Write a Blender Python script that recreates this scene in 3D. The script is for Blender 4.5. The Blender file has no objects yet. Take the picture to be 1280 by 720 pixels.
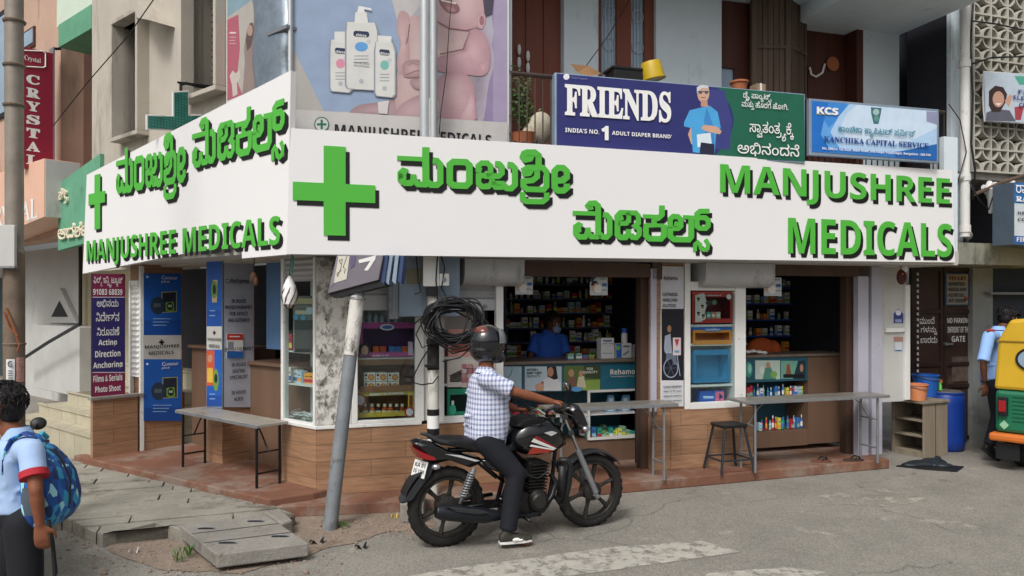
import bpy, math, random
from mathutils import Vector, Matrix
R = math.radians
rnd = random.Random(7)
sc = bpy.context.scene
COL = sc.collection
# ------------------------------------------------------------------ camera, sky, sun, exposure
FPX, HZ, CH = 930.0, 378.0, 1.8
cam = bpy.data.cameras.new('camera'); cam.sensor_width = 36; cam.lens = FPX*36/1280
cam.shift_y = (HZ-360)/1280; cam.clip_end = 400; cam.clip_start = 0.05
camo = bpy.data.objects.new('camera', cam); COL.objects.link(camo)
camo.location = (0, 0, CH); camo.rotation_euler = (R(90), 0, 0); sc.camera = camo
SUN_EL, SUN_AZ = 50, 203
world = bpy.data.worlds.new('World'); sc.world = world; world.use_nodes = True
nt = world.node_tree; bgn = nt.nodes['Background']
sky = nt.nodes.new('ShaderNodeTexSky'); sky.sky_type = 'NISHITA'; sky.sun_disc = False
sky.sun_elevation = R(SUN_EL); sky.sun_rotation = R(SUN_AZ); sky.air_density = 1.0; sky.dust_density = 6; sky.ozone_density = 0.6
hs = nt.nodes.new('ShaderNodeHueSaturation'); hs.inputs['Saturation'].default_value = 0.35
nt.links.new(sky.outputs[0], hs.inputs['Color']); nt.links.new(hs.outputs[0], bgn.inputs[0]); bgn.inputs[1].default_value = 0.118
sl = bpy.data.lights.new('sun', 'SUN'); sl.energy = 1.6; sl.angle = R(15); sl.color = (1, .985, .965)
slo = bpy.data.objects.new('sun', sl); COL.objects.link(slo); slo.location = (0, -5, 20)
az = R(SUN_AZ); d = Vector((math.sin(az)*math.cos(R(SUN_EL)), math.cos(az)*math.cos(R(SUN_EL)), math.sin(R(SUN_EL))))
slo.rotation_euler = (-d).to_track_quat('-Z', 'Y').to_euler()
sc.view_settings.view_transform = 'Standard'; sc.view_settings.look = 'None'; sc.view_settings.gamma = 1
sc.view_settings.exposure = 0.16
sc.cycles.max_bounces = 6

# ------------------------------------------------------------------ frames: a vertical plane with its own axes
class Frame:
    def __init__(s, ox, oy, dx, dy):
        l = math.hypot(dx, dy); s.o = (ox, oy); s.d = (dx/l, dy/l); s.n = (-dy/l, dx/l)
        s.M = Matrix(((s.d[0], s.n[0], 0, ox), (s.d[1], s.n[1], 0, oy), (0, 0, 1, 0), (0, 0, 0, 1)))
    def at(s, px, py, w=0.0):
        k = (px-640)/FPX
        u = (k*(s.o[1]+w*s.n[1])-s.o[0]-w*s.n[0])/(s.d[0]-k*s.d[1])
        Y = s.o[1]+u*s.d[1]+w*s.n[1]
        return u, CH-(py-HZ)*Y/FPX
    def pt(s, px, py, w=0.0):
        u, z = s.at(px, py, w); return (u, w, z)
    def inv(s, x, y):
        x -= s.o[0]; y -= s.o[1]
        return x*s.d[0]+y*s.d[1], x*s.n[0]+y*s.n[1]
def G(px, py, z=0.0):
    Y = (CH-z)*FPX/(py-HZ); return ((px-640)/FPX*Y, Y)
W = Frame(0, 0, 1, 0)
A = (-1.715, 6.52)
F = Frame(*A, 1, .315)
L = Frame(*A, .768, -.64)
P = Frame(*A, .64, .768)

# ------------------------------------------------------------------ materials
def S(h):
    h = h.lstrip('#'); return tuple(((c/12.92) if c <= .04045 else ((c+.055)/1.055)**2.4) for c in (int(h[i:i+2], 16)/255 for i in (0, 2, 4)))
MATS = {}
def mat(name, base, rough=.6, metal=0.0, var=.14, scale=5, bump=0.0, bscale=60, stretch=(1, 1, 1), dirt=None, spec=.4, coat=0, rust=None):
    if name in MATS: return MATS[name]
    if isinstance(base, str): base = S(base)
    m = bpy.data.materials.new(name); m.use_nodes = True; t = m.node_tree; b = t.nodes['Principled BSDF']
    b.inputs['Roughness'].default_value = rough; b.inputs['Metallic'].default_value = metal
    b.inputs['Specular IOR Level'].default_value = spec; b.inputs['Coat Weight'].default_value = coat
    tc = t.nodes.new('ShaderNodeTexCoord'); mp = t.nodes.new('ShaderNodeMapping'); mp.inputs['Scale'].default_value = stretch
    t.links.new(tc.outputs['Object'], mp.inputs[0])
    n = t.nodes.new('ShaderNodeTexNoise'); n.inputs['Scale'].default_value = scale; n.inputs['Detail'].default_value = 6; n.inputs['Roughness'].default_value = .65
    t.links.new(mp.outputs[0], n.inputs['Vector'])
    cr = t.nodes.new('ShaderNodeValToRGB'); cr.color_ramp.elements[0].position = .3; cr.color_ramp.elements[1].position = .7
    cr.color_ramp.elements[0].color = (*[max(0, c*(1-var)) for c in base], 1); cr.color_ramp.elements[1].color = (*[min(1, c*(1+var)) for c in base], 1)
    t.links.new(n.outputs[0], cr.inputs[0]); out = cr.outputs[0]
    for dd in ([dirt] if dirt else [])+([rust] if rust else []):
        n2 = t.nodes.new('ShaderNodeTexNoise'); n2.inputs['Scale'].default_value = dd[2]; n2.inputs['Detail'].default_value = 8; n2.inputs['Roughness'].default_value = .7
        mp2 = t.nodes.new('ShaderNodeMapping'); mp2.inputs['Scale'].default_value = dd[3] if len(dd) > 3 else (1, 1, 1); mp2.inputs['Location'].default_value = (3.1, 1.7, .4)
        t.links.new(tc.outputs['Object'], mp2.inputs[0]); t.links.new(mp2.outputs[0], n2.inputs['Vector'])
        c2 = t.nodes.new('ShaderNodeValToRGB'); e = .72-.4*dd[1]; c2.color_ramp.elements[0].position = e; c2.color_ramp.elements[1].position = e+.12
        t.links.new(n2.outputs[0], c2.inputs[0])
        mx = t.nodes.new('ShaderNodeMix'); mx.data_type = 'RGBA'; mx.inputs[7].default_value = (*(S(dd[0]) if isinstance(dd[0], str) else dd[0]), 1)
        t.links.new(c2.outputs[0], mx.inputs[0]); t.links.new(out, mx.inputs[6]); out = mx.outputs[2]
    t.links.new(out, b.inputs['Base Color'])
    if bump:
        n3 = t.nodes.new('ShaderNodeTexNoise'); n3.inputs['Scale'].default_value = bscale; n3.inputs['Detail'].default_value = 5
        t.links.new(mp.outputs[0], n3.inputs['Vector']); bp = t.nodes.new('ShaderNodeBump'); bp.inputs['Strength'].default_value = bump; bp.inputs['Distance'].default_value = .01
        t.links.new(n3.outputs[0], bp.inputs['Height']); t.links.new(bp.outputs[0], b.inputs['Normal'])
    MATS[name] = m; return m
def colmat(name, rough=.45, spec=.4, fade=.06):
    m = bpy.data.materials.new(name); m.use_nodes = True; t = m.node_tree; b = t.nodes['Principled BSDF']
    b.inputs['Roughness'].default_value = rough; b.inputs['Specular IOR Level'].default_value = spec
    a = t.nodes.new('ShaderNodeAttribute'); a.attribute_name = 'Col'
    tc = t.nodes.new('ShaderNodeTexCoord'); n = t.nodes.new('ShaderNodeTexNoise'); n.inputs['Scale'].default_value = 7; n.inputs['Detail'].default_value = 6
    t.links.new(tc.outputs['Object'], n.inputs['Vector'])
    mr = t.nodes.new('ShaderNodeMapRange'); mr.inputs[1].default_value = .3; mr.inputs[2].default_value = .7; mr.inputs[3].default_value = 1-fade; mr.inputs[4].default_value = 1+fade
    t.links.new(n.outputs[0], mr.inputs[0])
    hv = t.nodes.new('ShaderNodeHueSaturation'); t.links.new(mr.outputs[0], hv.inputs['Value']); t.links.new(a.outputs['Color'], hv.inputs['Color'])
    t.links.new(hv.outputs[0], b.inputs['Base Color']); MATS[name] = m; return m
def tilemat(name, c1, c2, mortar, bw, bh, rough=.4, grain=(2, 1, 14), var=.35, offset=.5, msize=.006):
    m = bpy.data.materials.new(name); m.use_nodes = True; t = m.node_tree; b = t.nodes['Principled BSDF']; b.inputs['Roughness'].default_value = rough
    tc = t.nodes.new('ShaderNodeTexCoord'); sx = t.nodes.new('ShaderNodeSeparateXYZ'); cx = t.nodes.new('ShaderNodeCombineXYZ')
    ad = t.nodes.new('ShaderNodeMath'); ad.operation = 'ADD'
    t.links.new(tc.outputs['Object'], sx.inputs[0]); t.links.new(sx.outputs[0], ad.inputs[0]); t.links.new(sx.outputs[1], ad.inputs[1])
    t.links.new(ad.outputs[0], cx.inputs[0]); t.links.new(sx.outputs[2], cx.inputs[1])
    br = t.nodes.new('ShaderNodeTexBrick'); br.offset = offset; br.inputs['Scale'].default_value = 1; br.inputs['Brick Width'].default_value = bw; br.inputs['Row Height'].default_value = bh
    br.inputs['Mortar Size'].default_value = msize; br.inputs['Color1'].default_value = (*S(c1), 1); br.inputs['Color2'].default_value = (*S(c2), 1); br.inputs['Mortar'].default_value = (*S(mortar), 1)
    t.links.new(cx.outputs[0], br.inputs['Vector'])
    mp = t.nodes.new('ShaderNodeMapping'); mp.inputs['Scale'].default_value = grain; t.links.new(tc.outputs['Object'], mp.inputs[0])
    n = t.nodes.new('ShaderNodeTexNoise'); n.inputs['Scale'].default_value = 3; n.inputs['Detail'].default_value = 8; t.links.new(mp.outputs[0], n.inputs['Vector'])
    mr = t.nodes.new('ShaderNodeMapRange'); mr.inputs[1].default_value = .3; mr.inputs[2].default_value = .7; mr.inputs[3].default_value = 1-var; mr.inputs[4].default_value = 1+var*.5
    t.links.new(n.outputs[0], mr.inputs[0]); hv = t.nodes.new('ShaderNodeHueSaturation'); t.links.new(mr.outputs[0], hv.inputs['Value']); t.links.new(br.outputs[0], hv.inputs['Color'])
    t.links.new(hv.outputs[0], b.inputs['Base Color']); MATS[name] = m; return m
def glassmat(name, tint=(.9, .95, .95), rough=.03):
    m = bpy.data.materials.new(name); m.use_nodes = True; t = m.node_tree; t.nodes.remove(t.nodes['Principled BSDF'])
    tr = t.nodes.new('ShaderNodeBsdfTransparent'); tr.inputs[0].default_value = (*tint, 1); gl = t.nodes.new('ShaderNodeBsdfGlossy'); gl.inputs['Roughness'].default_value = rough
    lw = t.nodes.new('ShaderNodeLayerWeight'); fr = t.nodes.new('ShaderNodeMath'); fr.operation = 'POWER'; fr.inputs[1].default_value = 4; ad = t.nodes.new('ShaderNodeMath'); ad.operation = 'MULTIPLY_ADD'; ad.inputs[1].default_value = .6; ad.inputs[2].default_value = .035
    mx = t.nodes.new('ShaderNodeMixShader'); t.links.new(lw.outputs['Facing'], fr.inputs[0]); t.links.new(fr.outputs[0], ad.inputs[0]); t.links.new(ad.outputs[0], mx.inputs[0]); t.links.new(tr.outputs[0], mx.inputs[1]); t.links.new(gl.outputs[0], mx.inputs[2]); t.links.new(mx.outputs[0], t.nodes['Material Output'].inputs[0])
    MATS[name] = m; return m

# ------------------------------------------------------------------ mesh builder
class MB:
    def __init__(s): s.v = []; s.f = []; s.c = []; s.cur = None
    def add(s, vs, fs, col=None):
        o = len(s.v); s.v += [tuple(p) for p in vs]; s.f += [tuple(i+o for i in f) for f in fs]; s.c += [col or s.cur]*len(fs); return s
    def box(s, x0, x1, y0, y1, z0, z1, col=None):
        if x0 > x1: x0, x1 = x1, x0
        if y0 > y1: y0, y1 = y1, y0
        if z0 > z1: z0, z1 = z1, z0
        return s.add([(x0, y0, z0), (x1, y0, z0), (x1, y1, z0), (x0, y1, z0), (x0, y0, z1), (x1, y0, z1), (x1, y1, z1), (x0, y1, z1)],
              [(3, 2, 1, 0), (4, 5, 6, 7), (0, 1, 5, 4), (1, 2, 6, 5), (2, 3, 7, 6), (3, 0, 4, 7)], col)
    def pbox(s, fr, px0, py0, px1, py1, w0, w1, col=None):
        u0, z1 = fr.at(px0, py0, w0); _, z0 = fr.at(px0, py1, w0); u1, _ = fr.at(px1, py0, w0)
        return s.box(u0, u1, w0, w1, z0, z1, col)
    def obox(s, M, sx, sy, sz, col=None):
        h = [(a*sx/2, b*sy/2, c*sz/2) for c in (-1, 1) for a, b in ((-1, -1), (1, -1), (1, 1), (-1, 1))]
        return s.add([M @ Vector(p) for p in h], [(3, 2, 1, 0), (4, 5, 6, 7), (0, 1, 5, 4), (1, 2, 6, 5), (2, 3, 7, 6), (3, 0, 4, 7)], col)
    def prism(s, poly, a, b, ax='y', col=None):
        def m(p, t): return (p[0], t, p[1]) if ax == 'y' else (p[0], p[1], t) if ax == 'z' else (t, p[0], p[1])
        n = len(poly); ar = sum(poly[i][0]*poly[(i+1) % n][1]-poly[(i+1) % n][0]*poly[i][1] for i in range(n))
        fl = (ar > 0) == (ax == 'y'); P_ = poly if not fl else poly
        vs = [m(p, a) for p in P_]+[m(p, b) for p in P_]
        fs = [tuple(range(n)), tuple(range(2*n-1, n-1, -1))]+[(i, i+n, (i+1) % n+n, (i+1) % n) for i in range(n)]
        if (ar > 0) != (ax == 'y'): fs = [f[::-1] for f in fs]
        if b < a: fs = [f[::-1] for f in fs]
        return s.add(vs, fs, col)
    def tube(s, pts, r, n=8, closed=False, col=None, caps=True):
        pts = [Vector(p) for p in pts]; k = len(pts); rs = r if isinstance(r, (list, tuple)) else [r]*k
        vs = []; up = None
        for i, p in enumerate(pts):
            a = pts[(i-1) % k] if (closed or i > 0) else p; b = pts[(i+1) % k] if (closed or i < k-1) else p
            t = (b-a).normalized() if (b-a).length > 1e-9 else Vector((0, 0, 1))
            if up is None:
                up = Vector((0, 0, 1)) if abs(t.z) < .9 else Vector((1, 0, 0))
            x = (up-t*up.dot(t))
            x = x.normalized() if x.length > 1e-6 else t.orthogonal().normalized()
            up = x; y = t.cross(x)
            vs += [p+(x*math.cos(2*math.pi*j/n)+y*math.sin(2*math.pi*j/n))*rs[i] for j in range(n)]
        fs = []
        for i in range(k if closed else k-1):
            q = (i+1) % k
            fs += [(i*n+j, i*n+(j+1) % n, q*n+(j+1) % n, q*n+j) for j in range(n)]
        if not closed and caps: fs += [tuple(range(n-1, -1, -1)), tuple((k-1)*n+j for j in range(n))]
        return s.add(vs, fs, col)
    def lathe(s, prof, c=(0, 0, 0), ax='z', n=20, col=None, arc=None):
        vs = []
        for r, h in prof:
            for j in range(n):
                a = 2*math.pi*j/n; x, y = r*math.cos(a), r*math.sin(a)
                p = (x, y, h) if ax == 'z' else (x, h, y) if ax == 'y' else (h, x, y)
                vs.append((p[0]+c[0], p[1]+c[1], p[2]+c[2]))
        fs = [(i*n+j, i*n+(j+1) % n, (i+1)*n+(j+1) % n, (i+1)*n+j) for i in range(len(prof)-1) for j in range(n)]
        if ax == 'y': fs = [f[::-1] for f in fs]
        fs += [tuple(range(n)) if ax == 'y' else tuple(range(n-1, -1, -1)), tuple((len(prof)-1)*n+j for j in range(n))]
        return s.add(vs, fs, col)
    def ell(s, c, rx, ry, rz, n=16, m=10, M=None, col=None):
        vs = []; c = Vector(c)
        for i in range(m+1):
            th = math.pi*i/m; z = -math.cos(th); q = math.sin(th)+1e-4
            for j in range(n):
                a = 2*math.pi*j/n; v = Vector((rx*q*math.cos(a), ry*q*math.sin(a), rz*z))
                vs.append(c+(M @ v if M else v))
        fs = [(i*n+j, i*n+(j+1) % n, (i+1)*n+(j+1) % n, (i+1)*n+j) for i in range(m) for j in range(n)]
        fs += [tuple(range(n-1, -1, -1)), tuple(m*n+j for j in range(n))]
        return s.add(vs, fs, col)
    def loft(s, rings, n=16, col=None, power=2.0):
        vs = []
        for c, ax, bx in rings:
            c, ax, bx = Vector(c), Vector(ax), Vector(bx)
            for j in range(n):
                a = 2*math.pi*j/n; ca, sa = math.cos(a), math.sin(a)
                if power != 2.0: ca = math.copysign(abs(ca)**(2/power), ca); sa = math.copysign(abs(sa)**(2/power), sa)
                vs.append(c+ax*ca+bx*sa)
        fs = [(i*n+j, i*n+(j+1) % n, (i+1)*n+(j+1) % n, (i+1)*n+j) for i in range(len(rings)-1) for j in range(n)]
        fs += [tuple(range(n-1, -1, -1)), tuple((len(rings)-1)*n+j for j in range(n))]
        return s.add(vs, fs, col)
    def limb(s, pts, rad, n=12, col=None):
        pts = [Vector(p) for p in pts]
        for i in range(len(pts)-1):
            s.tube([pts[i], pts[i+1]], [rad[i], rad[i+1]], n, col=col)
        for p, r in zip(pts, rad): s.ell(p, r, r, r, n, 8, col=col)
        return s
    def merge(s, o): return s.add(o.v, o.f) if not any(o.c) else s.addc(o)
    def addc(s, o):
        k = len(s.v); s.v += o.v; s.f += [tuple(i+k for i in f) for f in o.f]; s.c += o.c; return s
    def grid(s, fn, nu, nv, col=None):
        vs = [fn(i/nu, j/nv) for j in range(nv+1) for i in range(nu+1)]
        return s.add(vs, [(j*(nu+1)+i, j*(nu+1)+i+1, (j+1)*(nu+1)+i+1, (j+1)*(nu+1)+i) for j in range(nv) for i in range(nu)], col)
class PR(MB):
    def __init__(s, fr, w, step=.0001): super().__init__(); s.fr = fr; s.w = w; s.k = 0; s.step = step
    def poly(s, pts, col):
        w = s.w-s.k*s.step; s.k += 1
        vs = [s.fr.pt(x, y, s.w) for x, y in pts]; vs = [(a, w, c) for a, _, c in vs]
        n = len(vs); ar = sum(vs[i][0]*vs[(i+1) % n][2]-vs[(i+1) % n][0]*vs[i][2] for i in range(n))
        s.add(vs, [tuple(range(n)) if ar > 0 else tuple(range(n-1, -1, -1))], S(col) if isinstance(col, str) else col); return s
    def rect(s, x0, y0, x1, y1, col): return s.poly([(x0, y0), (x1, y0), (x1, y1), (x0, y1)], col)
    def ov(s, cx, cy, rx, ry, col, n=22, rot=0):
        c, q = math.cos(rot), math.sin(rot)
        return s.poly([(cx+rx*math.cos(a)*c-ry*math.sin(a)*q, cy+rx*math.cos(a)*q+ry*math.sin(a)*c) for a in (2*math.pi*i/n for i in range(n))], col)
    def soft(s, cx, cy, rx, ry, c_in, c_out, n=7, rot=0):
        a, b = S(c_in), S(c_out)
        for i in range(n): k = 1-i/n; f = (i+1)/n; s.ov(cx, cy, rx*k, ry*k, tuple(y+(x-y)*f for x, y in zip(a, b)), 20, rot)
        return s
    def shade(s, pts, rim, core, n=7, shift=(0, 0)):
        m = len(pts); o = []
        for i in range(m):
            a, b, c, d = (pts[(i+k) % m] for k in (-1, 0, 1, 2))
            for j in range(4):
                t = j/4; o.append(tuple(.5*(2*b[q]+(c[q]-a[q])*t+(2*a[q]-5*b[q]+4*c[q]-d[q])*t*t+(3*b[q]-a[q]-3*c[q]+d[q])*t**3) for q in (0, 1)))
        cx, cy = sum(x for x, _ in o)/len(o), sum(y for _, y in o)/len(o); A_, B_ = (tuple(v*.74+g*.26 for v, g in zip(S(c), S('#c6bab5'))) for c in (rim, core))
        for i in range(n): k = 1-i/n*.9; f = i/(n-1); s.poly([(cx+(x-cx)*k+shift[0]*f, cy+(y-cy)*k+shift[1]*f) for x, y in o], tuple(x+(y-x)*f for x, y in zip(A_, B_)))
        return s
    def line(s, pts, wd, col):
        for (x0, y0), (x1, y1) in zip(pts, pts[1:]):
            l = math.hypot(x1-x0, y1-y0) or 1; nx, ny = -(y1-y0)/l*wd/2, (x1-x0)/l*wd/2
            s.poly([(x0+nx, y0+ny), (x1+nx, y1+ny), (x1-nx, y1-ny), (x0-nx, y0-ny)], col)
        return s

def to_mesh(name, mb, m, base, smooth=False, angle=40):
    me = bpy.data.meshes.new(name); b = Vector(base)
    me.from_pydata([Vector(v)-b for v in mb.v], [], mb.f)
    for x in (m if isinstance(m, (list, tuple)) else [m]): me.materials.append(x)
    if any(c is not None for c in mb.c):
        at = me.color_attributes.new('Col', 'FLOAT_COLOR', 'CORNER')
        for p, c in zip(me.polygons, mb.c):
            for li in p.loop_indices: at.data[li].color = (*(c or (.5, .5, .5)), 1)
    if smooth:
        me.polygons.foreach_set('use_smooth', [True]*len(me.polygons))
        if angle < 180: me.set_sharp_from_angle(angle=R(angle))
    me.update(); return me
APART = {'tiled_base', 'sill', 'door_post', 'upstairs_wall', 'wooden_jamb', 'lintel', 'interior_wall', 'display_frame', 'window_frame', 'display_shelf', 'counter', 'upper_wall', 'left_upper_wall', 'shutter_frame', 'recess_wall', 'painted_band', 'collar', 'indicator', 'foot_rest', 'pillar'}
def pieces(mb):
    par = list(range(len(mb.v)))
    def find(i):
        while par[i] != i: par[i] = par[par[i]]; i = par[i]
        return i
    for f in mb.f:
        for a in f[1:]: par[find(a)] = find(f[0])
    g = {}
    for f, c in zip(mb.f, mb.c): g.setdefault(find(f[0]), []).append((f, c))
    res = []
    for fs in g.values():
        ids = sorted({i for f, _ in fs for i in f}); mp = {i: k for k, i in enumerate(ids)}; m = MB(); m.v = [mb.v[i] for i in ids]; m.f = [tuple(mp[i] for i in f) for f, _ in fs]; m.c = [c for _, c in fs]; res.append(m)
    return res
def props(o, label=None, cat=None, group=None, kind=None):
    for k, v in (('label', label), ('category', cat), ('group', group), ('kind', kind)):
        if v: o[k] = v
class T:
    def __init__(s, name, label, cat, fr=W, group=None, kind=None):
        s.name, s.label, s.cat, s.fr, s.group, s.kind, s.parts = name, label, cat, fr, group, kind, []
    def part(s, name, mb, m, parent=None, smooth=False, bevel=0, label=None, angle=40):
        s.parts.append((name, mb, m, parent, smooth, bevel, label, angle)); return len(s.parts)-1
    def done(s, single=False):
        par_ = {p[3] for p in s.parts}; out = []; remap = {}
        for i, p in enumerate(s.parts):
            remap[i] = len(out); ps = pieces(p[1]) if p[0] in APART and i not in par_ else [p[1]]
            out += [(p[0], q, p[2], None if p[3] is None else remap[p[3]])+tuple(p[4:]) for q in ps]
        s.parts = out
        vs = [v for p in s.parts for v in p[1].v]
        mn = [min(v[i] for v in vs) for i in range(3)]; mx = [max(v[i] for v in vs) for i in range(3)]
        base = Vector(((mn[0]+mx[0])/2, (mn[1]+mx[1])/2, mn[2]))
        M = s.fr.M @ Matrix.Translation(base)
        obs = []
        if single or len(s.parts) == 1: root = None
        else:
            root = bpy.data.objects.new(s.name, None); COL.objects.link(root); root.empty_display_size = .1; root.matrix_world = M
        for nm, mb, m, par, smo, bev, lab, ang in s.parts:
            o = bpy.data.objects.new(s.name if root is None else nm, to_mesh(nm or s.name, mb, m, base, smo, ang)); COL.objects.link(o)
            if bev:
                md = o.modifiers.new('bevel', 'BEVEL'); md.width = bev; md.segments = 2; md.limit_method = 'ANGLE'; md.angle_limit = R(35)
            if root is None: o.matrix_world = M; root_ = o
            else: o.parent = root if par is None else obs[par]
            if lab: o['label'] = lab
            obs.append(o)
        r = root if root is not None else obs[0]
        props(r, s.label, s.cat, s.group, s.kind); s.root = r; s.obs = obs; return r
def one(name, label, cat, fr, mb, m, group=None, kind=None, **k):
    t = T(name, label, cat, fr, group, kind); t.part(name, mb, m, **k); return t.done()
def struct(name, mb, m, fr=W, **k): return one(name, None, None, fr, mb, m, kind='structure', **k)
def copy_thing(o, M, label=None, parent=None):
    c = o.copy(); COL.objects.link(c)
    if parent is None:
        c.matrix_world = M
        if label: c['label'] = label
    else: c.parent = parent
    for ch in [x for x in bpy.data.objects if x.parent == o]: copy_thing(ch, None, None, c)
    return c
def remesh(mb, voxel, smooth=6, fac=.5):
    me = bpy.data.meshes.new('temporary'); me.from_pydata(mb.v, [], mb.f); o = bpy.data.objects.new('temporary', me); COL.objects.link(o)
    r = o.modifiers.new('r', 'REMESH'); r.mode = 'VOXEL'; r.voxel_size = voxel
    if smooth: q = o.modifiers.new('s', 'SMOOTH'); q.iterations = smooth; q.factor = fac
    ev = o.evaluated_get(bpy.context.evaluated_depsgraph_get()); em = ev.to_mesh()
    out = MB(); out.add([v.co[:] for v in em.vertices], [tuple(p.vertices) for p in em.polygons]); ev.to_mesh_clear()
    bpy.data.objects.remove(o); bpy.data.meshes.remove(me); return out

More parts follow.
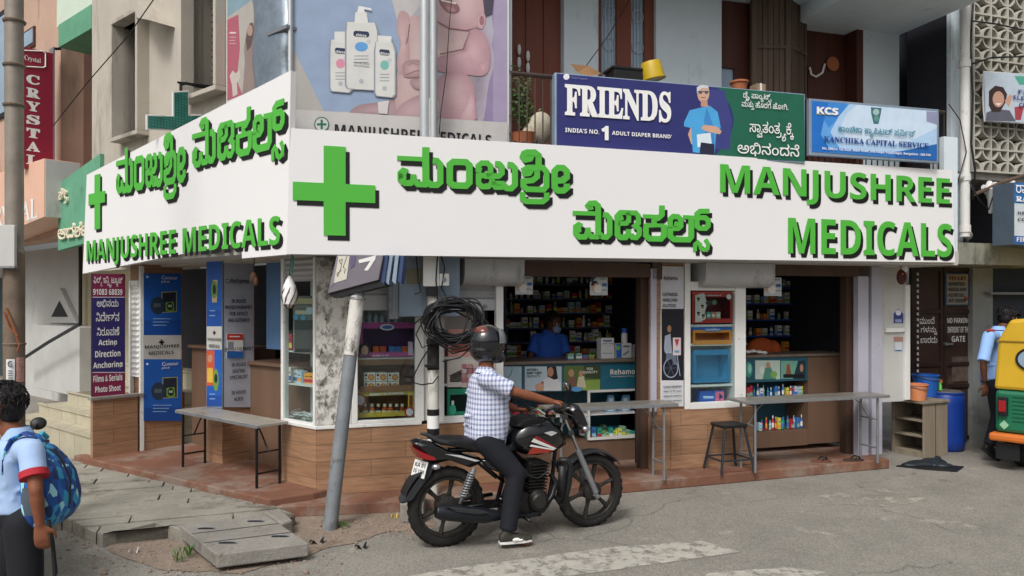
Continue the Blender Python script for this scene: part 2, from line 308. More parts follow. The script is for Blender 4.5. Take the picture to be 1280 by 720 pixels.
# ------------------------------------------------------------------ writing
KG = {3:[29,],
6:[55,[27,-1,15,2,6,10,4,17,4,32,6,38,15,47,20,49,28,50,35,49,46,42,49,38,52,24,48,11,45,6,40,2],[28,6,34,8,40,12,43,24,42,32,39,38,34,42,22,42,16,38,12,30,13,17,16,11,21,8]],
9:[86,[42,7,60,10,66,13,71,18,74,24,74,37,70,47,64,49,59,47,57,42,58,38,62,34,68,31,68,24,38,24,38,32,55,32,50,39,51,50,59,56,69,56,74,54,78,50,82,40,82,22,78,14,72,7,64,2,54,0,42,-1,30,0,21,3,8,14,5,22,4,31,4,38,6,45,14,54,18,56,28,56,34,53,37,50,38,47,38,39,34,32,26,28,18,28,12,30,6,35,8,42,11,38,18,35,28,37,30,40,29,48,24,50,19,48,15,44,12,39,12,26,18,14,28,9]],
10:[84,[44,-1,32,0,22,3,14,8,8,14,5,22,4,38,6,45,10,50,14,54,18,56,28,56,34,53,37,50,38,39,34,32,31,30,26,28,18,28,12,30,6,35,8,42,11,38,18,35,28,37,30,40,29,48,24,50,19,48,12,39,12,26,16,18,19,14,29,9,44,7,60,8,68,14,70,17,69,25,53,35,50,39,50,49,58,56,70,56,74,54,80,49,81,42,78,34,70,26,66,25,61,24,35,24,35,32,65,32,70,35,72,37,73,42,72,45,68,49,64,50,59,48,57,43,58,40,63,36,76,29,79,20,75,8,67,2,53,-1]],
11:[71,[32,-1,21,1,15,6,13,14,14,20,18,24,24,27,37,28,50,22,58,14,66,-4,57,-6,55,2,52,8,44,18,32,21,27,20,22,17,21,14,22,11,24,8,32,6,45,8,50,11,56,18,58,22,59,28,58,40,56,44,52,48,44,48,38,42,38,37,30,37,26,46,22,48,15,48,12,46,11,42,12,34,5,32,2,42,4,50,14,56,22,56,28,54,35,44,32,44,37,52,42,56,55,56,60,53,63,49,66,44,68,32,66,20,64,16,58,8,52,4,46,1]],
25:[65,[32,48,25,46,20,40,16,32,14,24,14,0,5,0,6,28,10,40,14,45,20,49,22,48,4,48,4,55,43,55,48,56,50,58,52,60,52,65,48,72,45,74,52,79,56,74,60,66,60,58,58,54,50,48,46,48,52,44,58,32,60,20,60,0,50,0,50,28,46,40,42,44]],
33:[82,[20,-1,12,2,7,8,4,16,4,28,6,34,10,40,18,46,32,45,38,38,38,30,34,24,30,22,22,21,13,23,8,28,10,34,16,28,25,28,30,32,30,36,24,40,17,37,12,26,13,14,18,8,26,6,35,10,38,14,40,20,47,20,48,14,52,10,60,6,70,12,70,20,66,26,60,30,56,30,64,35,72,30,78,20,77,9,74,4,68,0,60,-1,52,0,46,4,42,10,45,10,42,6,36,2,28,-1],[19,41,11,46,8,54,12,62,15,64,20,64,25,66,26,58,18,56,16,52,18,48,24,46],[50,30,50,38,62,38,64,40,66,40,68,43,68,49,66,52,57,56,60,64,67,61,72,58,75,52,76,42,74,38,70,34,66,32,60,30]],
35:[77,[22,-1,14,0,9,4,4,22,4,28,8,38,15,46,20,48,4,48,4,55,56,55,62,56,64,58,65,62,61,72,58,74,65,79,71,70,73,61,72,56,68,50,63,48,59,48,59,49,65,45,68,40,69,30,68,27,62,22,58,20,48,20,42,27,43,34,49,40,59,40,68,34,72,24,73,18,68,4,64,1,60,0,55,-1,49,0,40,5,36,10,40,11,38,6,32,1],[22,6,30,10,33,14,34,18,42,18,46,10,54,6,60,8,64,12,66,18,64,26,58,34,52,34,50,32,50,28,52,26,58,26,62,31,62,36,59,42,53,46,50,46,46,48,38,48,26,46,22,44,14,32,12,22,15,10]],
38:[62,[24,-1,18,0,14,2,7,8,4,16,4,26,12,25,12,16,15,11,21,8,30,6,41,8,48,12,51,18,50,27,48,28,48,30,45,32,42,32,40,34,32,33,28,30,30,26,38,26,42,28,45,33,44,40,41,45,36,48,34,48,46,49,50,44,52,40,52,30,48,23,38,18,34,18,28,19,24,21,22,24,20,30,22,35,26,39,42,40,45,38,48,38,48,37,54,34,58,26,57,12,52,4,43,0],[4,48,4,55,42,55,47,56,50,59,50,65,46,72,44,74,50,79,54,74,58,66,58,56,52,50,48,48]],
40:[76,[22,-1,14,0,9,4,4,22,4,28,8,38,15,46,20,48,4,48,4,55,56,55,60,56,64,59,64,65,58,74,64,79,68,74,72,66,72,56,68,52,67,50,62,48,58,48,62,46,66,42,72,28,71,12,68,4,62,0,50,-1,47,0,39,6,36,10,40,11,38,6,32,1],[22,6,31,10,33,14,34,20,42,20,46,10,54,6,62,10,64,14,64,27,58,40,50,46,40,48,26,46,22,44,14,32,12,22,15,10]],
42:[71,[48,-1,36,3,24,21,18,23,13,21,11,15,12,8,16,2,8,-2,4,6,3,14,4,19,5,23,10,28,14,30,24,30,28,28,32,24,41,10,49,6,54,8,58,14,58,26,56,32,52,38,42,46,36,48,4,48,4,55,50,55,55,56,58,58,59,62,55,72,52,74,59,79,65,70,67,61,66,56,63,52,57,48,51,48,56,45,65,31,67,20,66,11,62,4,56,0]],
43:[79,[22,-1,12,1,8,4,4,12,3,16,4,21,7,28,10,30,14,32,23,32,27,30,29,27,30,18,28,17,22,18,22,24,18,26,13,23,11,17,12,13,14,10,18,8,24,6,34,10,36,14,37,20,45,20,46,14,49,10,57,6,63,8,66,13,67,19,65,28,62,34,58,38,66,44,73,32,75,20,73,8,66,1,58,-1,50,0,46,2,40,10,42,10,40,6,34,1,27,-1],[38,30,34,36,36,40,40,42,46,38,46,34,42,30],[3,48,3,55,58,55,64,56,67,60,66,68,64,72,60,74,67,79,74,70,75,66,75,59,73,54,65,48]],
47:[116,[22,-1,12,1,8,4,3,16,7,28,14,32,23,32,27,30,30,23,30,18,28,17,22,18,22,24,18,26,15,25,10,17,14,10,24,6,34,10,36,14,37,20,45,20,46,14,52,8,57,6,65,10,67,19,66,25,65,30,60,38,52,45,44,48,59,48,64,45,71,36,74,31,75,20,73,8,66,1,58,-1,53,-1,46,2,40,10,42,10,40,6,34,1,27,-1],[3,48,3,55,58,55,64,56,67,60,66,68,64,72,60,74,67,79,74,70,75,66,75,59,73,54,65,48],[91,-1,78,2,68,12,72,18,76,13,91,6,100,10,103,15,104,21,101,34,90,46,84,49,88,56,95,53,105,43,111,30,112,16,110,10,102,2,98,0]],
48:[134,[31,-1,18,2,14,4,10,8,4,23,4,28,5,36,12,48,16,52,23,56,38,56,43,54,52,46,56,38,57,28,54,12,50,7,44,2],[30,6,40,9,44,12,48,22,49,28,47,38,40,46,36,48,26,48,21,46,14,39,12,28,14,16,21,9],[72,-1,59,2,48,12,54,18,62,10,72,6,82,10,85,21,84,28,80,38,70,46,64,48,78,48,90,37,93,28,93,18,91,10,86,3,82,1],[109,-1,96,2,86,12,90,18,94,13,109,6,118,10,121,15,122,21,119,34,108,46,102,49,106,56,113,53,123,43,129,30,130,16,128,10,120,2,116,0],[92,56,86,50,82,48,60,48,60,55,76,55,82,57,84,59,84,65,78,74,84,79,88,74,92,66]],
49:[65,[32,-1,18,2,12,6,8,11,5,18,4,31,10,44,17,49,18,48,4,48,4,55,44,55,50,56,53,60,52,68,50,72,46,74,53,79,60,70,61,61,60,56,56,50,50,48,56,43,60,36,61,26,60,18,58,12,54,6,48,2],[32,7,39,8,48,13,53,27,50,38,47,42,38,47,33,48,27,47,18,42,15,38,12,27,14,18,18,12,24,8]],
52:[71,[36,-1,29,0,23,4,21,13,26,19,26,17,19,18,10,24,6,28,3,38,5,48,8,52,16,56,28,55,30,54,34,48,33,38,28,33,18,31,10,32,8,34,8,40,12,38,22,38,26,42,25,48,20,50,16,48,11,44,10,40,10,36,14,30,20,26,30,24,46,24,54,27,58,31,59,36,57,44,51,48,42,48,42,55,51,55,58,57,60,62,56,72,53,74,60,79,64,74,68,66,67,57,62,50,58,48,57,52,66,43,68,36,66,28,58,20,48,17,47,20,52,14,51,6,48,2],[40,6,44,9,44,14,42,16,36,17,33,16,30,16,28,11,29,9,33,6]],
54:[63,[27,-1,14,0,6,6,4,10,3,16,8,27,12,29,30,33,34,36,35,40,34,44,32,46,28,48,23,48,18,46,16,41,18,36,10,34,8,40,10,47,12,49,20,52,30,52,34,50,38,49,42,43,42,35,40,31,38,28,34,26,20,24,17,22,14,22,12,18,13,11,15,9,27,6,40,9,48,16,50,20,51,26,49,37,47,41,39,48,40,50,46,50,54,44,58,36,59,31,58,18,56,12,50,6,44,2],[3,48,3,55,43,55,48,56,51,60,50,68,48,72,44,74,51,79,58,70,59,59,54,50,52,50,50,48]],
56:[71,[48,-1,36,3,24,21,18,23,13,21,11,15,12,8,16,2,8,-2,4,6,3,14,5,23,10,28,14,30,22,30,28,28,39,12,44,8,49,6,54,8,58,14,59,20,57,28,54,34,50,38,57,44,62,38,66,27,67,20,66,11,62,4,56,0],[32,32,28,35,28,40,34,44,40,40,40,35,36,32],[3,48,3,55,50,55,56,56,59,60,58,68,56,72,52,74,59,79,66,70,67,61,65,54,57,48]],
57:[80,[23,-1,15,0,8,4,4,10,4,26,8,32,15,36,24,38,32,36,36,32,36,39,34,42,24,48,36,48,40,46,44,38,44,32,54,38,66,36,72,32,76,26,77,18,76,10,72,4,65,0,56,-1,48,0,42,4,39,10,41,10,40,7,37,4,31,0],[24,6,30,7,36,14,36,23,33,27,24,30,20,30,14,26,12,22,12,14,18,7],[56,6,62,7,66,10,68,14,68,22,66,27,60,30,51,29,44,23,44,14,51,7],[4,48,4,55,60,55,65,56,68,58,68,65,65,72,62,74,68,79,75,70,77,61,75,54,66,48]],
60:[45,[40,16,38,10,31,2,20,-1,10,1,4,7,2,15,4,22,10,28,17,28,21,21,20,16,16,15,12,16,10,18,10,21,11,21,10,20,10,12,15,7,20,6,24,6,29,10,32,18,32,30,30,38,25,43,20,46,6,48,-25,48,-25,55,14,55,24,53,28,51,34,46,39,37]],
62:[73,[12,31,2,33,-2,35,-8,40,-10,44,-6,48,0,42,3,40,6,40,8,38,20,41,22,43,22,54,20,60,14,64,6,63,5,58,8,55,11,54,18,56,24,62,26,57,21,51,15,48,8,48,2,50,-2,56,-2,64,1,68,12,71,26,66,30,56,30,44,26,36,22,33],[70,39,66,32,58,28,48,28,40,32,38,35,40,42,42,38,49,35,52,35,60,37,62,40,62,46,55,50,47,46,45,42,44,26,46,21,53,12,64,6,59,-1,52,2,42,12,38,18,36,24,36,39,38,45,42,50,46,54,50,56,60,56,64,54,68,50,70,46]],
63:[36,[12,-1,-2,2,-12,12,-7,18,2,10,12,6,21,10,24,15,24,28,22,34,19,38,5,49,9,56,16,53,26,43,32,30,32,16,28,5,24,2]],
64:[74,[9,-1,-2,2,-8,6,-12,12,-7,17,1,9,9,6,16,9,18,16,16,32,20,45,28,54,35,56,48,56,54,54,64,47,67,42,71,24,70,16,68,10,61,2,50,-1,40,1,34,7,33,10,32,15,34,22,40,28,47,28,50,24,51,18,50,16,46,15,42,16,40,18,40,21,41,21,40,20,40,12,45,7,50,6,54,6,59,10,62,18,62,30,58,41,54,45,48,48,37,48,30,44,27,40,25,32,26,16,25,10,23,6,17,0]],
68:[41,[-51,48,-51,55,-28,55,-18,56,-13,58,-11,65,-12,69,-16,74,-24,74,-29,70,-30,64,-32,69,-30,69,-30,70,-26,69,-24,67,-24,63,-27,60,-29,60,-34,62,-36,65,-36,71,-32,77,-20,81,-11,79,-5,73,-3,64,-4,58,-6,54,-10,50,-15,48],[38,39,34,32,26,28,16,28,8,32,6,35,8,42,10,38,17,35,20,35,28,37,30,40,30,46,23,50,15,46,13,42,12,26,14,21,21,12,32,6,27,-1,20,2,10,12,6,18,4,24,4,39,6,45,10,50,14,54,18,56,28,56,32,54,36,50,38,46]],
69:[18,[-51,48,-51,55,-28,55,-18,56,-13,58,-11,65,-12,69,-16,74,-24,74,-29,70,-30,64,-32,69,-30,69,-30,70,-26,69,-24,67,-24,63,-27,60,-29,60,-34,62,-36,65,-36,71,-32,77,-20,81,-11,79,-5,73,-3,64,-4,58,-6,54,-10,50,-15,48],[-8,-42,-15,-41,-25,-36,-30,-28,-30,-18,-26,-10,-20,-6,-12,-6,-6,-9,-4,-14,-4,-21,-6,-24,-10,-26,-16,-27,-25,-25,-26,-18,-20,-21,-12,-20,-10,-16,-14,-12,-18,-12,-22,-15,-24,-22,-20,-32,-16,-34,-4,-34,4,-32,9,-20,8,-10,2,-4,7,0,8,8,2,15,8,20,12,16,16,9,16,2,13,-4,11,-5,10,-2,14,-6,16,-10,17,-20,14,-32,5,-39]],
70:[74,[-51,48,-51,55,-28,55,-18,56,-13,58,-11,65,-12,69,-16,74,-24,74,-29,70,-30,64,-32,69,-30,69,-30,70,-26,69,-24,67,-24,63,-27,60,-29,60,-34,62,-36,65,-36,71,-32,77,-20,81,-11,79,-5,73,-3,64,-4,58,-6,54,-10,50,-15,48],[9,-1,-2,2,-8,6,-12,12,-7,17,1,9,9,6,16,9,18,16,16,32,20,45,28,54,35,56,48,56,54,54,64,47,67,42,71,24,70,16,68,10,61,2,50,-1,40,1,34,7,33,10,32,15,34,22,40,28,47,28,50,24,51,18,50,16,46,15,42,16,40,18,40,21,41,21,40,20,40,12,45,7,50,6,54,6,59,10,62,18,62,30,58,41,54,45,48,48,37,48,30,44,27,40,25,32,26,16,25,10,23,6,17,0]],
71:[116,[-51,48,-51,55,-28,55,-18,56,-13,58,-11,65,-12,69,-16,74,-24,74,-29,70,-30,64,-32,69,-30,69,-30,70,-26,69,-24,67,-24,63,-27,60,-29,60,-34,62,-36,65,-36,71,-32,77,-20,81,-11,79,-5,73,-3,64,-4,58,-6,54,-10,50,-15,48],[9,-1,-2,2,-8,6,-12,12,-7,17,1,9,9,6,16,9,18,16,16,32,20,45,28,54,35,56,48,56,54,54,64,47,67,42,71,24,70,16,68,10,61,2,50,-1,40,1,34,7,33,10,32,15,34,22,40,28,47,28,50,24,51,18,50,16,46,15,42,16,40,18,40,21,41,21,40,20,40,12,45,7,50,6,54,6,59,10,62,18,62,30,58,41,54,45,48,48,37,48,30,44,27,40,25,32,26,16,25,10,23,6,17,0],[113,43,111,35,105,30,100,28,90,28,82,32,80,35,82,42,85,38,92,35,102,37,104,40,103,48,98,50,92,48,86,38,86,26,88,21,96,12,106,6,102,-1,95,2,85,12,81,18,78,32,79,39,84,50,88,54,92,56,102,56,106,54,111,50]],
93:[56,[55,48,23,48,14,46,12,43,12,36,15,33,17,32,38,32,38,24,19,24,17,22,15,22,12,18,12,13,14,11,18,8,25,8,25,0,20,0,12,2,6,8,4,12,4,18,6,22,12,28,12,27,9,29,4,36,3,40,4,46,10,52,22,55,55,55]],
96:[18,[4,-37,-8,-34,-12,-26,-10,-20,-6,-16,-6,-17,-14,-17,-14,-10,2,-10,4,-7,4,2,2,8,9,10,10,7,12,4,12,-5,8,-12,8,-10,22,-10,22,-17,14,-17,14,-16,18,-20,20,-25,16,-34],[8,-30,12,-26,12,-21,10,-19,4,-17,0,-18,-4,-21,-4,-26,0,-30]],
111:[6,[10,-18,9,-24,6,-28,-6,-31,-44,-31,-44,-24,-12,-24,-15,-26,-16,-22,-17,-18,-16,-12,-14,-9,-4,-5,2,-6,6,-8,9,-12],[-10,-20,-8,-26,-11,-24,-2,-24,2,-20,2,-16,-1,-12,-6,-12,-10,-16]],
115:[10,[-18,-6,-10,-8,-7,-10,2,-22,4,-27,9,-30,14,-30,15,-29,16,-36,12,-36,12,-37,5,-36,2,-34,-4,-26,-8,-18,-12,-14,-18,-13,-22,-14,-24,-16,-23,-22,-18,-25,-4,-23,2,-17,4,-13,4,-2,1,4,8,7,10,4,10,0,12,-4,10,-18,3,-26,-11,-32,-25,-30,-28,-28,-31,-22,-32,-18,-28,-10]],
120:[25,[4,-40,-2,-36,-6,-30,-8,-24,-4,-12,8,-6,20,-6,24,-8,27,-12,28,-20,25,-24,21,-26,12,-26,6,-24,4,-18,5,1,0,6,6,12,11,8,13,1,12,-2,12,-8,10,-12,11,-18,14,-20,20,-19,20,-13,18,-12,10,-12,7,-14,4,-14,0,-20,0,-28,3,-31,13,-34,18,-34,30,-28,36,-33,26,-39]],
121:[26,[0,-41,-11,-39,-18,-32,-17,-25,-12,-20,-7,-18,-4,-15,-4,-13,-5,-12,-12,-12,-14,-14,-12,-17,-19,-19,-20,-18,-20,-10,-14,-6,-2,-6,2,-10,3,-14,2,-19,-5,-24,-10,-26,-10,-32,-6,-34,4,-34,12,-30,15,-26,15,-20,12,-14,4,-5,2,0,2,6,5,11,13,14,18,13,22,11,26,3,18,2,18,5,14,7,9,5,9,1,22,-15,23,-23,21,-31,16,-36,8,-40]],
122:[14,[12,-13,4,-24,-12,-29,-25,-30,-33,-28,-38,-28,-36,-20,-32,-22,-10,-21,-2,-18,3,-12,4,-6,4,1,1,6,8,10,12,2]],
126:[13,[-25,-37,-35,-34,-38,-30,-39,-24,-36,-16,-32,-14,-24,-14,-20,-18,-19,-20,-20,-25,-26,-24,-26,-20,-31,-20,-32,-27,-28,-30,-20,-30,-16,-27,-15,-22,-8,-22,-8,-26,-4,-30,2,-30,6,-26,5,-20,3,-16,-6,-12,-1,-8,9,-14,13,-24,12,-30,9,-34,0,-37,-6,-36,-10,-34,-12,-30,-11,-30,-17,-36],[-16,-12,-16,-6,2,-6,4,-4,4,3,1,8,8,10,12,4,12,-5,8,-10,2,-12]],
129:[12,[0,-33,-7,-32,-10,-30,-14,-26,-15,-23,-22,-16,-26,-16,-28,-18,-29,-22,-25,-31,-32,-33,-36,-24,-36,-17,-33,-13,-29,-10,-20,-10,-16,-12,-8,-20,-4,-26,4,-26,6,-25,8,-20,8,-12,1,4,8,7,14,-4,14,-8,16,-12,15,-22,14,-26,11,-29,8,-31]],
134:[58,[28,-1,16,1,8,8,6,12,6,20,8,26,15,32,16,30,4,30,4,38,26,38,27,41,26,48,34,48,34,45,35,44,34,38,54,38,54,30,40,31,42,32,49,26,52,20,51,12,46,4,41,1],[28,6,40,10,44,18,40,28,33,30,20,29,14,22,14,14,18,10],[4,48,4,55,42,55,42,48]],
152:[79,[22,-1,12,1,8,4,4,12,3,16,4,21,7,28,10,30,14,32,23,32,27,30,29,27,30,18,28,17,22,18,22,24,18,26,13,23,11,17,12,13,14,10,18,8,24,6,34,10,36,14,37,20,45,20,46,14,49,10,57,6,63,8,66,13,67,19,65,28,62,34,58,38,66,44,73,32,75,20,73,8,66,1,58,-1,50,0,46,2,40,10,42,10,40,6,34,1,27,-1],[38,30,34,36,36,40,40,42,46,38,46,34,42,30],[3,48,3,55,64,55,64,48]],
154:[80,[22,-1,12,1,7,6,5,14,6,21,8,24,14,30,22,34,25,37,27,42,26,47,22,49,12,47,10,42,12,36,6,33,2,43,4,50,14,56,24,56,29,54,34,49,35,39,32,33,26,28,22,26,14,18,13,14,14,10,18,7,22,6,32,10,36,20,44,20,44,14,48,10,56,6,65,10,68,15,68,28,66,33,54,46,48,48,62,48,70,41,76,28,76,15,71,5,62,0,56,-1,48,0,40,6,38,10,41,10,36,4,30,0],[43,48,43,55,66,55,66,48]],
158:[65,[32,-1,18,2,12,6,8,11,5,18,4,31,10,44,17,49,18,48,4,48,4,55,50,55,50,48,53,46,60,35,61,26,60,18,58,12,54,6,48,2],[32,7,39,8,48,13,53,27,50,38,47,42,38,47,33,48,27,47,18,42,15,38,12,27,14,18,18,12,24,8]],
164:[71,[48,-1,36,3,24,21,18,23,13,21,11,15,12,8,16,2,8,-2,4,6,3,14,5,23,10,28,14,30,22,30,28,28,39,12,44,8,49,6,54,8,58,14,59,20,57,28,54,34,50,38,57,44,62,38,66,27,67,20,66,11,62,4,56,0],[32,32,28,35,28,40,34,44,40,40,40,35,36,32],[3,48,3,55,56,55,56,48]],
178:[113,[20,-1,12,2,7,8,4,16,4,28,6,34,10,40,18,46,32,45,38,38,38,30,34,24,30,22,22,21,13,23,8,28,10,34,16,28,25,28,30,32,30,36,24,40,17,37,12,26,13,14,18,8,26,6,35,10,38,14,40,20,47,20,48,14,52,10,60,6,70,12,70,20,66,26,60,30,56,30,64,35,72,30,78,20,77,9,74,4,68,0,60,-1,52,0,46,4,42,10,45,10,42,6,36,2,28,-1],[19,41,11,46,8,54,12,62,15,64,20,64,25,66,26,58,18,56,16,52,18,48,24,46],[50,30,50,38,64,39,66,45,64,46,64,48,62,48,70,52,71,50,72,50,72,48,74,46,74,41,72,36,61,30],[42,48,42,55,70,55,70,48],[90,30,82,40,82,54,84,60,87,64,96,69,106,70,108,68,112,68,114,66,110,60,105,62,98,62,92,60,90,56,89,48,91,39,94,37,100,36,103,42,101,46,96,48,65,48,65,55,97,55,104,53,108,50,110,47,110,36,106,32,102,30]],
196:[109,[38,-1,28,0,20,3,12,8,4,22,4,38,6,44,10,50,18,56,28,56,34,53,37,50,38,47,38,39,34,32,26,28,16,28,11,31,12,38,14,36,19,35,28,37,30,40,29,48,24,50,18,48,12,37,12,24,14,18,18,14,24,10,30,8,38,7,46,8,58,12,62,16,65,28,64,35,61,41,50,50,56,54,65,48,71,39,72,34,73,28,72,20,70,14,65,8,58,3,50,0],[44,48,44,55,62,55,62,48],[87,30,82,34,79,40,78,54,80,60,84,64,92,69,102,70,105,68,108,68,110,66,106,60,102,62,94,62,88,60,85,48,86,42,87,39,90,37,96,36,98,38,99,43,98,46,92,48,62,48,62,55,94,55,103,51,106,47,106,36,103,32,98,30]],
201:[102,[48,-1,36,3,24,21,18,23,13,21,11,15,12,8,16,2,8,-2,4,6,3,14,5,23,10,28,14,30,22,30,28,28,39,12,44,8,49,6,54,8,58,14,59,20,57,28,54,34,50,38,57,44,62,38,66,27,67,20,66,11,62,4,56,0],[32,32,28,35,28,40,34,44,40,40,40,35,36,32],[3,48,3,55,56,55,56,48],[80,30,75,34,70,47,73,60,80,67,86,69,94,70,98,68,101,68,103,66,99,60,94,62,87,62,82,60,78,53,78,42,80,39,86,36,88,36,92,39,92,44,86,48,54,48,54,55,86,55,93,53,98,50,100,42,96,32,92,30]],
208:[65,[32,48,25,46,20,40,16,32,14,24,14,0,5,0,5,19,7,32,14,46,15,42,8,53,8,56,7,58,8,64,10,68,16,73,21,74,33,74,39,72,52,59,58,46,60,28,60,0,50,0,50,28,46,40,42,44],[32,55,44,52,52,40,50,48,43,59,33,66,22,66,16,62,15,58,16,52,20,48,17,48,24,54]],
210:[80,[56,-1,49,0,40,6,38,10,41,10,36,4,30,0,26,-1,12,1,7,6,5,14,6,21,14,30,22,34,25,37,27,42,26,47,22,49,12,47,10,42,12,36,6,33,2,43,4,50,14,56,24,56,29,54,32,52,35,46,35,39,32,33,22,26,14,18,13,14,14,10,16,8,22,6,32,10,36,20,44,20,44,14,48,10,56,6,61,8,66,12,66,20,64,25,55,32,60,35,68,30,73,24,74,11,70,4,66,1],[44,30,44,38,76,38,76,30,68,30,66,31,62,30],[56,35,54,38,60,40,65,46,66,56,64,62,62,63,53,64,50,62,50,56,52,56,54,54,62,56,68,62,70,57,65,51,59,48,52,48,48,49,44,52,42,56,42,64,46,68,50,70,56,71,62,70,69,66,74,58,74,48,70,40,66,37]],
223:[74,[48,-1,36,3,22,22,18,23,13,21,11,12,12,8,16,2,8,-2,4,6,3,14,5,23,7,26,14,30,24,30,28,28,34,18,43,8,49,6,56,9,62,20,61,34,56,50,52,56,46,62,40,66,28,70,23,68,22,66,23,60,27,59,34,61,36,64,36,68,44,68,43,62,41,58,32,52,24,52,18,55,14,60,14,68,18,73,24,76,36,76,52,68,58,62,67,46,69,36,70,17,64,5,60,2]],
224:[78,[22,-1,12,1,6,7,3,16,4,24,7,28,14,32,23,32,29,27,30,20,28,17,22,18,22,23,18,26,12,23,10,17,14,10,23,6,34,10,36,14,37,20,44,20,48,10,57,6,64,10,66,13,67,19,66,24,62,34,58,38,66,44,70,38,75,20,74,13,70,4,66,1,58,-1,53,-1,46,2,40,10,42,10,40,6,34,1],[26,36,20,38,24,44,31,42,36,42,42,46,44,52,40,62,36,64,30,64,26,62,26,58,31,54,40,56,44,62,48,57,42,51,36,48,29,48,23,50,20,52,18,59,22,68,33,71,38,70,46,66,50,58,51,53,48,43,42,37]],
225:[78,[22,-1,12,1,6,7,3,16,4,24,7,28,14,32,23,32,29,27,30,20,28,17,22,18,22,23,18,26,12,23,10,17,14,10,23,6,34,10,36,14,37,20,44,20,48,10,57,6,64,10,66,13,67,19,66,24,62,34,58,38,66,44,70,38,75,20,74,13,70,4,66,1,58,-1,53,-1,46,2,40,10,42,10,40,6,34,1],[36,-14,37,2,44,2,46,-14],[26,36,20,38,24,44,31,42,36,42,42,46,44,52,40,62,36,64,30,64,26,62,26,58,31,54,40,56,44,62,48,57,42,51,36,48,29,48,23,50,20,52,18,59,22,68,33,71,38,70,46,66,50,58,51,53,48,43,42,37]],
227:[82,[22,-1,12,1,7,6,5,14,6,21,8,24,14,30,22,34,25,37,27,42,26,47,22,49,12,47,10,42,12,36,6,33,2,43,4,50,14,56,24,56,29,54,32,52,35,46,34,36,29,30,22,26,14,18,13,14,14,10,16,8,22,6,28,8,32,10,36,20,44,20,44,14,48,10,56,6,64,9,68,17,70,30,68,44,60,62,56,66,46,70,41,68,40,62,41,60,46,59,52,61,55,68,62,68,60,60,52,53,40,52,32,59,32,69,40,76,53,76,65,68,70,62,76,48,78,30,77,20,75,12,72,6,67,2,62,0,56,-1,48,0,40,6,38,10,41,10,36,4,30,0],[35,-14,36,2,44,2,44,-14]],
233:[82,[22,-1,12,1,8,4,4,12,3,16,4,24,10,30,14,32,23,32,29,27,30,20,28,17,22,18,22,23,18,26,12,23,10,17,14,10,23,6,34,10,36,14,37,20,44,20,48,10,56,6,60,7,65,10,68,15,70,26,63,50,54,62,48,66,42,68,35,70,32,69,30,68,28,64,30,60,32,59,40,61,43,64,44,68,52,68,50,62,46,56,38,52,30,52,24,55,20,64,24,73,31,76,44,76,59,68,65,62,74,46,77,36,78,20,76,16,76,12,72,5,64,0,60,-1,49,0,44,4,40,10,42,10,40,6,34,1]],
240:[58,[28,-1,16,1,8,8,6,12,6,20,8,26,15,32,16,30,4,30,4,38,26,38,27,41,26,48,34,48,34,45,35,44,34,38,54,38,54,30,40,31,42,32,49,26,52,20,51,12,46,4,41,1],[28,6,40,10,44,18,40,28,33,30,20,29,14,22,14,14,18,10],[4,48,4,55,30,55,40,56,44,58,46,62,46,69,44,72,40,74,33,74,28,70,28,64,25,69,28,70,32,68,34,65,33,63,30,60,28,60,23,62,22,65,23,74,28,79,38,81,46,79,50,76,54,68,54,60,52,54,48,50,45,50,42,48]],
242:[65,[32,48,25,46,20,40,16,32,14,24,14,0,5,0,6,28,10,40,14,45,20,49,22,48,4,48,4,55,36,55,45,56,50,58,52,65,51,69,46,74,39,74,36,72,34,70,33,66,34,64,30,69,32,69,34,70,38,68,39,67,39,63,36,60,28,62,27,68,28,74,34,79,43,81,52,79,56,76,60,68,60,60,58,56,54,51,46,48,46,49,52,44,58,32,60,20,60,0,50,0,50,28,46,40,42,44]],
252:[87,[20,-1,12,0,8,2,5,6,4,11,4,14,6,18,12,22,15,23,15,21,9,24,4,30,6,40,17,46,27,46,35,44,44,36,40,36,48,44,51,44,54,46,66,46,74,42,82,31,83,21,82,15,78,5,68,0,61,-1,48,2,44,7,43,13,45,20,47,22,57,26,66,23,68,20,68,12,67,11,60,12,61,13,60,18,54,18,51,16,51,13,53,8,56,7,61,6,67,7,74,14,74,28,71,34,66,38,60,39,54,38,47,33,46,29,38,29,36,33,29,38,23,39,18,38,13,35,12,31,14,28,18,26,28,26,28,18,16,18,12,15,12,10,16,6,23,6,30,10,36,4,28,0],[4,48,4,55,58,55,68,56,71,57,74,60,75,65,74,69,69,74,62,74,57,70,56,64,54,69,57,70,62,67,62,63,59,60,56,60,52,62,50,65,50,71,54,77,57,79,66,81,71,80,75,79,81,73,83,64,82,58,80,54,76,50,71,48]],
255:[76,[22,-1,14,0,9,4,4,22,4,28,8,38,15,46,20,48,4,48,4,55,48,55,58,56,62,58,64,62,64,69,62,72,58,74,52,74,46,70,46,64,43,69,46,70,52,67,52,63,48,60,46,60,41,62,40,65,41,74,46,79,56,81,64,79,70,73,72,68,72,60,70,54,66,50,63,50,60,48,56,48,58,49,66,43,70,34,72,28,71,12,68,4,62,0,54,-1,47,0,39,6,36,10,40,11,38,6,32,1],[22,6,31,10,33,14,34,20,42,20,46,10,54,6,62,10,64,15,64,27,58,40,50,46,40,48,26,46,22,44,14,32,12,22,15,10]],
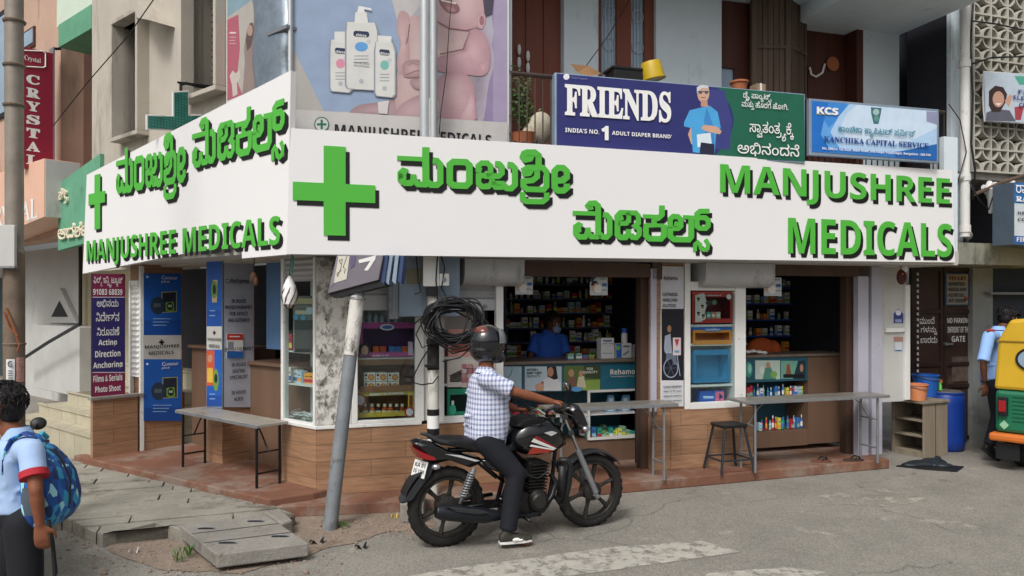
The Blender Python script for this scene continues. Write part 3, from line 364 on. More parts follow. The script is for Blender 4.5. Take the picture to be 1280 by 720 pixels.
257:[71,[48,-1,36,3,24,21,18,23,13,21,11,15,12,8,16,2,8,-2,4,6,3,14,5,23,10,28,14,30,24,30,28,28,32,24,39,12,44,8,49,6,54,8,58,14,58,26,56,32,52,38,42,46,36,48,4,48,4,55,42,55,52,56,55,57,58,60,59,65,58,69,53,74,46,74,43,72,41,70,40,64,38,69,41,70,46,67,46,63,43,60,40,60,36,62,34,65,34,71,38,77,41,79,50,81,55,80,59,79,65,73,67,64,66,58,64,54,60,50,55,48,51,48,56,45,65,31,67,20,66,11,62,4,56,0]],
320:[48,[10,-52,7,-51,2,-46,0,-42,0,-33,4,-26,11,-22,15,-21,20,-22,24,-26,25,-30,22,-37,14,-39,10,-39,4,-36,5,-30,13,-34,18,-32,18,-28,14,-27,9,-30,8,-32,7,-40,8,-43,11,-46,18,-46,23,-42,24,-39,30,-39,33,-44,36,-46,41,-46,44,-44,45,-40,44,-36,40,-32,36,-32,38,-26,45,-28,50,-32,52,-36,52,-44,48,-50,42,-52,34,-52,30,-50,26,-44,28,-44,27,-47,20,-52],[32,-32,32,-26,41,-25,43,-22,43,-18,40,-8,47,-6,50,-14,51,-20,50,-24,47,-30,42,-32]],
335:[44,[15,-52,7,-49,4,-44,4,-36,16,-28,17,-24,13,-23,9,-24,8,-28,2,-30,1,-25,4,-20,13,-17,20,-18,24,-24,24,-29,19,-34,14,-36,10,-41,12,-44,18,-46,30,-44,35,-40,36,-32,34,-26,23,-12,22,-8,26,-1,34,2,42,0,46,-4,47,-8,40,-10,40,-8,37,-5,34,-4,32,-6,30,-6,30,-10,37,-18,44,-30,44,-39,40,-46,30,-52]],
417:[27,[7,6,9,11,11,12,18,11,20,6,18,0,16,-1,9,0]]}
KT = {'ಅಭಿನಯ': [9,227,42,48], 'ನಿರ್ದೇಶನ': [223,40,68,93,54,42], 'ನಿರೂಪಣೆ': [223,49,64,43,252], 'ಫಿಲ್ಮ್ ಇನ್ಸ್ಟಿಟ್ಯೂಟ್': [225,196,120,3,11,223,129,320,33,64,121,178], 'ಡ್ರೈ ಪ್ಯಾಂಟ್ಸ್': [35,69,122,3,152,60,6,121,178,129], 'ಮತ್ತು ಹೊರಗೆ ಹೋಗಿ.': [47,38,63,111,3,57,70,49,242,3,57,71,208,417], 'ಸ್ವಾತಂತ್ರ್ಯಕ್ಕೆ': [164,60,126,38,6,38,122,335,240,96], 'ಅಭಿನಂದನೆ': [9,227,42,6,40,257], 'ಕಾಂಚಿಕಾ ಕ್ಯಾಪಿಟಲ್ ಸರ್ವಿಸ್': [134,60,6,210,134,60,3,134,60,121,224,33,196,3,56,233,93,201], 'ಮುಂದೆ': [47,63,6,255], 'ಗಳನ್ನು': [25,52,42,63,115], 'ಬಾರದು': [154,60,49,40,63], 'ಆದರ್ಶ': [10,40,54,93], 'ಶ್ರೀ': [54,62,122], 'ರಾ': [158,60]}
def _alpha(s, U, l, N): return ''.join(chr(U+ord(c)-65) if 'A' <= c <= 'Z' else chr(l+ord(c)-97) if 'a' <= c <= 'z' else chr(N+ord(c)-48) if '0' <= c <= '9' else c for c in s)
_tc = {}
def _cv(cu):
    o = bpy.data.objects.new('temporary', cu)
    me = bpy.data.meshes.new_from_object(o)
    r = [v.co[:] for v in me.vertices], [tuple(p.vertices) for p in me.polygons]
    bpy.data.objects.remove(o); bpy.data.curves.remove(cu); bpy.data.meshes.remove(me); return r
def _area(P): return sum(P[i][0]*P[(i+1) % len(P)][1]-P[(i+1) % len(P)][0]*P[i][1] for i in range(len(P)))
def _inside(p, P):
    x, y = p; r = False
    for i in range(len(P)):
        (x0, y0), (x1, y1) = P[i], P[i-1]
        if (y0 > y) != (y1 > y) and x < (x1-x0)*(y-y0)/(y1-y0)+x0: r = not r
    return r
def glyphs(s, style, ext=0, bold=0):
    key = (s, style, ext, bold)
    if key in _tc: return _tc[key]
    vs, fs = [], []
    if style == 'kannada':
        x = 0; kk = 0
        for g in KT[s]:
            a, *cs = KG[g]
            cs = [[(c[i]/100, c[i+1]/100) for i in range(0, len(c), 2)] for c in cs]
            if cs:
                sg = _area(max(cs, key=lambda c: abs(_area(c))))
                outs = [c for c in cs if _area(c)*sg > 0]; holes = [c for c in cs if _area(c)*sg < 0]
                for oc in outs:
                    cu = bpy.data.curves.new('k', 'CURVE'); cu.dimensions = '2D'; cu.fill_mode = 'BOTH'; cu.offset = bold; cu.extrude = ext
                    for c in [oc]+[h for h in holes if _inside(h[0], oc)]:
                        sp = cu.splines.new('POLY'); sp.points.add(len(c)-1); sp.use_cyclic_u = True
                        for q, p in zip(sp.points, c): q.co = (p[0]+x, p[1], 0, 1)
                    v, f = _cv(cu); o = len(vs); kk += 1
                    vs += [(p[0], p[1], p[2]+kk*.0003) for p in v]; fs += [tuple(i+o for i in q) for q in f]
            x += a/100
    else:
        t = {'sans': lambda q: _alpha(q, 0x1D5D4, 0x1D5EE, 0x1D7EC), 'serif': lambda q: _alpha(q, 0x1D400, 0x1D41A, 0x1D7CE), 'thin': lambda q: q}[style](s)
        cu = bpy.data.curves.new('t', 'FONT'); cu.body = t; cu.offset = bold; cu.extrude = ext; cu.resolution_u = 3
        vs, fs = _cv(cu)
    _tc[key] = (vs, fs); return vs, fs
def txt(mb, fr, s, style, px0, px1, pyt, pyb, w, depth=0, bold=0, off=(0, 0), col=None):
    """writing whose outline box spans photo pixels px0..px1 and, at its left end, pyt..pyb on plane w of frame fr"""
    vs, fs = glyphs(s, style, .5 if depth else 0, bold)
    x0, x1 = min(v[0] for v in vs), max(v[0] for v in vs); y0, y1 = min(v[1] for v in vs), max(v[1] for v in vs)
    u0, zt = fr.at(px0, pyt, w); _, zb = fr.at(px0, pyb, w); u1, _ = fr.at(px1, pyt, w)
    kx = (u1-u0)/(x1-x0); ky = (zt-zb)/(y1-y0)
    mb.add([(u0+(v[0]-x0)*kx+off[0], w-((v[2]+.5)*depth if depth else v[2]*.6), zb+(v[1]-y0)*ky+off[1]) for v in vs], [f for f in fs], col)
    return mb

# ================================================================== MATERIALS
M_asphalt = mat('asphalt', '#827e76', .9, var=.16, scale=1.4, bump=.5, bscale=160, dirt=('#6f6a62', .34, .9), rust=('#a39e94', .3, 2.3))
def _gravel(m, s=260, lo=.72, hi=1.28):
    t = m.node_tree; b = t.nodes['Principled BSDF']; src = b.inputs['Base Color'].links[0].from_socket
    tc = t.nodes.new('ShaderNodeTexCoord'); v = t.nodes.new('ShaderNodeTexVoronoi'); v.inputs['Scale'].default_value = s
    mr = t.nodes.new('ShaderNodeMapRange'); mr.inputs[3].default_value = lo; mr.inputs[4].default_value = hi
    t.links.new(tc.outputs['Object'], v.inputs['Vector']); t.links.new(v.outputs['Color'], mr.inputs[0])
    h = t.nodes.new('ShaderNodeHueSaturation'); t.links.new(mr.outputs[0], h.inputs['Value']); t.links.new(src, h.inputs['Color']); t.links.new(h.outputs[0], b.inputs['Base Color'])
_gravel(M_asphalt, 120, .62, 1.38)
def _cracks(m, s=.7, wd=.012, dark=.45):
    t = m.node_tree; b = t.nodes['Principled BSDF']; src = b.inputs['Base Color'].links[0].from_socket; tc = t.nodes.new('ShaderNodeTexCoord'); n = t.nodes.new('ShaderNodeTexNoise'); n.inputs['Scale'].default_value = 2.5; n.inputs['Detail'].default_value = 8; ad = t.nodes.new('ShaderNodeMix'); ad.data_type = 'RGBA'; ad.blend_type = 'ADD'; ad.inputs[0].default_value = .35
    v = t.nodes.new('ShaderNodeTexVoronoi'); v.feature = 'DISTANCE_TO_EDGE'; v.inputs['Scale'].default_value = s; mr = t.nodes.new('ShaderNodeMapRange'); mr.inputs[1].default_value = 0; mr.inputs[2].default_value = wd; mr.inputs[3].default_value = dark; mr.inputs[4].default_value = 1
    n2 = t.nodes.new('ShaderNodeTexNoise'); n2.inputs['Scale'].default_value = .8; m2 = t.nodes.new('ShaderNodeMapRange'); m2.inputs[1].default_value = .4; m2.inputs[2].default_value = .5; mm = t.nodes.new('ShaderNodeMath'); mm.operation = 'MAXIMUM'
    t.links.new(tc.outputs['Object'], n.inputs['Vector']); t.links.new(tc.outputs['Object'], ad.inputs[6]); t.links.new(n.outputs['Color'], ad.inputs[7]); t.links.new(ad.outputs[2], v.inputs['Vector']); t.links.new(v.outputs[0], mr.inputs[0]); t.links.new(tc.outputs['Object'], n2.inputs['Vector']); t.links.new(n2.outputs[0], m2.inputs[0]); t.links.new(mr.outputs[0], mm.inputs[0]); t.links.new(m2.outputs[0], mm.inputs[1])
    h = t.nodes.new('ShaderNodeHueSaturation'); t.links.new(mm.outputs[0], h.inputs['Value']); t.links.new(src, h.inputs['Color']); t.links.new(h.outputs[0], b.inputs['Base Color'])
_cracks(M_asphalt, .45, .007, .6)
M_slab = mat('paving_stone', '#8b877c', .88, var=.2, scale=3, bump=.6, bscale=40, dirt=('#625d52', .5, 2.2), stretch=(1, 1, 1)); _gravel(M_slab, 90, .85, 1.12)
M_conc = mat('worn_concrete', '#85817a', .9, var=.18, scale=4, bump=.5, bscale=50, dirt=('#5d584d', .4, 2.5)); _gravel(M_conc, 90, .85, 1.12)
M_patch = mat('road_patch_concrete', '#a39d92', .9, var=.12, scale=3, bump=.3, bscale=90, dirt=('#8b867d', .5, 3)); _gravel(M_patch, 120, .8, 1.18)
def _worn(m, lo=.42, hi=.58, s=7):
    t = m.node_tree; b = t.nodes['Principled BSDF']; o = t.nodes['Material Output']; tc = t.nodes.new('ShaderNodeTexCoord'); n = t.nodes.new('ShaderNodeTexNoise'); n.inputs['Scale'].default_value = s; n.inputs['Detail'].default_value = 9; n.inputs['Roughness'].default_value = .75
    mr = t.nodes.new('ShaderNodeMapRange'); mr.inputs[1].default_value = lo; mr.inputs[2].default_value = hi; tr = t.nodes.new('ShaderNodeBsdfTransparent'); mx = t.nodes.new('ShaderNodeMixShader')
    t.links.new(tc.outputs['Object'], n.inputs['Vector']); t.links.new(n.outputs[0], mr.inputs[0]); t.links.new(mr.outputs[0], mx.inputs[0]); t.links.new(tr.outputs[0], mx.inputs[1]); t.links.new(b.outputs[0], mx.inputs[2]); t.links.new(mx.outputs[0], o.inputs[0])
_worn(M_patch, .4, .62)
M_paint = mat('worn_road_paint', '#aba79d', .8, var=.1, scale=6, bump=.3, bscale=120, dirt=('#8f8a82', .52, 5)); _gravel(M_paint, 140, .85, 1.1); _worn(M_paint, .36, .5, 8)
M_red = mat('red_oxide_floor', '#75503f', .7, var=.2, scale=2.5, bump=.15, bscale=30, dirt=('#857468', .62, 1.6), rust=('#5f3d35', .3, 3))
M_dirt = mat('dirt', '#85776a', .95, var=.2, scale=6, bump=.8, bscale=60, dirt=('#6b5a4a', .4, 4)); _gravel(M_dirt, 110, .7, 1.25)
M_grey = mat('grey_paint', '#b9b9b6', .7, var=.07, scale=2, dirt=('#8d8c88', .34, 1.2, (1, 1, .35)), bump=.1, bscale=40)
M_soffit = mat('soffit_paint', '#b5b3ae', .75, var=.06, scale=2, dirt=('#8d8a84', .3, 2))
M_bluewall = mat('pale_blue_plaster', '#d3dfe6', .75, var=.05, scale=2, dirt=('#95a0a5', .33, 1.4, (1, 1, .3)), bump=.15, bscale=60)
M_plaster = mat('stained_plaster', '#b3aca0', .85, var=.1, scale=1.6, dirt=('#827b6f', .42, 1.1, (1.6, 1.6, .25)), rust=('#96826f', .25, 1.7, (2, 2, .3)), bump=.25, bscale=40)
M_pink = mat('pink_brown_plaster', '#b89a88', .85, var=.1, scale=1.6, dirt=('#94796a', .38, 1.2, (1.5, 1.5, .3)), bump=.2, bscale=40)
M_brownwall = mat('dark_brown_plaster', '#8d6c60', .85, var=.12, scale=1.8, dirt=('#6d5148', .38, 1.3, (1.5, 1.5, .3)))
M_greenp = mat('faded_green_paint', '#5f9a7c', .75, var=.14, scale=2.5, dirt=('#8fb39c', .35, 2.6, (2, 2, .5)), rust=('#3f6e58', .28, 3))
M_peel = mat('peeling_whitewash', '#cfcdc6', .85, var=.06, scale=8, dirt=('#85827b', .62, 9, (1, 1, .8)), rust=('#4f4d49', .5, 17, (1, 1, .6)), bump=.4, bscale=25)
M_white = mat('white_enamel', '#d9d9d6', .4, var=.05, scale=4, dirt=('#a5a29b', .3, 5))
M_alu = mat('dull_aluminium', '#b3b4b5', .4, metal=.55, var=.08, scale=6, dirt=('#8a8a88', .3, 6))
M_steel = mat('grey_steel', '#8a8d90', .45, metal=.5, var=.14, scale=8, dirt=('#6b6058', .32, 9))
M_shutter = mat('shutter_steel', '#b5b6b8', .5, metal=.25, var=.07, scale=3, dirt=('#8a8a8a', .36, 4, (1, 1, .4)))
M_greybox = mat('blue_grey_sheet_metal', '#8797a8', .5, metal=.2, var=.09, scale=3, dirt=('#6d7885', .35, 2.5, (1, 1, .3)), rust=('#7d6a5a', .16, 9))
M_dark = mat('dark_interior_shade', '#23232c', .8, var=.25, scale=2)  # near-black base colour puts the gloom of rooms and openings into the walls
M_black = mat('black_plastic', '#17181a', .5, var=.2, scale=8)
M_blackm = mat('black_gloss_metal', '#101114', .3, metal=.2, var=.2, scale=8, coat=.3)
M_darkwood = mat('dark_shop_wood', '#4d3a30', .6, var=.3, scale=3, stretch=(1, 1, .15), bump=.1, bscale=30)
M_brownlam = mat('brown_laminate', '#6d5545', .5, var=.18, scale=3, stretch=(1, 1, .15))
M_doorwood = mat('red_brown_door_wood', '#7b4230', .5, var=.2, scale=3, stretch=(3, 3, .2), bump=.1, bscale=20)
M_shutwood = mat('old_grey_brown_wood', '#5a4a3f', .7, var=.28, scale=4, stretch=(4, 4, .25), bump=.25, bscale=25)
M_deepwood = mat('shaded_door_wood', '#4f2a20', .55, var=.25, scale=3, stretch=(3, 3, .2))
M_tile = tilemat('wood_look_tile', '#9f7b5f', '#957155', '#6f5541', .62, .148, grain=(1.6, 1.6, 16), var=.26, msize=.003)
M_steptile = tilemat('stair_tile', '#b5ae98', '#aba48e', '#77705f', .45, .6, rough=.55, grain=(2, 2, 2), var=.12, offset=0)
M_curtain = mat('blue_roller_blind', '#4f7096', .7, var=.1, scale=3)
M_glass = glassmat('clear_glass'); M_dglass = glassmat('display_glass', (.86, .92, .92))
M_pane = mat('painted_sky_pane', '#8fa6ba', .12, var=.2, scale=2, spec=.9)  # pale blue base colour paints the sky's reflection into the panes
M_print = colmat('printed_vinyl'); M_gloss = colmat('printed_card', .35, .5, .04); M_paintc = colmat('painted_writing', .7, .2, .12)
M_letter = mat('green_letter_acrylic', '#4fb03d', .45, var=.03, scale=3)
M_lshadow = mat('black_letter_print', '#07090a', .6, var=.1, scale=3)
M_panel = mat('white_sign_vinyl', '#e3e2e2', .5, var=.012, scale=1.2)
M_whitel = mat('white_lettering', '#e8e8e6', .5, var=.04, scale=9)
M_blackl = mat('black_lettering', '#15161a', .5, var=.1, scale=9)
M_rusty = mat('rusty_steel', '#77685a', .7, metal=.2, var=.25, scale=7, dirt=('#8a5f45', .4, 6, (1, 1, .5)), rust=('#a39b90', .3, 5), bump=.2)
M_galv = mat('galvanised_steel', '#b5b8ba', .45, metal=.45, var=.1, scale=5, stretch=(1, 1, .3), dirt=('#8b8d8e', .3, 3, (1, 1, .2)))
M_leaf = mat('leaf', '#4a6b33', .6, var=.35, scale=12)
M_terra = mat('terracotta', '#a5623f', .75, var=.12, scale=8)
M_skin = mat('brown_skin', '#7d4c36', .55, var=.1, scale=14, spec=.3)
M_skin2 = mat('dark_brown_skin', '#5c3828', .55, var=.1, scale=14, spec=.3)
M_hair = mat('black_hair', '#120f0f', .55, var=.35, scale=60, bump=.6, bscale=160, stretch=(1, 1, .3))
M_sky = mat('sky_blue_cotton', '#9fb9dd', .8, var=.08, scale=5, bump=.25, bscale=18)
M_guard = mat('uniform_blue_cotton', '#8fb4ea', .8, var=.08, scale=6, bump=.25, bscale=18)
M_navy = mat('navy_trousers', '#10131c', .85, var=.16, scale=6, bump=.3, bscale=16)
M_royal = mat('royal_blue_cotton', '#2a58b5', .8, var=.1, scale=6)
M_orange = mat('orange_cotton', '#a34a1c', .8, var=.15, scale=6)

# ================================================================== SETTING
struct('road', MB().grid(lambda a, b: (-45+90*a, -12+75*b, 0), 2, 2), M_asphalt)
ZL, ZF = .16, .10
def clip(poly, a, b, c):
    out = []
    for i in range(len(poly)):
        p, q = poly[i-1], poly[i]; dp, dq = a*p[0]+b*p[1]-c, a*q[0]+b*q[1]-c
        if (dp >= 0) != (dq >= 0): t = dp/(dp-dq); out.append((p[0]+(q[0]-p[0])*t, p[1]+(q[1]-p[1])*t))
        if dq >= 0: out.append(q)
    return out
def plus(p, v, k): return (p[0]+v[0]*k, p[1]+v[1]*k)
a1, a2, a3 = G(92, 569, ZL), G(337, 624, ZL), G(392, 616, ZL)
struct('platform', MB().prism([a1, a2, a3, plus(a3, L.n, 3.2), plus(a1, L.n, 3.2)], 0, ZL, 'z'), M_red, bevel=.012)
st = [G(343, 633, ZF), G(420, 630, ZF), G(498, 626.5, ZF), G(640, 615, ZF), G(772, 604, ZF), G(900, 593, ZF), G(1112, 574, ZF)]
struct('floor', MB().prism(st+[plus(st[-1], F.n, 4), plus(G(394, 618, ZF), F.n, 4), plus(G(394, 618, ZF), F.n, .05)], 0, ZF, 'z'), M_red, bevel=.01)
pv = [G(x, y, .1) for x, y in [(-160, 588), (60, 568), (97, 573), (336, 630), (368, 642), (345, 656), (228, 664), (195, 652), (128, 668), (85, 648), (40, 645), (-160, 650)]]
mb = MB(); dx, dy = math.cos(R(20)), math.sin(R(20)); nx, ny = -dy, dx
r0 = 5.0
while r0 < 9.5:
    wd = rnd.uniform(.13, .24); strip = clip(clip(pv, nx, ny, r0+.008), -nx, -ny, -(r0+wd-.008))
    if len(strip) > 2:
        s0 = -6.5+rnd.uniform(0, 1)
        while s0 < 2:
            ln = rnd.uniform(.9, 1.7); pc = clip(clip(strip, dx, dy, s0+.006), -dx, -dy, -(s0+ln-.006))
            if len(pc) > 2 and abs(_area(pc)) > .004: mb.prism(pc, -.05, .1+rnd.uniform(-.01, .006), 'z')
            s0 += ln
    r0 += wd
struct('pavement', mb, M_slab, bevel=.008)
struct('pavement_bed', MB().prism([plus(p, (0, 1), .02) for p in pv], -.05, .07, 'z'), M_dirt)
def sheet(name, px, z, m): return struct(name, MB().add([(*G(x, y, z), z) for x, y in px], [tuple(range(len(px)))]), m)
def rag(px, k=2.0, sub=5):
    o = []
    for i in range(len(px)):
        (x0, y0), (x1, y1) = px[i], px[(i+1) % len(px)]
        for j in range(sub): t = j/sub; o.append((x0+(x1-x0)*t+rnd.uniform(-k, k), y0+(y1-y0)*t+rnd.uniform(-k, k)*.35))
    return o
sheet('road_marking', rag([(925, 690), (878, 676), (767, 683.5), (669, 697), (560, 711), (470, 727), (650, 729), (790, 709)], 1.5), .004, M_paint)
sheet('road_marking', rag([(885, 716), (985, 709), (1030, 715), (990, 732), (870, 732)], 1.5), .004, M_paint)
sheet('road_patch', [(1085+72*math.cos(a)*(1+.12*math.sin(3*a)), 622+11*math.sin(a)*(1+.1*math.cos(5*a))) for a in (2*math.pi*i/40 for i in range(40))], .004, M_patch)
for pts in ([(905, 632), (965, 643), (1030, 638)], [(905, 632), (980, 622)], [(770, 640), (850, 622), (930, 617)], [(985, 592), (1030, 598), (1075, 595)], [(1130, 612), (1190, 600), (1270, 622)]):
    mb = MB()
    for (x0, y0), (x1, y1) in zip(pts, pts[1:]):
        p, q = Vector((*G(x0, y0), .003)), Vector((*G(x1, y1), .003)); t = (q-p).normalized(); n_ = Vector((-t.y, t.x, 0))*.009
        mb.add([p-n_, q-n_, q+n_, p+n_], [(0, 1, 2, 3)])
    struct('road_line', mb, M_patch)
sheet('dirt', rag([(120, 668), (160, 655), (228, 660), (300, 650), (380, 640), (440, 640), (520, 640), (545, 655), (470, 668), (400, 690), (300, 716), (200, 712), (140, 690)], 5, 6), .005, M_dirt)

# ================================================================== THE SHOP BUILDING
def conv(mb, a, b):
    M = b.M.inverted() @ a.M; mb.v = [tuple(M @ Vector(v)) for v in mb.v]; return mb
def U(px, w=0.0, fr=F): return fr.at(px, 400, w)[0]
def Z(px, py, w=0.0, fr=F): return fr.at(px, py, w)[1]
ZS = 2.2
TB = Z(395, 537)
b = T('shop_building', 'grey two storey corner shop building with tiled base, roller shutters and upstairs balcony', 'building', F)
u625, u815, u856, u930, u1068, u1100 = U(626), U(814), U(856), U(930), U(1068), U(1102)
mb = MB()
mb.box(0.004, u625, 0, .3, ZF, TB); mb.box(U(838), U(940), -.02, .3, ZF, Z(845, 512)); 
b.part('tiled_base', mb, M_tile, bevel=.004)
b.part('tiled_base', conv(MB().box(U(352, 0, L), -.004, 0, .3, ZL, TB+.002), L, F), M_tile, bevel=.004)
mb = MB(); mb.box(-.012, U(527), -.012, .3, TB, TB+.03); mb.box(U(545), u625, -.012, .3, TB, TB+.03)
b.part('sill', mb, M_white, bevel=.004)
b.part('sill', conv(MB().box(U(352, 0, L), .01, -.012, .3, TB, TB+.031), L, F), M_white, bevel=.004)
b.part('corner_pillar', MB().box(0, U(440), 0, .3, TB+.03, ZS), M_peel, bevel=.01)
b.part('pillar', MB().box(u815+.02, u856, .0, .35, ZF, ZS), M_tile)
mb = MB()
for x0, x1 in ((440, 447), (519, 530), (620, 629)): mb.box(U(x0), U(x1), -.01, .06, TB+.03, ZS)
mb.box(U(447), U(519), -.008, .05, TB+.03, TB+.06); mb.box(U(556), U(620), -.008, .05, TB+.03, TB+.06)
mb.box(U(530), U(556), .02, .3, TB+.03, ZS)
b.part('window_frame', mb, M_white, bevel=.004)
mb = MB(); 
for x0, x1 in ((855, 862), (918, 931)): mb.box(U(x0), U(x1), -.02, .3, Z(845, 512), ZS)
mb.box(U(862), U(918), -.02, .05, Z(855, 512), Z(855, 504)); mb.box(U(862), U(918), -.015, .05, Z(855, 363), Z(855, 352))
b.part('display_frame', mb, M_white, bevel=.004)
mb = MB(); mb.box(U(447), U(619), .42, .45, TB, ZS); mb.box(U(862), U(918), .3, .33, .6, ZS); mb.box(U(856), U(862), .3, .33, .6, ZS)
for y in (408, 448, 492): mb.box(U(447), U(519), .1, .42, Z(447, y+44), Z(447, y+41))
for y in (448, 482): mb.box(U(558), U(620), .1, .42, Z(560, y+2), Z(560, y-1))
for y in (408, 432, 484): mb.box(U(862), U(918), .04, .3, Z(862, y+1), Z(862, y-2))
b.part('display_shelf', mb, M_white)
def slats(mb, u0, u1, z0, z1, w, pitch=.055):
    z = z1
    while z > z0+.005:
        h = min(pitch, z-z0)
        mb.add([(u0, w, z), (u1, w, z), (u1, w-.016, z-h*.5), (u0, w-.016, z-h*.5), (u1, w, z-h), (u0, w, z-h)], [(3, 2, 1, 0), (5, 4, 2, 3)]); z -= h
    return mb
mb = slats(MB(), U(450), U(519), Z(450, 370), ZS, .06); mb.box(U(450), U(519), .03, .07, Z(450, 388), Z(450, 369))
b.part('roller_shutter', mb, M_shutter)
mb = slats(MB(), U(575), U(620), Z(575, 374), ZS, .06); mb.box(U(575), U(620), .03, .07, Z(575, 388), Z(575, 374)); b.part('roller_shutter', mb, M_shutter)
def hood(x0, x1, y1):
    r = .14; c = (-.02, ZS-.115)
    pr = [(c[0]+r*math.cos(a), c[1]+r*.95*math.sin(a)) for a in (math.pi+math.pi*.75*i/10 for i in range(11))]
    return MB().prism([(.14, ZS), (-.16, ZS)]+pr, U(x0), U(x1), 'x')
b.part('shutter_hood', hood(576, 649, 350), M_shutter, smooth=True); b.part('shutter_hood', hood(872, 957, 350), M_shutter, smooth=True)
b.part('lock', MB().lathe([(.018, 0), (.02, .03), (.012, .04)], (U(607), -.01, Z(607, 383)), 'y', 10), M_steel)
mb = MB(); mb.box(U(649), U(812), -.02, .12, Z(649, 345), Z(649, 327)); mb.box(U(957), U(1084), -.02, .12, Z(957, 344), Z(957, 329)); mb.box(U(814), U(826), -.03, .1, Z(815, 349), Z(815, 325)); b.part('lintel', mb, M_darkwood)
mb = MB(); mb.box(U(801, .1), U(814, .1), .1, .2, ZF, ZS); mb.box(U(1058, .1), U(1070, .1), .1, .2, ZF, ZS); b.part('wooden_jamb', mb, M_darkwood)
mb = MB(); mb.box(U(812), U(819), -.03, .0, ZF+.6, ZS-.06); mb.box(U(1071), U(1084), -.02, .05, ZF, ZS); mb.box(U(1088), U(1101), -.02, .05, ZF, ZS); b.part('door_post', mb, mat('lilac_grey_paint', '#a9a8b5', .6, var=.07, scale=3, dirt=('#8a8790', .3, 3)))
b.part('door_post', MB().box(U(1072), U(1101), .052, .2, ZF, ZS), M_darkwood)
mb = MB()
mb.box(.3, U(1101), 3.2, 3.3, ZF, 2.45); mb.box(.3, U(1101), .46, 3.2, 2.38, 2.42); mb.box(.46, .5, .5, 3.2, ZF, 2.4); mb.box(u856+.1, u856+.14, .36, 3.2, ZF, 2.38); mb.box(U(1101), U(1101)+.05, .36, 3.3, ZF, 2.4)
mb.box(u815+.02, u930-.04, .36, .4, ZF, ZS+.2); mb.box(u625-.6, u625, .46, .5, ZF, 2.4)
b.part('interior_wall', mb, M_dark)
mb = MB(); mb.box(U(364, -.46), U(1196, -.45), -.46, .36, ZS+.005, ZS+.06)
b.part('awning', mb, M_soffit)
b.part('awning', conv(MB().box(U(103, -.45, L)+.1, U(299, -.45, L), -.42, .5, ZS+.02, ZS+.075), L, F), M_soffit)
mb = MB(); mb.box(.0, U(640, .1), .1, .3, ZS+.06, 6.6); mb.box(U(640, .1)-.2, U(640, .1), .3, .9, ZS+.06, 6.6); b.part('upper_wall', mb, M_bluewall)
WU = .7; zt, zb = 5.33, 2.26
cuts = [(705, 748), (820, 902), (1079, 1124)]
mb = MB()
for x0, x1 in cuts: mb.box(U(x0, WU), U(x1, WU), WU, WU+.22, zb, zt)
b.part('upstairs_wall', mb, M_bluewall)
mb = MB(); mb.box(U(634, WU), U(1200, WU), WU+.9, WU+1.0, zb, zt); b.part('upstairs_room', mb, M_dark); b.part('bay_ceiling', MB().box(U(1000, WU), U(1204, -.3)+.1, -.8, WU+.89, 5.15, 5.33), M_bluewall); b.part('alcove_shade_panel', MB().box(U(1124, WU)-.02, U(1200, WU)+.1, WU+.22, WU+.27, zb, zt), M_dark)  # last box: dark panel added in place of an unlit opening
b.part('balcony_slab', MB().box(U(640, -.4), U(1196, -.4), -.42, WU+.9, zb-.04, zb+.1), M_grey)
b.part('balcony_ceiling', MB().box(U(637, -.3), U(1204, -.3), -.3, WU+.9, 5.34, 5.5), M_bluewall)
b.part('balcony_end_wall', MB().box(U(1180, -.38), U(1197, -.38), -.38, -.2, ZS+.06, 3.62), M_bluewall)
uL = U(115, 0, L)
lw = MB(); n1 = (137, 27, 171, 178); n2 = (223, -60, 269, 128)
def niche(px0, py0, px1, py1, w):
    u0, z1 = L.at(px0, py0, w); _, z0 = L.at(px0, py1, w); u1, _ = L.at(px1, py0, w); return u0, u1, z0, z1
ND = -.14; N1 = niche(*n1, ND); N2 = niche(*n2, ND)
lw.box(uL, N1[0]+.05, 0, .3, ZS, 7); lw.box(N1[1]-.05, N2[0]+.05, 0, .3, ZS, 7); lw.box(N2[1]-.05, -.02, 0, .3, ZS, 7)
for N in (N1, N2): lw.box(N[0]+.05, N[1]-.05, 0, .3, ZS, N[2]+.05); lw.box(N[0]+.05, N[1]-.05, 0, .3, N[3]-.05, 7) if N[3] < 7 else None
b.part('left_upper_wall', conv(lw, L, F), M_plaster)
for N in (N1, N2):
    q = MB(); th = .05
    q.box(N[0], N[1], ND, .3, N[2], N[2]+th); q.box(N[0], N[1], ND, .3, N[3]-th, N[3]); q.box(N[0], N[0]+th, ND, .3, N[2]+th, N[3]-th); q.box(N[1]-th, N[1], ND, .3, N[2]+th, N[3]-th)
    k = b.part('window', conv(q, L, F), M_plaster, bevel=.006)
    q = MB(); z = N[2]+.1
    while z < N[3]-.06: q.box(N[0]+th, N[1]-th, .2, .215, z, z+.014); z += .075
    for i in range(1, 6): x = N[0]+(N[1]-N[0])*i/6; q.box(x-.006, x+.006, .185, .199, N[2]+th, N[3]-th)
    b.part('grille', conv(q, L, F), M_black, k)
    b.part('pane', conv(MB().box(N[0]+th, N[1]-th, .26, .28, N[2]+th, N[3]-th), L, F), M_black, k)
q = MB().prism([(U(162, -.25, L), Z(162, -30, -.25, L)), (U(190, -.25, L), Z(190, 26, -.25, L)), (U(178, -.25, L), Z(178, 24, -.25, L)), (U(150, -.25, L), Z(150, -30, -.25, L))], -.3, 0, 'y')
b.part('slanted_fin', conv(q, L, F), M_plaster)
q = MB(); q.box(U(258, 0, L), U(278, 0, L), 0, .36, ZL, ZS+.02); b.part('pillar', conv(q, L, F), M_tile)
uB = -2.92
q = MB(); q.box(U(163, -.2, L), uB, -.2, .25, ZL, ZS+.02); b.part('pillar', conv(q, L, F), M_tile)
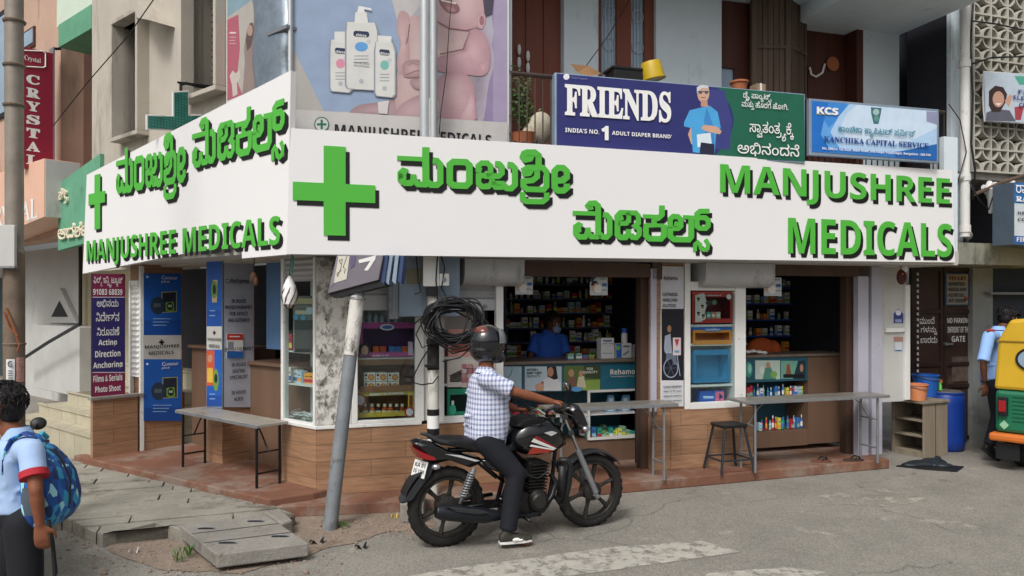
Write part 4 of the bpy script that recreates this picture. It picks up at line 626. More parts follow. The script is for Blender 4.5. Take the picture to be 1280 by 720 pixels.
q = MB(); q.box(U(160, .6, L), -.3, .85, .9, ZL, ZS+.03); b.part('interior_wall', conv(q, L, F), M_dark)
q = MB()
q.box(uB+.02, U(258, 0, L)+.1, .35, .75, ZL, 1.28); q.box(uB+.02, U(258, 0, L)+.1, .3, .8, 1.28, 1.31)
q.box(U(318, .4, L)+.0, -.36, .3, .7, ZL, 1.16); q.box(U(318, .4, L)+.0, -.36, .26, .72, 1.16, 1.19)
b.part('counter', conv(q, L, F), M_brownlam)
q = MB(); q.box(U(333, .3, L), U(352, .3, L), .3, .31, Z(335, 436, .3, L), ZS); b.part('roller_blind', conv(q, L, F), M_curtain)
q = MB(); slats(q, U(163, -.22, L), uB-.03, Z(165, 471, -.22, L), Z(165, 355, -.22, L), -.22, .06); b.part('roller_shutter', conv(q, L, F), M_white)
q = MB(); q.box(U(162, -.24, L), U(162, -.24, L)+.04, -.25, -.21, ZL, Z(165, 352, -.22, L)); q.box(uB-.03, uB+.01, -.23, -.19, ZL, ZS); q.box(U(162, -.24, L), uB-.03, -.245, -.21, Z(165, 357, -.22, L), Z(165, 351, -.22, L)); b.part('shutter_frame', conv(q, L, F), M_white)
q = MB(); u0, u1 = U(352, 0, L), -.012
q.box(u0, u0+.04, -.01, .05, TB+.03, ZS); q.box(u1-.03, u1, -.008, .05, TB+.03, ZS); q.box(u0+.04, u1-.03, 0, .04, TB+.03, TB+.05)
b.part('display_frame', conv(q, L, F), M_white, bevel=.003)
q = MB(); q.box(u0+.02, u1, .3, .32, TB, ZS)
for y in (372, 440, 482): z = Z(375, y, 0, L); q.box(u0+.04, u1-.02, .05, .3, z-.012, z)
b.part('display_shelf', conv(q, L, F), M_white)
q = slats(MB(), u0+.04, u1-.03, Z(370, 352, 0, L), ZS, .02, .05); b.part('roller_shutter', conv(q, L, F), M_shutter)
b.part('display_glass', conv(MB().box(u0+.04, u1-.03, .012, .016, TB+.05, Z(370, 352, 0, L)), L, F), M_dglass)
b.part('display_glass', MB().box(U(447), U(519), .012, .016, TB+.06, Z(450, 388)), M_dglass)
b.part('display_glass', MB().box(U(862), U(918), .0, .004, Z(862, 500), Z(862, 366)), M_dglass)
def door(px0, px1, m, w=WU+.1, panels=2, zt_=5.2, name='door'):
    u0, u1 = U(px0, w), U(px1, w); k = b.part(name, MB().box(u0, u1, w, w+.05, zb, zt_), m, bevel=.004)
    q = MB(); st_ = (u1-u0)/panels
    for i in range(panels+1): q.box(u0+st_*i-.025, u0+st_*i+.025, w-.02, w-.002, zb, zt_)
    q.box(u0, u1, w-.018, w-.002, 3.05, 3.12); b.part('stile', q, m, k); return k
k = door(637, 704, M_doorwood, panels=3)
q = MB()
for x, y in ((649, 62), (649, 78), (660, 70), (660, 85)): p = F.pt(x, y, WU+.06); q.ell(p, .022, .02, .06, 8, 6)
b.part('garland', q, M_whitel, k)
u0, u1 = U(748, WU), U(822, WU); q = MB()
for x0, x1 in ((748, 752), (771, 789), (806, 820)): q.box(U(x0, WU+.05), U(x1, WU+.05), WU+.05, WU+.12, zb, zt)
k = b.part('window', q, M_doorwood, bevel=.004)
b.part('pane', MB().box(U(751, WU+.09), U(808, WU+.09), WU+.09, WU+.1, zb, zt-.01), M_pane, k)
q = MB()
for x0, x1 in ((752, 771), (789, 806)):
    ua, ub = U(x0, WU+.07), U(x1, WU+.07)
    for i in range(1, 4): x = ua+(ub-ua)*i/4; q.tube([(x, WU+.08, zb), (x, WU+.08, 5.2)], .007, 5)
    for z in (3.6, 3.95, 4.3, 4.65, 5.0): q.tube([((ua+ub)/2+.07*math.cos(a), WU+.075, z+.07*math.sin(a)) for a in (2*math.pi*i/12 for i in range(12))], .006, 5, True)
b.part('grille', q, mat('pale_grille_paint', '#b5c2cc', .5), k)
q = MB(); q.box(U(808, WU+.1), U(822, WU+.1), WU+.1, WU+.2, zb, zt); b.part('upstairs_wall', q, M_bluewall)
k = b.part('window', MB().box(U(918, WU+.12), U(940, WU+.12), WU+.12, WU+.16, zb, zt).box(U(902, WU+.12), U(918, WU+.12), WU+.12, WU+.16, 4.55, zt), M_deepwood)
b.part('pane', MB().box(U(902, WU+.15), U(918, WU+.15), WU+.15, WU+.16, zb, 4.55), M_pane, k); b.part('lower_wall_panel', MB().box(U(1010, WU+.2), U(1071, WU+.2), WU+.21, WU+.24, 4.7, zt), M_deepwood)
def leaf(px0, px1, w0, w1, py0, py1):
    q = MB(); (ua, za), (ub, zb_) = F.at(px0, py0, w0), F.at(px1, py0, w1); zlo = F.at(px0, py1, w0)[1]
    n_ = 7
    for i in range(n_):
        t0, t1 = i/n_+.01, (i+1)/n_-.01; A0, A1 = ua+(ub-ua)*t0, ua+(ub-ua)*t1; B0, B1 = w0+(w1-w0)*t0, w0+(w1-w0)*t1; dz = .03 if i in (0, n_-1) else 0
        q.add([(A0, B0-dz*.5, zlo), (A1, B1-dz*.5, zlo), (A1, B1+.03, zlo), (A0, B0+.03, zlo), (A0, B0-dz*.5, za), (A1, B1-dz*.5, za), (A1, B1+.03, za), (A0, B0+.03, za)], [(3, 2, 1, 0), (4, 5, 6, 7), (0, 1, 5, 4), (1, 2, 6, 5), (2, 3, 7, 6), (3, 0, 4, 7)])
    zm = za+(zlo-za)*.52
    q.add([(ua, w0-.02, zm-.02), (ub, w1-.02, zm-.02), (ub, w1-.02, zm+.02), (ua, w0-.02, zm+.02)], [(0, 1, 2, 3)]); return q
b.part('shutter_leaf', leaf(939, 988, WU+.0, WU-.12, -6, 118), M_shutwood); b.part('shutter_leaf', leaf(988, 1008, WU-.12, WU+.06, -6, 118), M_shutwood)
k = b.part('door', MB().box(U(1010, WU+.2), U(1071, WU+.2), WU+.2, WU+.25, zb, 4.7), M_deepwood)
q = MB().lathe([(.001, -.01), (.09, -.008), (.09, 0), (.05, .012)], F.pt(1041, 80, WU+.185), 'y', 18)
b.part('door_rosette', q, M_terra, k)
b.part('garland', MB().tube([F.pt(x, y, WU+.18) for x, y in ((1012, 84), (1014, 93), (1020, 96), (1028, 91), (1031, 80))], .013, 6), M_whitel, k)
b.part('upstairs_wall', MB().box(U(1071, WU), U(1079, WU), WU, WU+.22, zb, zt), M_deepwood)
q = MB(); wr = -.33
u0, u1 = U(639, wr), U(1180, wr); q.tube([(u0, wr, Z(645, 92, wr)), (u1, wr, Z(645, 92, wr)+.03)], .022, 8)
q.tube([(u0, wr, 2.5), (u1, wr, 2.5)], .012, 6)
n_ = 66
for i in range(n_+1):
    u = u0+(u1-u0)*i/n_
    if u < U(700, wr) or u > U(1002, wr): q.tube([(u, wr, 2.36), (u, wr, Z(645, 92, wr)+.02)], .007, 5)
for i in range(5):
    u = U(643+i*11, wr)
    for z in (2.7, 2.95, 3.2): q.tube([(u+.05*math.cos(a), wr-.01, z+.055*math.sin(a)) for a in (2*math.pi*j/10 for j in range(10))], .006, 4, True)
b.part('balcony_railing', q, mat('brown_railing_paint', '#3d302b', .5, var=.2))
b.done()

# ================================================================== NEIGHBOURS
nb = T('neighbour_building', 'pink brown and grey house with stairs left of the corner shop', 'building', L)
z7 = 7.2
nb.part('upper_wall', MB().box(U(-160, .2, L), U(76, .2, L), .2, .5, 2.75, z7), M_pink)
nb.part('recess_wall', MB().box(U(70, 1.0, L)-.3, uL+.02, 1.0, 1.15, 2.9, z7), M_brownwall)
nb.part('recess_wall', MB().box(U(76, .2, L)-.02, U(76, .2, L)+.02, .5, 1.0, 2.75, z7), M_brownwall)
q = MB().box(U(73, .0, L), uL-.01, 0, 1.0, Z(113, 36, 0, L), Z(113, 6, 0, L)); nb.part('green_band', q, M_greenp)
q = MB().box(U(71, .03, L), uL-.01, .03, 1.0, Z(113, 6, 0, L)+.003, z7); nb.part('parapet', q, mat('pale_green_wall', '#c5d3c2', .8, var=.05, dirt=('#a3ad9d', .3, 2)))
nb.part('lower_wall', MB().box(U(-160, 1.2, L), U(102, 1.2, L), 1.2, 1.4, 0, 2.8), M_grey)
nb.part('porch_wall', MB().box(U(102, 1.2, L), uL+.3, 1.2, 1.3, 0, 2.8), mat('beige_wall', '#a89f85', .8, var=.08, dirt=('#7d765f', .35, 1.5)))
nb.part('drain_pipe', MB().tube([(U(100.5, 1.1, L), 1.1, .5), (U(100.5, 1.1, L), 1.1, 2.8)], .03, 8), M_black)
k = nb.part('window', MB().box(U(28, .18, L), U(43, .18, L), .17, .2, Z(28, 66, .18, L), Z(28, 42, .18, L)), M_deepwood, bevel=.005)
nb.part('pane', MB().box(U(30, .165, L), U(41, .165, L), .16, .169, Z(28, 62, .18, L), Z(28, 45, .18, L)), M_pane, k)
q = MB(); T3 = [L.at(x, y, 1.1) for x, y in ((56, 404), (73, 360), (94, 404))]; q.prism(T3, 1.12, 1.2, 'y'); k = nb.part('triangular_panel', q, M_grey, bevel=.008)
q = MB().prism([L.at(x, y, 1.1) for x, y in ((63, 396), (73, 376), (83.5, 396))], 1.112, 1.13, 'y'); nb.part('triangular_dark_inset', q, M_black, k)  # flat black inset paints the dark of a triangular opening
nb.part('half_wall', MB().box(U(42, .75, L), U(99, .75, L), .75, 1.2, .3, Z(60, 407, .75, L)), M_grey, bevel=.01)
nb.part('handrail', MB().tube([L.pt(20, 454, .5), L.pt(60, 428, .5), L.pt(100, 405, .5)], .028, 8), mat('dark_handrail_paint', '#20242c', .4), smooth=True)
q = MB(); ue = uB-.06
for i, (zt_, w0) in enumerate(((.345, -.67), (.47, -.4), (.60, -.1), (.735, .2), (.94, .55))):
    q.box(-5.6+.12*i, ue, w0, 1.2, [.0, .345, .47, .6, .735][i]+.002, zt_); q.box(-5.6+.12*i, ue, w0-.015, w0+.02, zt_+.001, zt_+.022)
nb.part('stairs', q, M_steptile)
nb.part('stair_cheek', MB().box(uB-.05, uB+.01, -.72, -.26, ZL-.1, Z(113, 500, -.72, L)), M_tile)
nb.part('stair_cheek', MB().box(U(160, -.25, L)-.3, uB-.06, -.26, .3, .4, Z(113, 500, -.72, L)-.01), M_tile)
nb.part('cheek_top', MB().box(uB-.07, uB+.03, -.74, -.2, Z(113, 500, -.72, L)+.002, Z(113, 500, -.72, L)+.03), M_conc)
k = nb.part('window', MB().box(U(-60, .17, L), U(7, .17, L), .16, .19, Z(0, 148, .17, L), Z(0, 16, .17, L)), M_black)
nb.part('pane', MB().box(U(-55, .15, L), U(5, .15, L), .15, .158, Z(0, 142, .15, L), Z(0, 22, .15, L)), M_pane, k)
nb.part('shop_front', MB().box(U(-60, 1.1, L), U(3, 1.1, L), 1.1, 1.19, .3, 2.3), mat('dark_teal_paint', '#23393f', .5))
nb.done()
RB = T('screen_block_house', 'weathered house with pierced concrete screen blocks right of the shop', 'building', F)
wj = -.1
RB.part('pillar', MB().box(U(1216, .5), U(1241, .5), .5, .61, 0, Z(1216, 322, .5)), mat('dull_grey_pillar_paint', '#8e9290', .8, var=.1, dirt=('#6c6f6b', .4, 2)))
RB.part('fascia', MB().box(U(1197, -.2), U(1480, -.2), -.2, .5, Z(1197, 330, -.2), Z(1197, 303, -.2)), mat('mossy_concrete', '#84857a', .9, var=.15, scale=3, dirt=('#4d5144', .48, 3, (1, 1, .4)), rust=('#a9aa9c', .25, 7), bump=.3))
RB.part('shop_wall', MB().box(U(1241, .62), U(1480, .62), .62, .7, 0, 2.4), mat('dark_blue_shop_front', '#2b3440', .5, var=.15))
RB.part('shelf', MB().box(U(1243, .35), U(1330, .35), .4, .6, 1.9, 1.93), M_steel)
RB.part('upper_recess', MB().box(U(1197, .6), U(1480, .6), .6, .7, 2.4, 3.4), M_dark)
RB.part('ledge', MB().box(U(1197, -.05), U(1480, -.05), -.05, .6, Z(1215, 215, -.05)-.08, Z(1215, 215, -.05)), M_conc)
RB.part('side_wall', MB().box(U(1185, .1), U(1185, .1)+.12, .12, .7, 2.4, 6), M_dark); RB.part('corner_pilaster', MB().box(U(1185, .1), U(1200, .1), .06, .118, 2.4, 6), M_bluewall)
jm = mat('screen_block_cement', '#b2afa4', .9, var=.12, scale=4, dirt=('#7d776a', .35, 3))
u0 = U(1217, wj); z0 = Z(1217, 214, wj); pit = .262; q = MB()
for r_ in range(12):
    for c_ in range(11):
        x, z = u0+c_*pit, z0+r_*pit; t = .02
        q.box(x, x+pit, wj, wj+.12, z, z+t); q.box(x, x+t, wj, wj+.12, z+t, z+pit)
        for cx, cz, a0 in ((x+t, z+t, 0), (x+pit, z+t, 90), (x+pit, z+pit, 180), (x+t, z+pit, 270)):
            rr = (pit-t)/2*.98; n_ = 5
            ring = [(cx+rr*math.cos(R(a0+90*i/n_)), cz+rr*math.sin(R(a0+90*i/n_))) for i in range(n_+1)]; rin = [(cx+(rr-.02)*math.cos(R(a0+90*i/n_)), cz+(rr-.02)*math.sin(R(a0+90*i/n_))) for i in range(n_+1)]
            for i in range(n_):
                A0, A1, B1, B0 = ring[i], ring[i+1], rin[i+1], rin[i]
                q.add([(A0[0], wj+.01, A0[1]), (A1[0], wj+.01, A1[1]), (B1[0], wj+.01, B1[1]), (B0[0], wj+.01, B0[1]), (A0[0], wj+.11, A0[1]), (A1[0], wj+.11, A1[1]), (B1[0], wj+.11, B1[1]), (B0[0], wj+.11, B0[1])], [(0, 1, 2, 3), (7, 6, 5, 4), (0, 4, 5, 1), (2, 6, 7, 3)])
RB.part('pierced_screen', q, jm)
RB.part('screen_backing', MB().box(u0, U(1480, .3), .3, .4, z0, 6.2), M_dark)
RB.done()

# ================================================================== SIGNS
# ---- the two big white signboards
WL, WF = -.467, -.5
def strokes(data, wd):
    out = []
    for wid, *pts in data:
        closed = pts[0] == pts[-1]; p = pts[:-1] if closed else pts; n = len(p); a, b_ = [], []
        for i in range(n):
            def dirv(q0, q1): l = math.hypot(q1[0]-q0[0], q1[1]-q0[1]) or 1; return ((q1[0]-q0[0])/l, (q1[1]-q0[1])/l)
            d0 = dirv(p[i-1], p[i]) if (closed or i > 0) else dirv(p[i], p[i+1]); d1 = dirv(p[i], p[(i+1) % n]) if (closed or i < n-1) else d0
            m = (-(d0[1]+d1[1]), d0[0]+d1[0]); l = math.hypot(*m) or 1; m = (m[0]/l, m[1]/l); cs = max(.5, m[0]*-d0[1]+m[1]*d0[0]); h = wid*.45/cs
            x, y = p[i]
            if not closed and i in (0, n-1): s_ = -1 if i == 0 else 1; dd = d1 if i == 0 else d0; x += dd[0]*wid*.0*s_
            a.append((x+m[0]*h, y+m[1]*h)); b_.append((x-m[0]*h, y-m[1]*h))
        for i in range(n if closed else n-1): j = (i+1) % n; out.append([a[i], a[j], b_[j], b_[i]])
    return out
MANJU = [(34, (60, 121), (252, 130)), (52, (250, 49), (250, 135), (252, 305)), (44, (128, 215), (100, 205), (82, 222), (82, 262), (108, 288), (150, 288), (168, 266), (168, 230)), (44, (168, 262), (198, 296), (250, 298), (272, 282)),
 (46, (297, 138), (325, 141), (347, 166), (347, 282), (325, 301), (285, 300), (262, 280)), (60, (70, 240), (120, 238)),
 (48, (410, 166), (434, 146), (518, 149), (541, 170), (541, 284), (518, 306), (434, 303), (410, 282), (410, 166)),
 (40, (622, 205), (600, 200), (600, 173), (622, 155), (660, 155), (682, 176), (682, 215), (655, 236), (602, 240), (602, 290), (625, 312), (666, 312), (690, 288), (690, 262)),
 (42, (690, 270), (715, 314), (760, 314), (782, 294)), (42, (712, 159), (738, 161), (757, 180), (757, 222), (735, 242), (640, 242)),
 (44, (795, 165), (822, 168), (844, 190), (844, 300), (820, 324), (790, 323), (768, 300)), (30, (690, 285), (775, 288)),
 (46, (958, 98), (945, 125), (915, 132), (898, 112), (905, 92), (925, 84), (975, 84), (1002, 106), (1002, 190)),
 (42, (955, 196), (940, 222), (912, 226), (906, 200), (930, 185), (972, 185), (992, 205), (992, 245), (962, 270), (900, 276), (900, 308), (925, 329), (1035, 332), (1055, 308), (1055, 212), (1030, 186), (1000, 184)),
 (40, (895, 348), (895, 392), (918, 410), (1028, 412), (1056, 390), (1056, 352)),
 (46, (1190, 292), (1190, 320), (1168, 338), (1130, 338), (1108, 315), (1108, 208), (1130, 186), (1166, 187), (1190, 210), (1190, 248), (1166, 270), (1125, 272))]
MEDI = [(38, (67, 168), (265, 174)), (50, (228, 118), (205, 124), (192, 108), (206, 92), (245, 90), (270, 112), (270, 350)), (48, (140, 275), (115, 262), (92, 278), (92, 330), (118, 360), (164, 360), (188, 332), (188, 285)), (46, (188, 330), (215, 358), (262, 360), (285, 342)), (60, (80, 295), (135, 295)),
 (48, (308, 182), (338, 185), (362, 212), (362, 338), (338, 362), (308, 360), (282, 338)),
 (44, (470, 205), (435, 215), (424, 190), (448, 164), (570, 168), (592, 192), (592, 250), (565, 272), (598, 296), (598, 340), (574, 366), (545, 364), (512, 335), (512, 298)), (50, (424, 185), (424, 342), (450, 364), (488, 364), (512, 335)), (42, (500, 165), (515, 188), (515, 232), (492, 252), (430, 254)),
 (36, (628, 194), (770, 200)), (48, (780, 108), (780, 182), (750, 210), (720, 215)), (48, (718, 195), (718, 275)), (34, (632, 268), (800, 268)), (50, (652, 280), (652, 348), (680, 374), (772, 376), (796, 348), (796, 262)),
 (46, (905, 240), (892, 285)), (46, (846, 290), (846, 218), (870, 196), (908, 198), (930, 222), (930, 272), (908, 292), (850, 292)), (50, (846, 280), (846, 354), (875, 380), (995, 382), (1014, 358), (1014, 205)), (34, (948, 200), (1040, 206)),
 (44, (1160, 154), (1085, 154), (1060, 175), (1060, 275), (1080, 291), (1130, 292), (1150, 270), (1150, 228), (1125, 206), (1070, 206)),
 (34, (1045, 475), (1045, 420), (1065, 402), (1085, 420), (1092, 452), (1115, 465), (1145, 452), (1150, 415), (1128, 378))]
def stroke_mb(mb, fr, data, mapf, w, depth, off=(0, 0)):
    for k, qd in enumerate(strokes(data, 1)):
        pts = [mapf(x, y) for x, y in qd]; pts = [(a+off[0], c+off[1]) for a, c in pts]
        mb.prism(pts, w-depth-(k % 7)*.0004, w, 'y')
    return mb
def letter_parts(t, add):
    g, s_ = MB(), MB(); add(g, WB-.005, .004, (0, 0)); add(s_, WB-.0015, .003, OFF); t.part('letters', g, M_letter); t.part('letter_outline', s_, M_lshadow)
big = T('signboard', 'long white shop signboard with large green cross over the front shutters', 'signboard', F)
WB = WF
pl = [F.at(x, y, WF) for x, y in ((362, 160), (1190, 213), (1194, 328), (358.5, 317.5))]
big.part('panel', MB().prism(pl, WF, WF+.05, 'y'), M_panel)
WB = WF; OFF = (.032, -.04)
letter_parts(big, lambda m, w, d, o: stroke_mb(m, F, MANJU, lambda x, y: F.at(485+x/5.333, 175+y/5.333, WF), w, d, o))
letter_parts(big, lambda m, w, d, o: stroke_mb(m, F, MEDI, lambda x, y: F.at(705+x/6.4, 240+y/6.4, WF), w, d, o))
letter_parts(big, lambda m, w, d, o: txt(m, F, 'MANJUSHREE', 'sans', 900, 1187, 204.5, 250.5, w, d, 0, o))
letter_parts(big, lambda m, w, d, o: txt(m, F, 'MEDICALS', 'sans', 985, 1189.5, 271.5, 317, w, d, 0, o))
def cross(m, fr, w, d, o, px, vy, hx, hy):
    u0, z1 = fr.at(px[0], vy[0], w); z0 = fr.at(px[0], vy[1], w)[1]; u1 = fr.at(px[1], vy[0], w)[0]; h0, k1 = fr.at(hx[0], hy[0], w); k0 = fr.at(hx[0], hy[1], w)[1]; h1 = fr.at(hx[1], hy[0], w)[0]
    m.prism([(a+o[0], c+o[1]) for a, c in ((u0, z0), (u1, z0), (u1, k0), (h1, k0), (h1, k1), (u1, k1), (u1, z1), (u0, z1), (u0, k1), (h0, k1), (h0, k0), (u0, k0))], w-d, w, 'y')
g, s_ = MB(), MB(); cross(g, F, WF-.005, .004, (0, 0), (404.5, 432), (182, 294), (366, 469), (227, 250)); cross(s_, F, WF-.0015, .003, OFF, (404.5, 432), (182, 294), (366, 469), (227, 250))
big.part('cross', g, M_letter); big.part('cross_outline', s_, M_lshadow)
big.done()
lef = T('signboard', 'white signboard with green letters slanting down the side street side of the corner', 'signboard', L)
pl = [L.at(x, y, WL) for x, y in ((108.4, 218.6), (363.5, 88), (359.5, 318), (302.4, 323), (302.4, 302.5), (103.4, 342))]
lef.part('panel', MB().prism(pl, WL, WL+.05, 'y'), M_panel)
WB = WL; OFF = (.045, -.035)
def fit(fr, data, px0, px1, zt_, zb_, w):
    xs = [p[0] for q in strokes(data, 1) for p in q]; ys = [p[1] for q in strokes(data, 1) for p in q]; u0, u1 = fr.at(px0, 250, w)[0], fr.at(px1, 250, w)[0]
    sl_ = .035
    def f(x, y): return u0+(x-min(xs))/(max(xs)-min(xs))*(u1-u0), zt_-(y-sl_*(x-min(xs))-min(ys))/(max(ys)-sl_*(max(xs)-min(xs))-min(ys))*(zt_-zb_)
    return f
f1 = fit(L, MANJU, 146, 233, Z(209, 171, WL, L), Z(212, 248, WL, L), WL); f2 = fit(L, MEDI, 241, 357, Z(262, 146, WL, L), Z(350, 200, WL, L), WL)
letter_parts(lef, lambda m, w, d, o: stroke_mb(m, L, MANJU, f1, w, d, o))
letter_parts(lef, lambda m, w, d, o: stroke_mb(m, L, MEDI, f2, w, d, o))
letter_parts(lef, lambda m, w, d, o: txt(m, L, 'MANJUSHREE MEDICALS', 'sans', 108.5, 350, 301, 334, w, d, 0, o))
g, s_ = MB(), MB(); cross(g, L, WL-.005, .004, (0, 0), (118.5, 125.5), (219, 287), (111, 131.5), (243, 257)); cross(s_, L, WL-.0015, .003, OFF, (118.5, 125.5), (219, 287), (111, 131.5), (243, 257))
lef.part('cross', g, M_letter); lef.part('cross_outline', s_, M_lshadow)
lef.done()

# ---- baby care hoarding
hb = T('hoarding', 'tall baby care hoarding with laughing baby and three white bottles above the shop corner', 'hoarding', F)
wh = .0
hb.part('board', MB().box(U(365.5, wh), U(636, wh), wh, wh+.06, Z(500, 180, wh)-.1, 6.4), M_white)
hb.part('edge_post', MB().tube([(U(363, -.02), -.02, 3.2), (U(363, -.02), -.02, 6.3)], .022, 8), M_galv)
p = PR(F, wh-.003)
p.poly([(367, -130), (634, -130), (634, 182), (367, 165)], '#a8a9b4')
p.poly([(367, 0), (367, -130), (520, -130), (490, 0), (528, 142), (405, 139), (367, 62)], '#8ea0ba')
p.poly([(367, 62), (405, 139), (367, 137)], '#aaa7a1')
p.poly([(600, -130), (634, -130), (634, 154), (592, 150), (610, 100), (617, 40)], '#8f80a2'); p.poly([(618, -130), (634, -130), (634, 154), (616, 152)], '#a195b0')
p.poly([(367, 137), (634, 153.5), (634, 182), (367, 165)], '#c0bdba')
zc_ = lambda *q: [(350+x/4.26, y/4.26) for x, y in q]
p.shade(zc_((1050, 60), (1110, 150), (1140, 330), (1110, 450), (1075, 660), (980, 660), (960, 200)), '#a096ac', '#6f6a80', 6)
p.poly([(490, 0), (505, -40), (530, -60), (545, -20), (520, 14), (500, 40)], '#b9b6b6')
p.shade(zc_((370, 600), (420, 560), (520, 545), (640, 530), (700, 600), (640, 640), (500, 612), (430, 606)), '#86606a', '#a5848c')
p.shade(zc_((700, 85), (820, 100), (960, 150), (1010, 180), (1010, 300), (900, 330), (800, 420), (790, 640), (640, 625), (610, 470), (640, 330), (650, 180)), '#b08f92', '#cfb8b3', 9)
p.shade(zc_((690, 85), (640, 60), (620, 140), (640, 250), (620, 330), (640, 400), (690, 330), (685, 200)), '#a87f86', '#bf9ea0', 6)
p.line(zc_((690, 130), (682, 200), (672, 235)), 1.2, '#7d5a62')
p.shade(zc_((830, -160), (960, -200), (1070, -120), (1090, 20), (1070, 120), (1000, 158), (900, 150), (830, 100), (800, 0)), '#b58791', '#d3b1b4', 9)
p.poly([(600, -30), (608, -40), (618, -6), (615, 18), (606, 22), (604, 4)], '#4b4453'); p.poly([(536, -20), (545, -60), (580, -75), (612, -50), (618, 0), (605, -10), (585, -55), (555, -52)], '#4b4453')
p.shade(zc_((1050, 80), (1085, 70), (1095, 110), (1075, 155), (1050, 140)), '#b5868f', '#cfa9ad', 4); p.ov(602, 26, 3, 6, '#9a6a76')
p.shade(zc_((845, 5), (880, -10), (945, 25), (955, 60), (925, 75), (880, 60)), '#6d2a38', '#8f4552', 4); p.shade(zc_((880, 35), (920, 40), (935, 62), (900, 62)), '#b0616e', '#c57f88', 3); p.poly(zc_((855, -2), (940, 15), (935, 24), (860, 8)), '#e9dcd9'); p.ov(552, -24, 5, 3, '#3b2f36'); p.ov(583, -22, 5, 3, '#3b2f36')
p.line(zc_((830, 112), (900, 152), (1000, 164), (1060, 152)), 1.3, '#8d5f6b')
p.shade(zc_((1010, 165), (1070, 165), (1110, 230), (1118, 330), (1090, 400), (1000, 400), (830, 375), (830, 310), (960, 280), (985, 250)), '#a87484', '#c79ca6', 8, (3, -2))
p.line(zc_((1010, 175), (985, 230), (975, 262), (850, 290)), 1.1, '#8d606d'); p.shade(zc_((1060, 340), (1095, 330), (1090, 380), (1068, 385)), '#b07f8d', '#bd8f9b', 3)
p.shade(zc_((655, 340), (700, 320), (760, 330), (765, 400), (690, 415), (655, 400)), '#8f666d', '#ba9698', 5); p.line(zc_((670, 400), (720, 380), (760, 376)), 1, '#7d545c'); p.line(zc_((680, 350), (705, 335), (740, 350)), .8, '#8f6a70'); p.shade(zc_((690, 430), (760, 420), (762, 470), (720, 475)), '#96707a', '#a8868c', 3)
p.shade(zc_((820, 640), (815, 470), (860, 405), (935, 385), (1000, 405), (1035, 470), (1040, 560), (1030, 648)), '#a5727f', '#cba5ab', 9, (-3, -6)); p.shade(zc_((960, 640), (985, 560), (1020, 500), (1036, 560), (1028, 646)), '#b88994', '#cfabb2', 4)
p.shade(zc_((620, 640), (640, 560), (760, 500), (800, 520), (800, 640)), '#9d7680', '#b8969c', 5)
p.poly([(367, 137), (634, 153.5), (634, 182), (367, 165)], '#c0bdba')
p.poly([(472, 128), (486, 126), (484, 143), (473, 142)], '#c8c4c4')
def bottle(x0, x1, y0, y1, cap, blob, lab):
    w_ = x1-x0; p.poly([(x0+2, y0+8), (x1-2, y0+8+w_*.03), (x1+1, y0+20), (x1+1, y1-4), (x1-3, y1), (x0+3, y1-2), (x0, y1-6), (x0, y0+20)], '#8f939c')
    p.poly([(x0+3, y0+8), (x1-4, y0+9), (x1-1, y0+20), (x1-1, y1-5), (x1-5, y1-1), (x0+4, y1-3), (x0+2, y1-7), (x0+2, y0+20)], '#cfcfcb')
    p.poly(cap, '#d6d6d3'); lx = (x0+x1)/2; p.poly([(lx-w_*.24, lab-2.5), (lx-w_*.18, lab-4), (lx+w_*.18, lab-3), (lx+w_*.24, lab-1), (lx+w_*.24, lab+3), (lx+w_*.18, lab+4.4), (lx-w_*.18, lab+3.4), (lx-w_*.24, lab+2)], '#2a3350'); p.ov((x0+x1)/2, lab+16, w_*.2, 6, blob); p.ov((x0+x1)/2+w_*.22, lab+10, 3, 3, '#b9bec5')
    for i in range(3): p.rect((x0+x1)/2-w_*.22, lab+27+i*4, (x0+x1)/2+w_*.22, lab+28+i*4, '#8b9098')
    p.ov((x0+x1)/2, y1-12, 3, 3, '#aab0b6')
bottle(411, 440, 42, 117, [(418, 40), (431, 40), (431, 54), (418, 53)], '#d18aa0', 64)
bottle(431, 472, 20, 114, [(444, 16), (458, 16), (460, 29), (443, 29)], '#5d9ad0', 43)
p.poly([(446, 17), (456, 17), (455, 12), (464, 14), (464, 11), (448, 8)], '#dcdcda')
bottle(467, 494, 45, 123, [(472, 45), (489, 46), (489, 54), (472, 54)], '#74b5aa', 66)
p.ov(402, 156, 9.5, 9.5, '#3f6e62'); p.ov(402, 156, 8, 8, '#c9c8c4'); p.rect(400.6, 150, 403.4, 162, '#1e6a55'); p.rect(396, 154.6, 408, 157.4, '#1e6a55')
hb.part('print', p, M_print)
q = MB(); w = wh-.005-p.k*.0001
for s_, x0, x1, y in (('chicco', 419.5, 431.5, 62.5), ('chicco', 445, 458, 41.5), ('chicco', 474.5, 487, 64.5)): txt(q, F, s_, 'sans', x0, x1, y, y+3.4, w)
hb.part('bottle_lettering', q, M_whitel)
q = MB(); txt(q, F, 'MANJUSHREE MEDICALS', 'sans', 418.5, 614, 155, 175, w)
for s_, y in (('Gentle Baby', 77), ('Wash and Shampoo', 80.5)): txt(q, F, s_, 'thin', 442, 462, y, y+2.4, w)
hb.part('lettering', q, M_blackl)
hb.done()

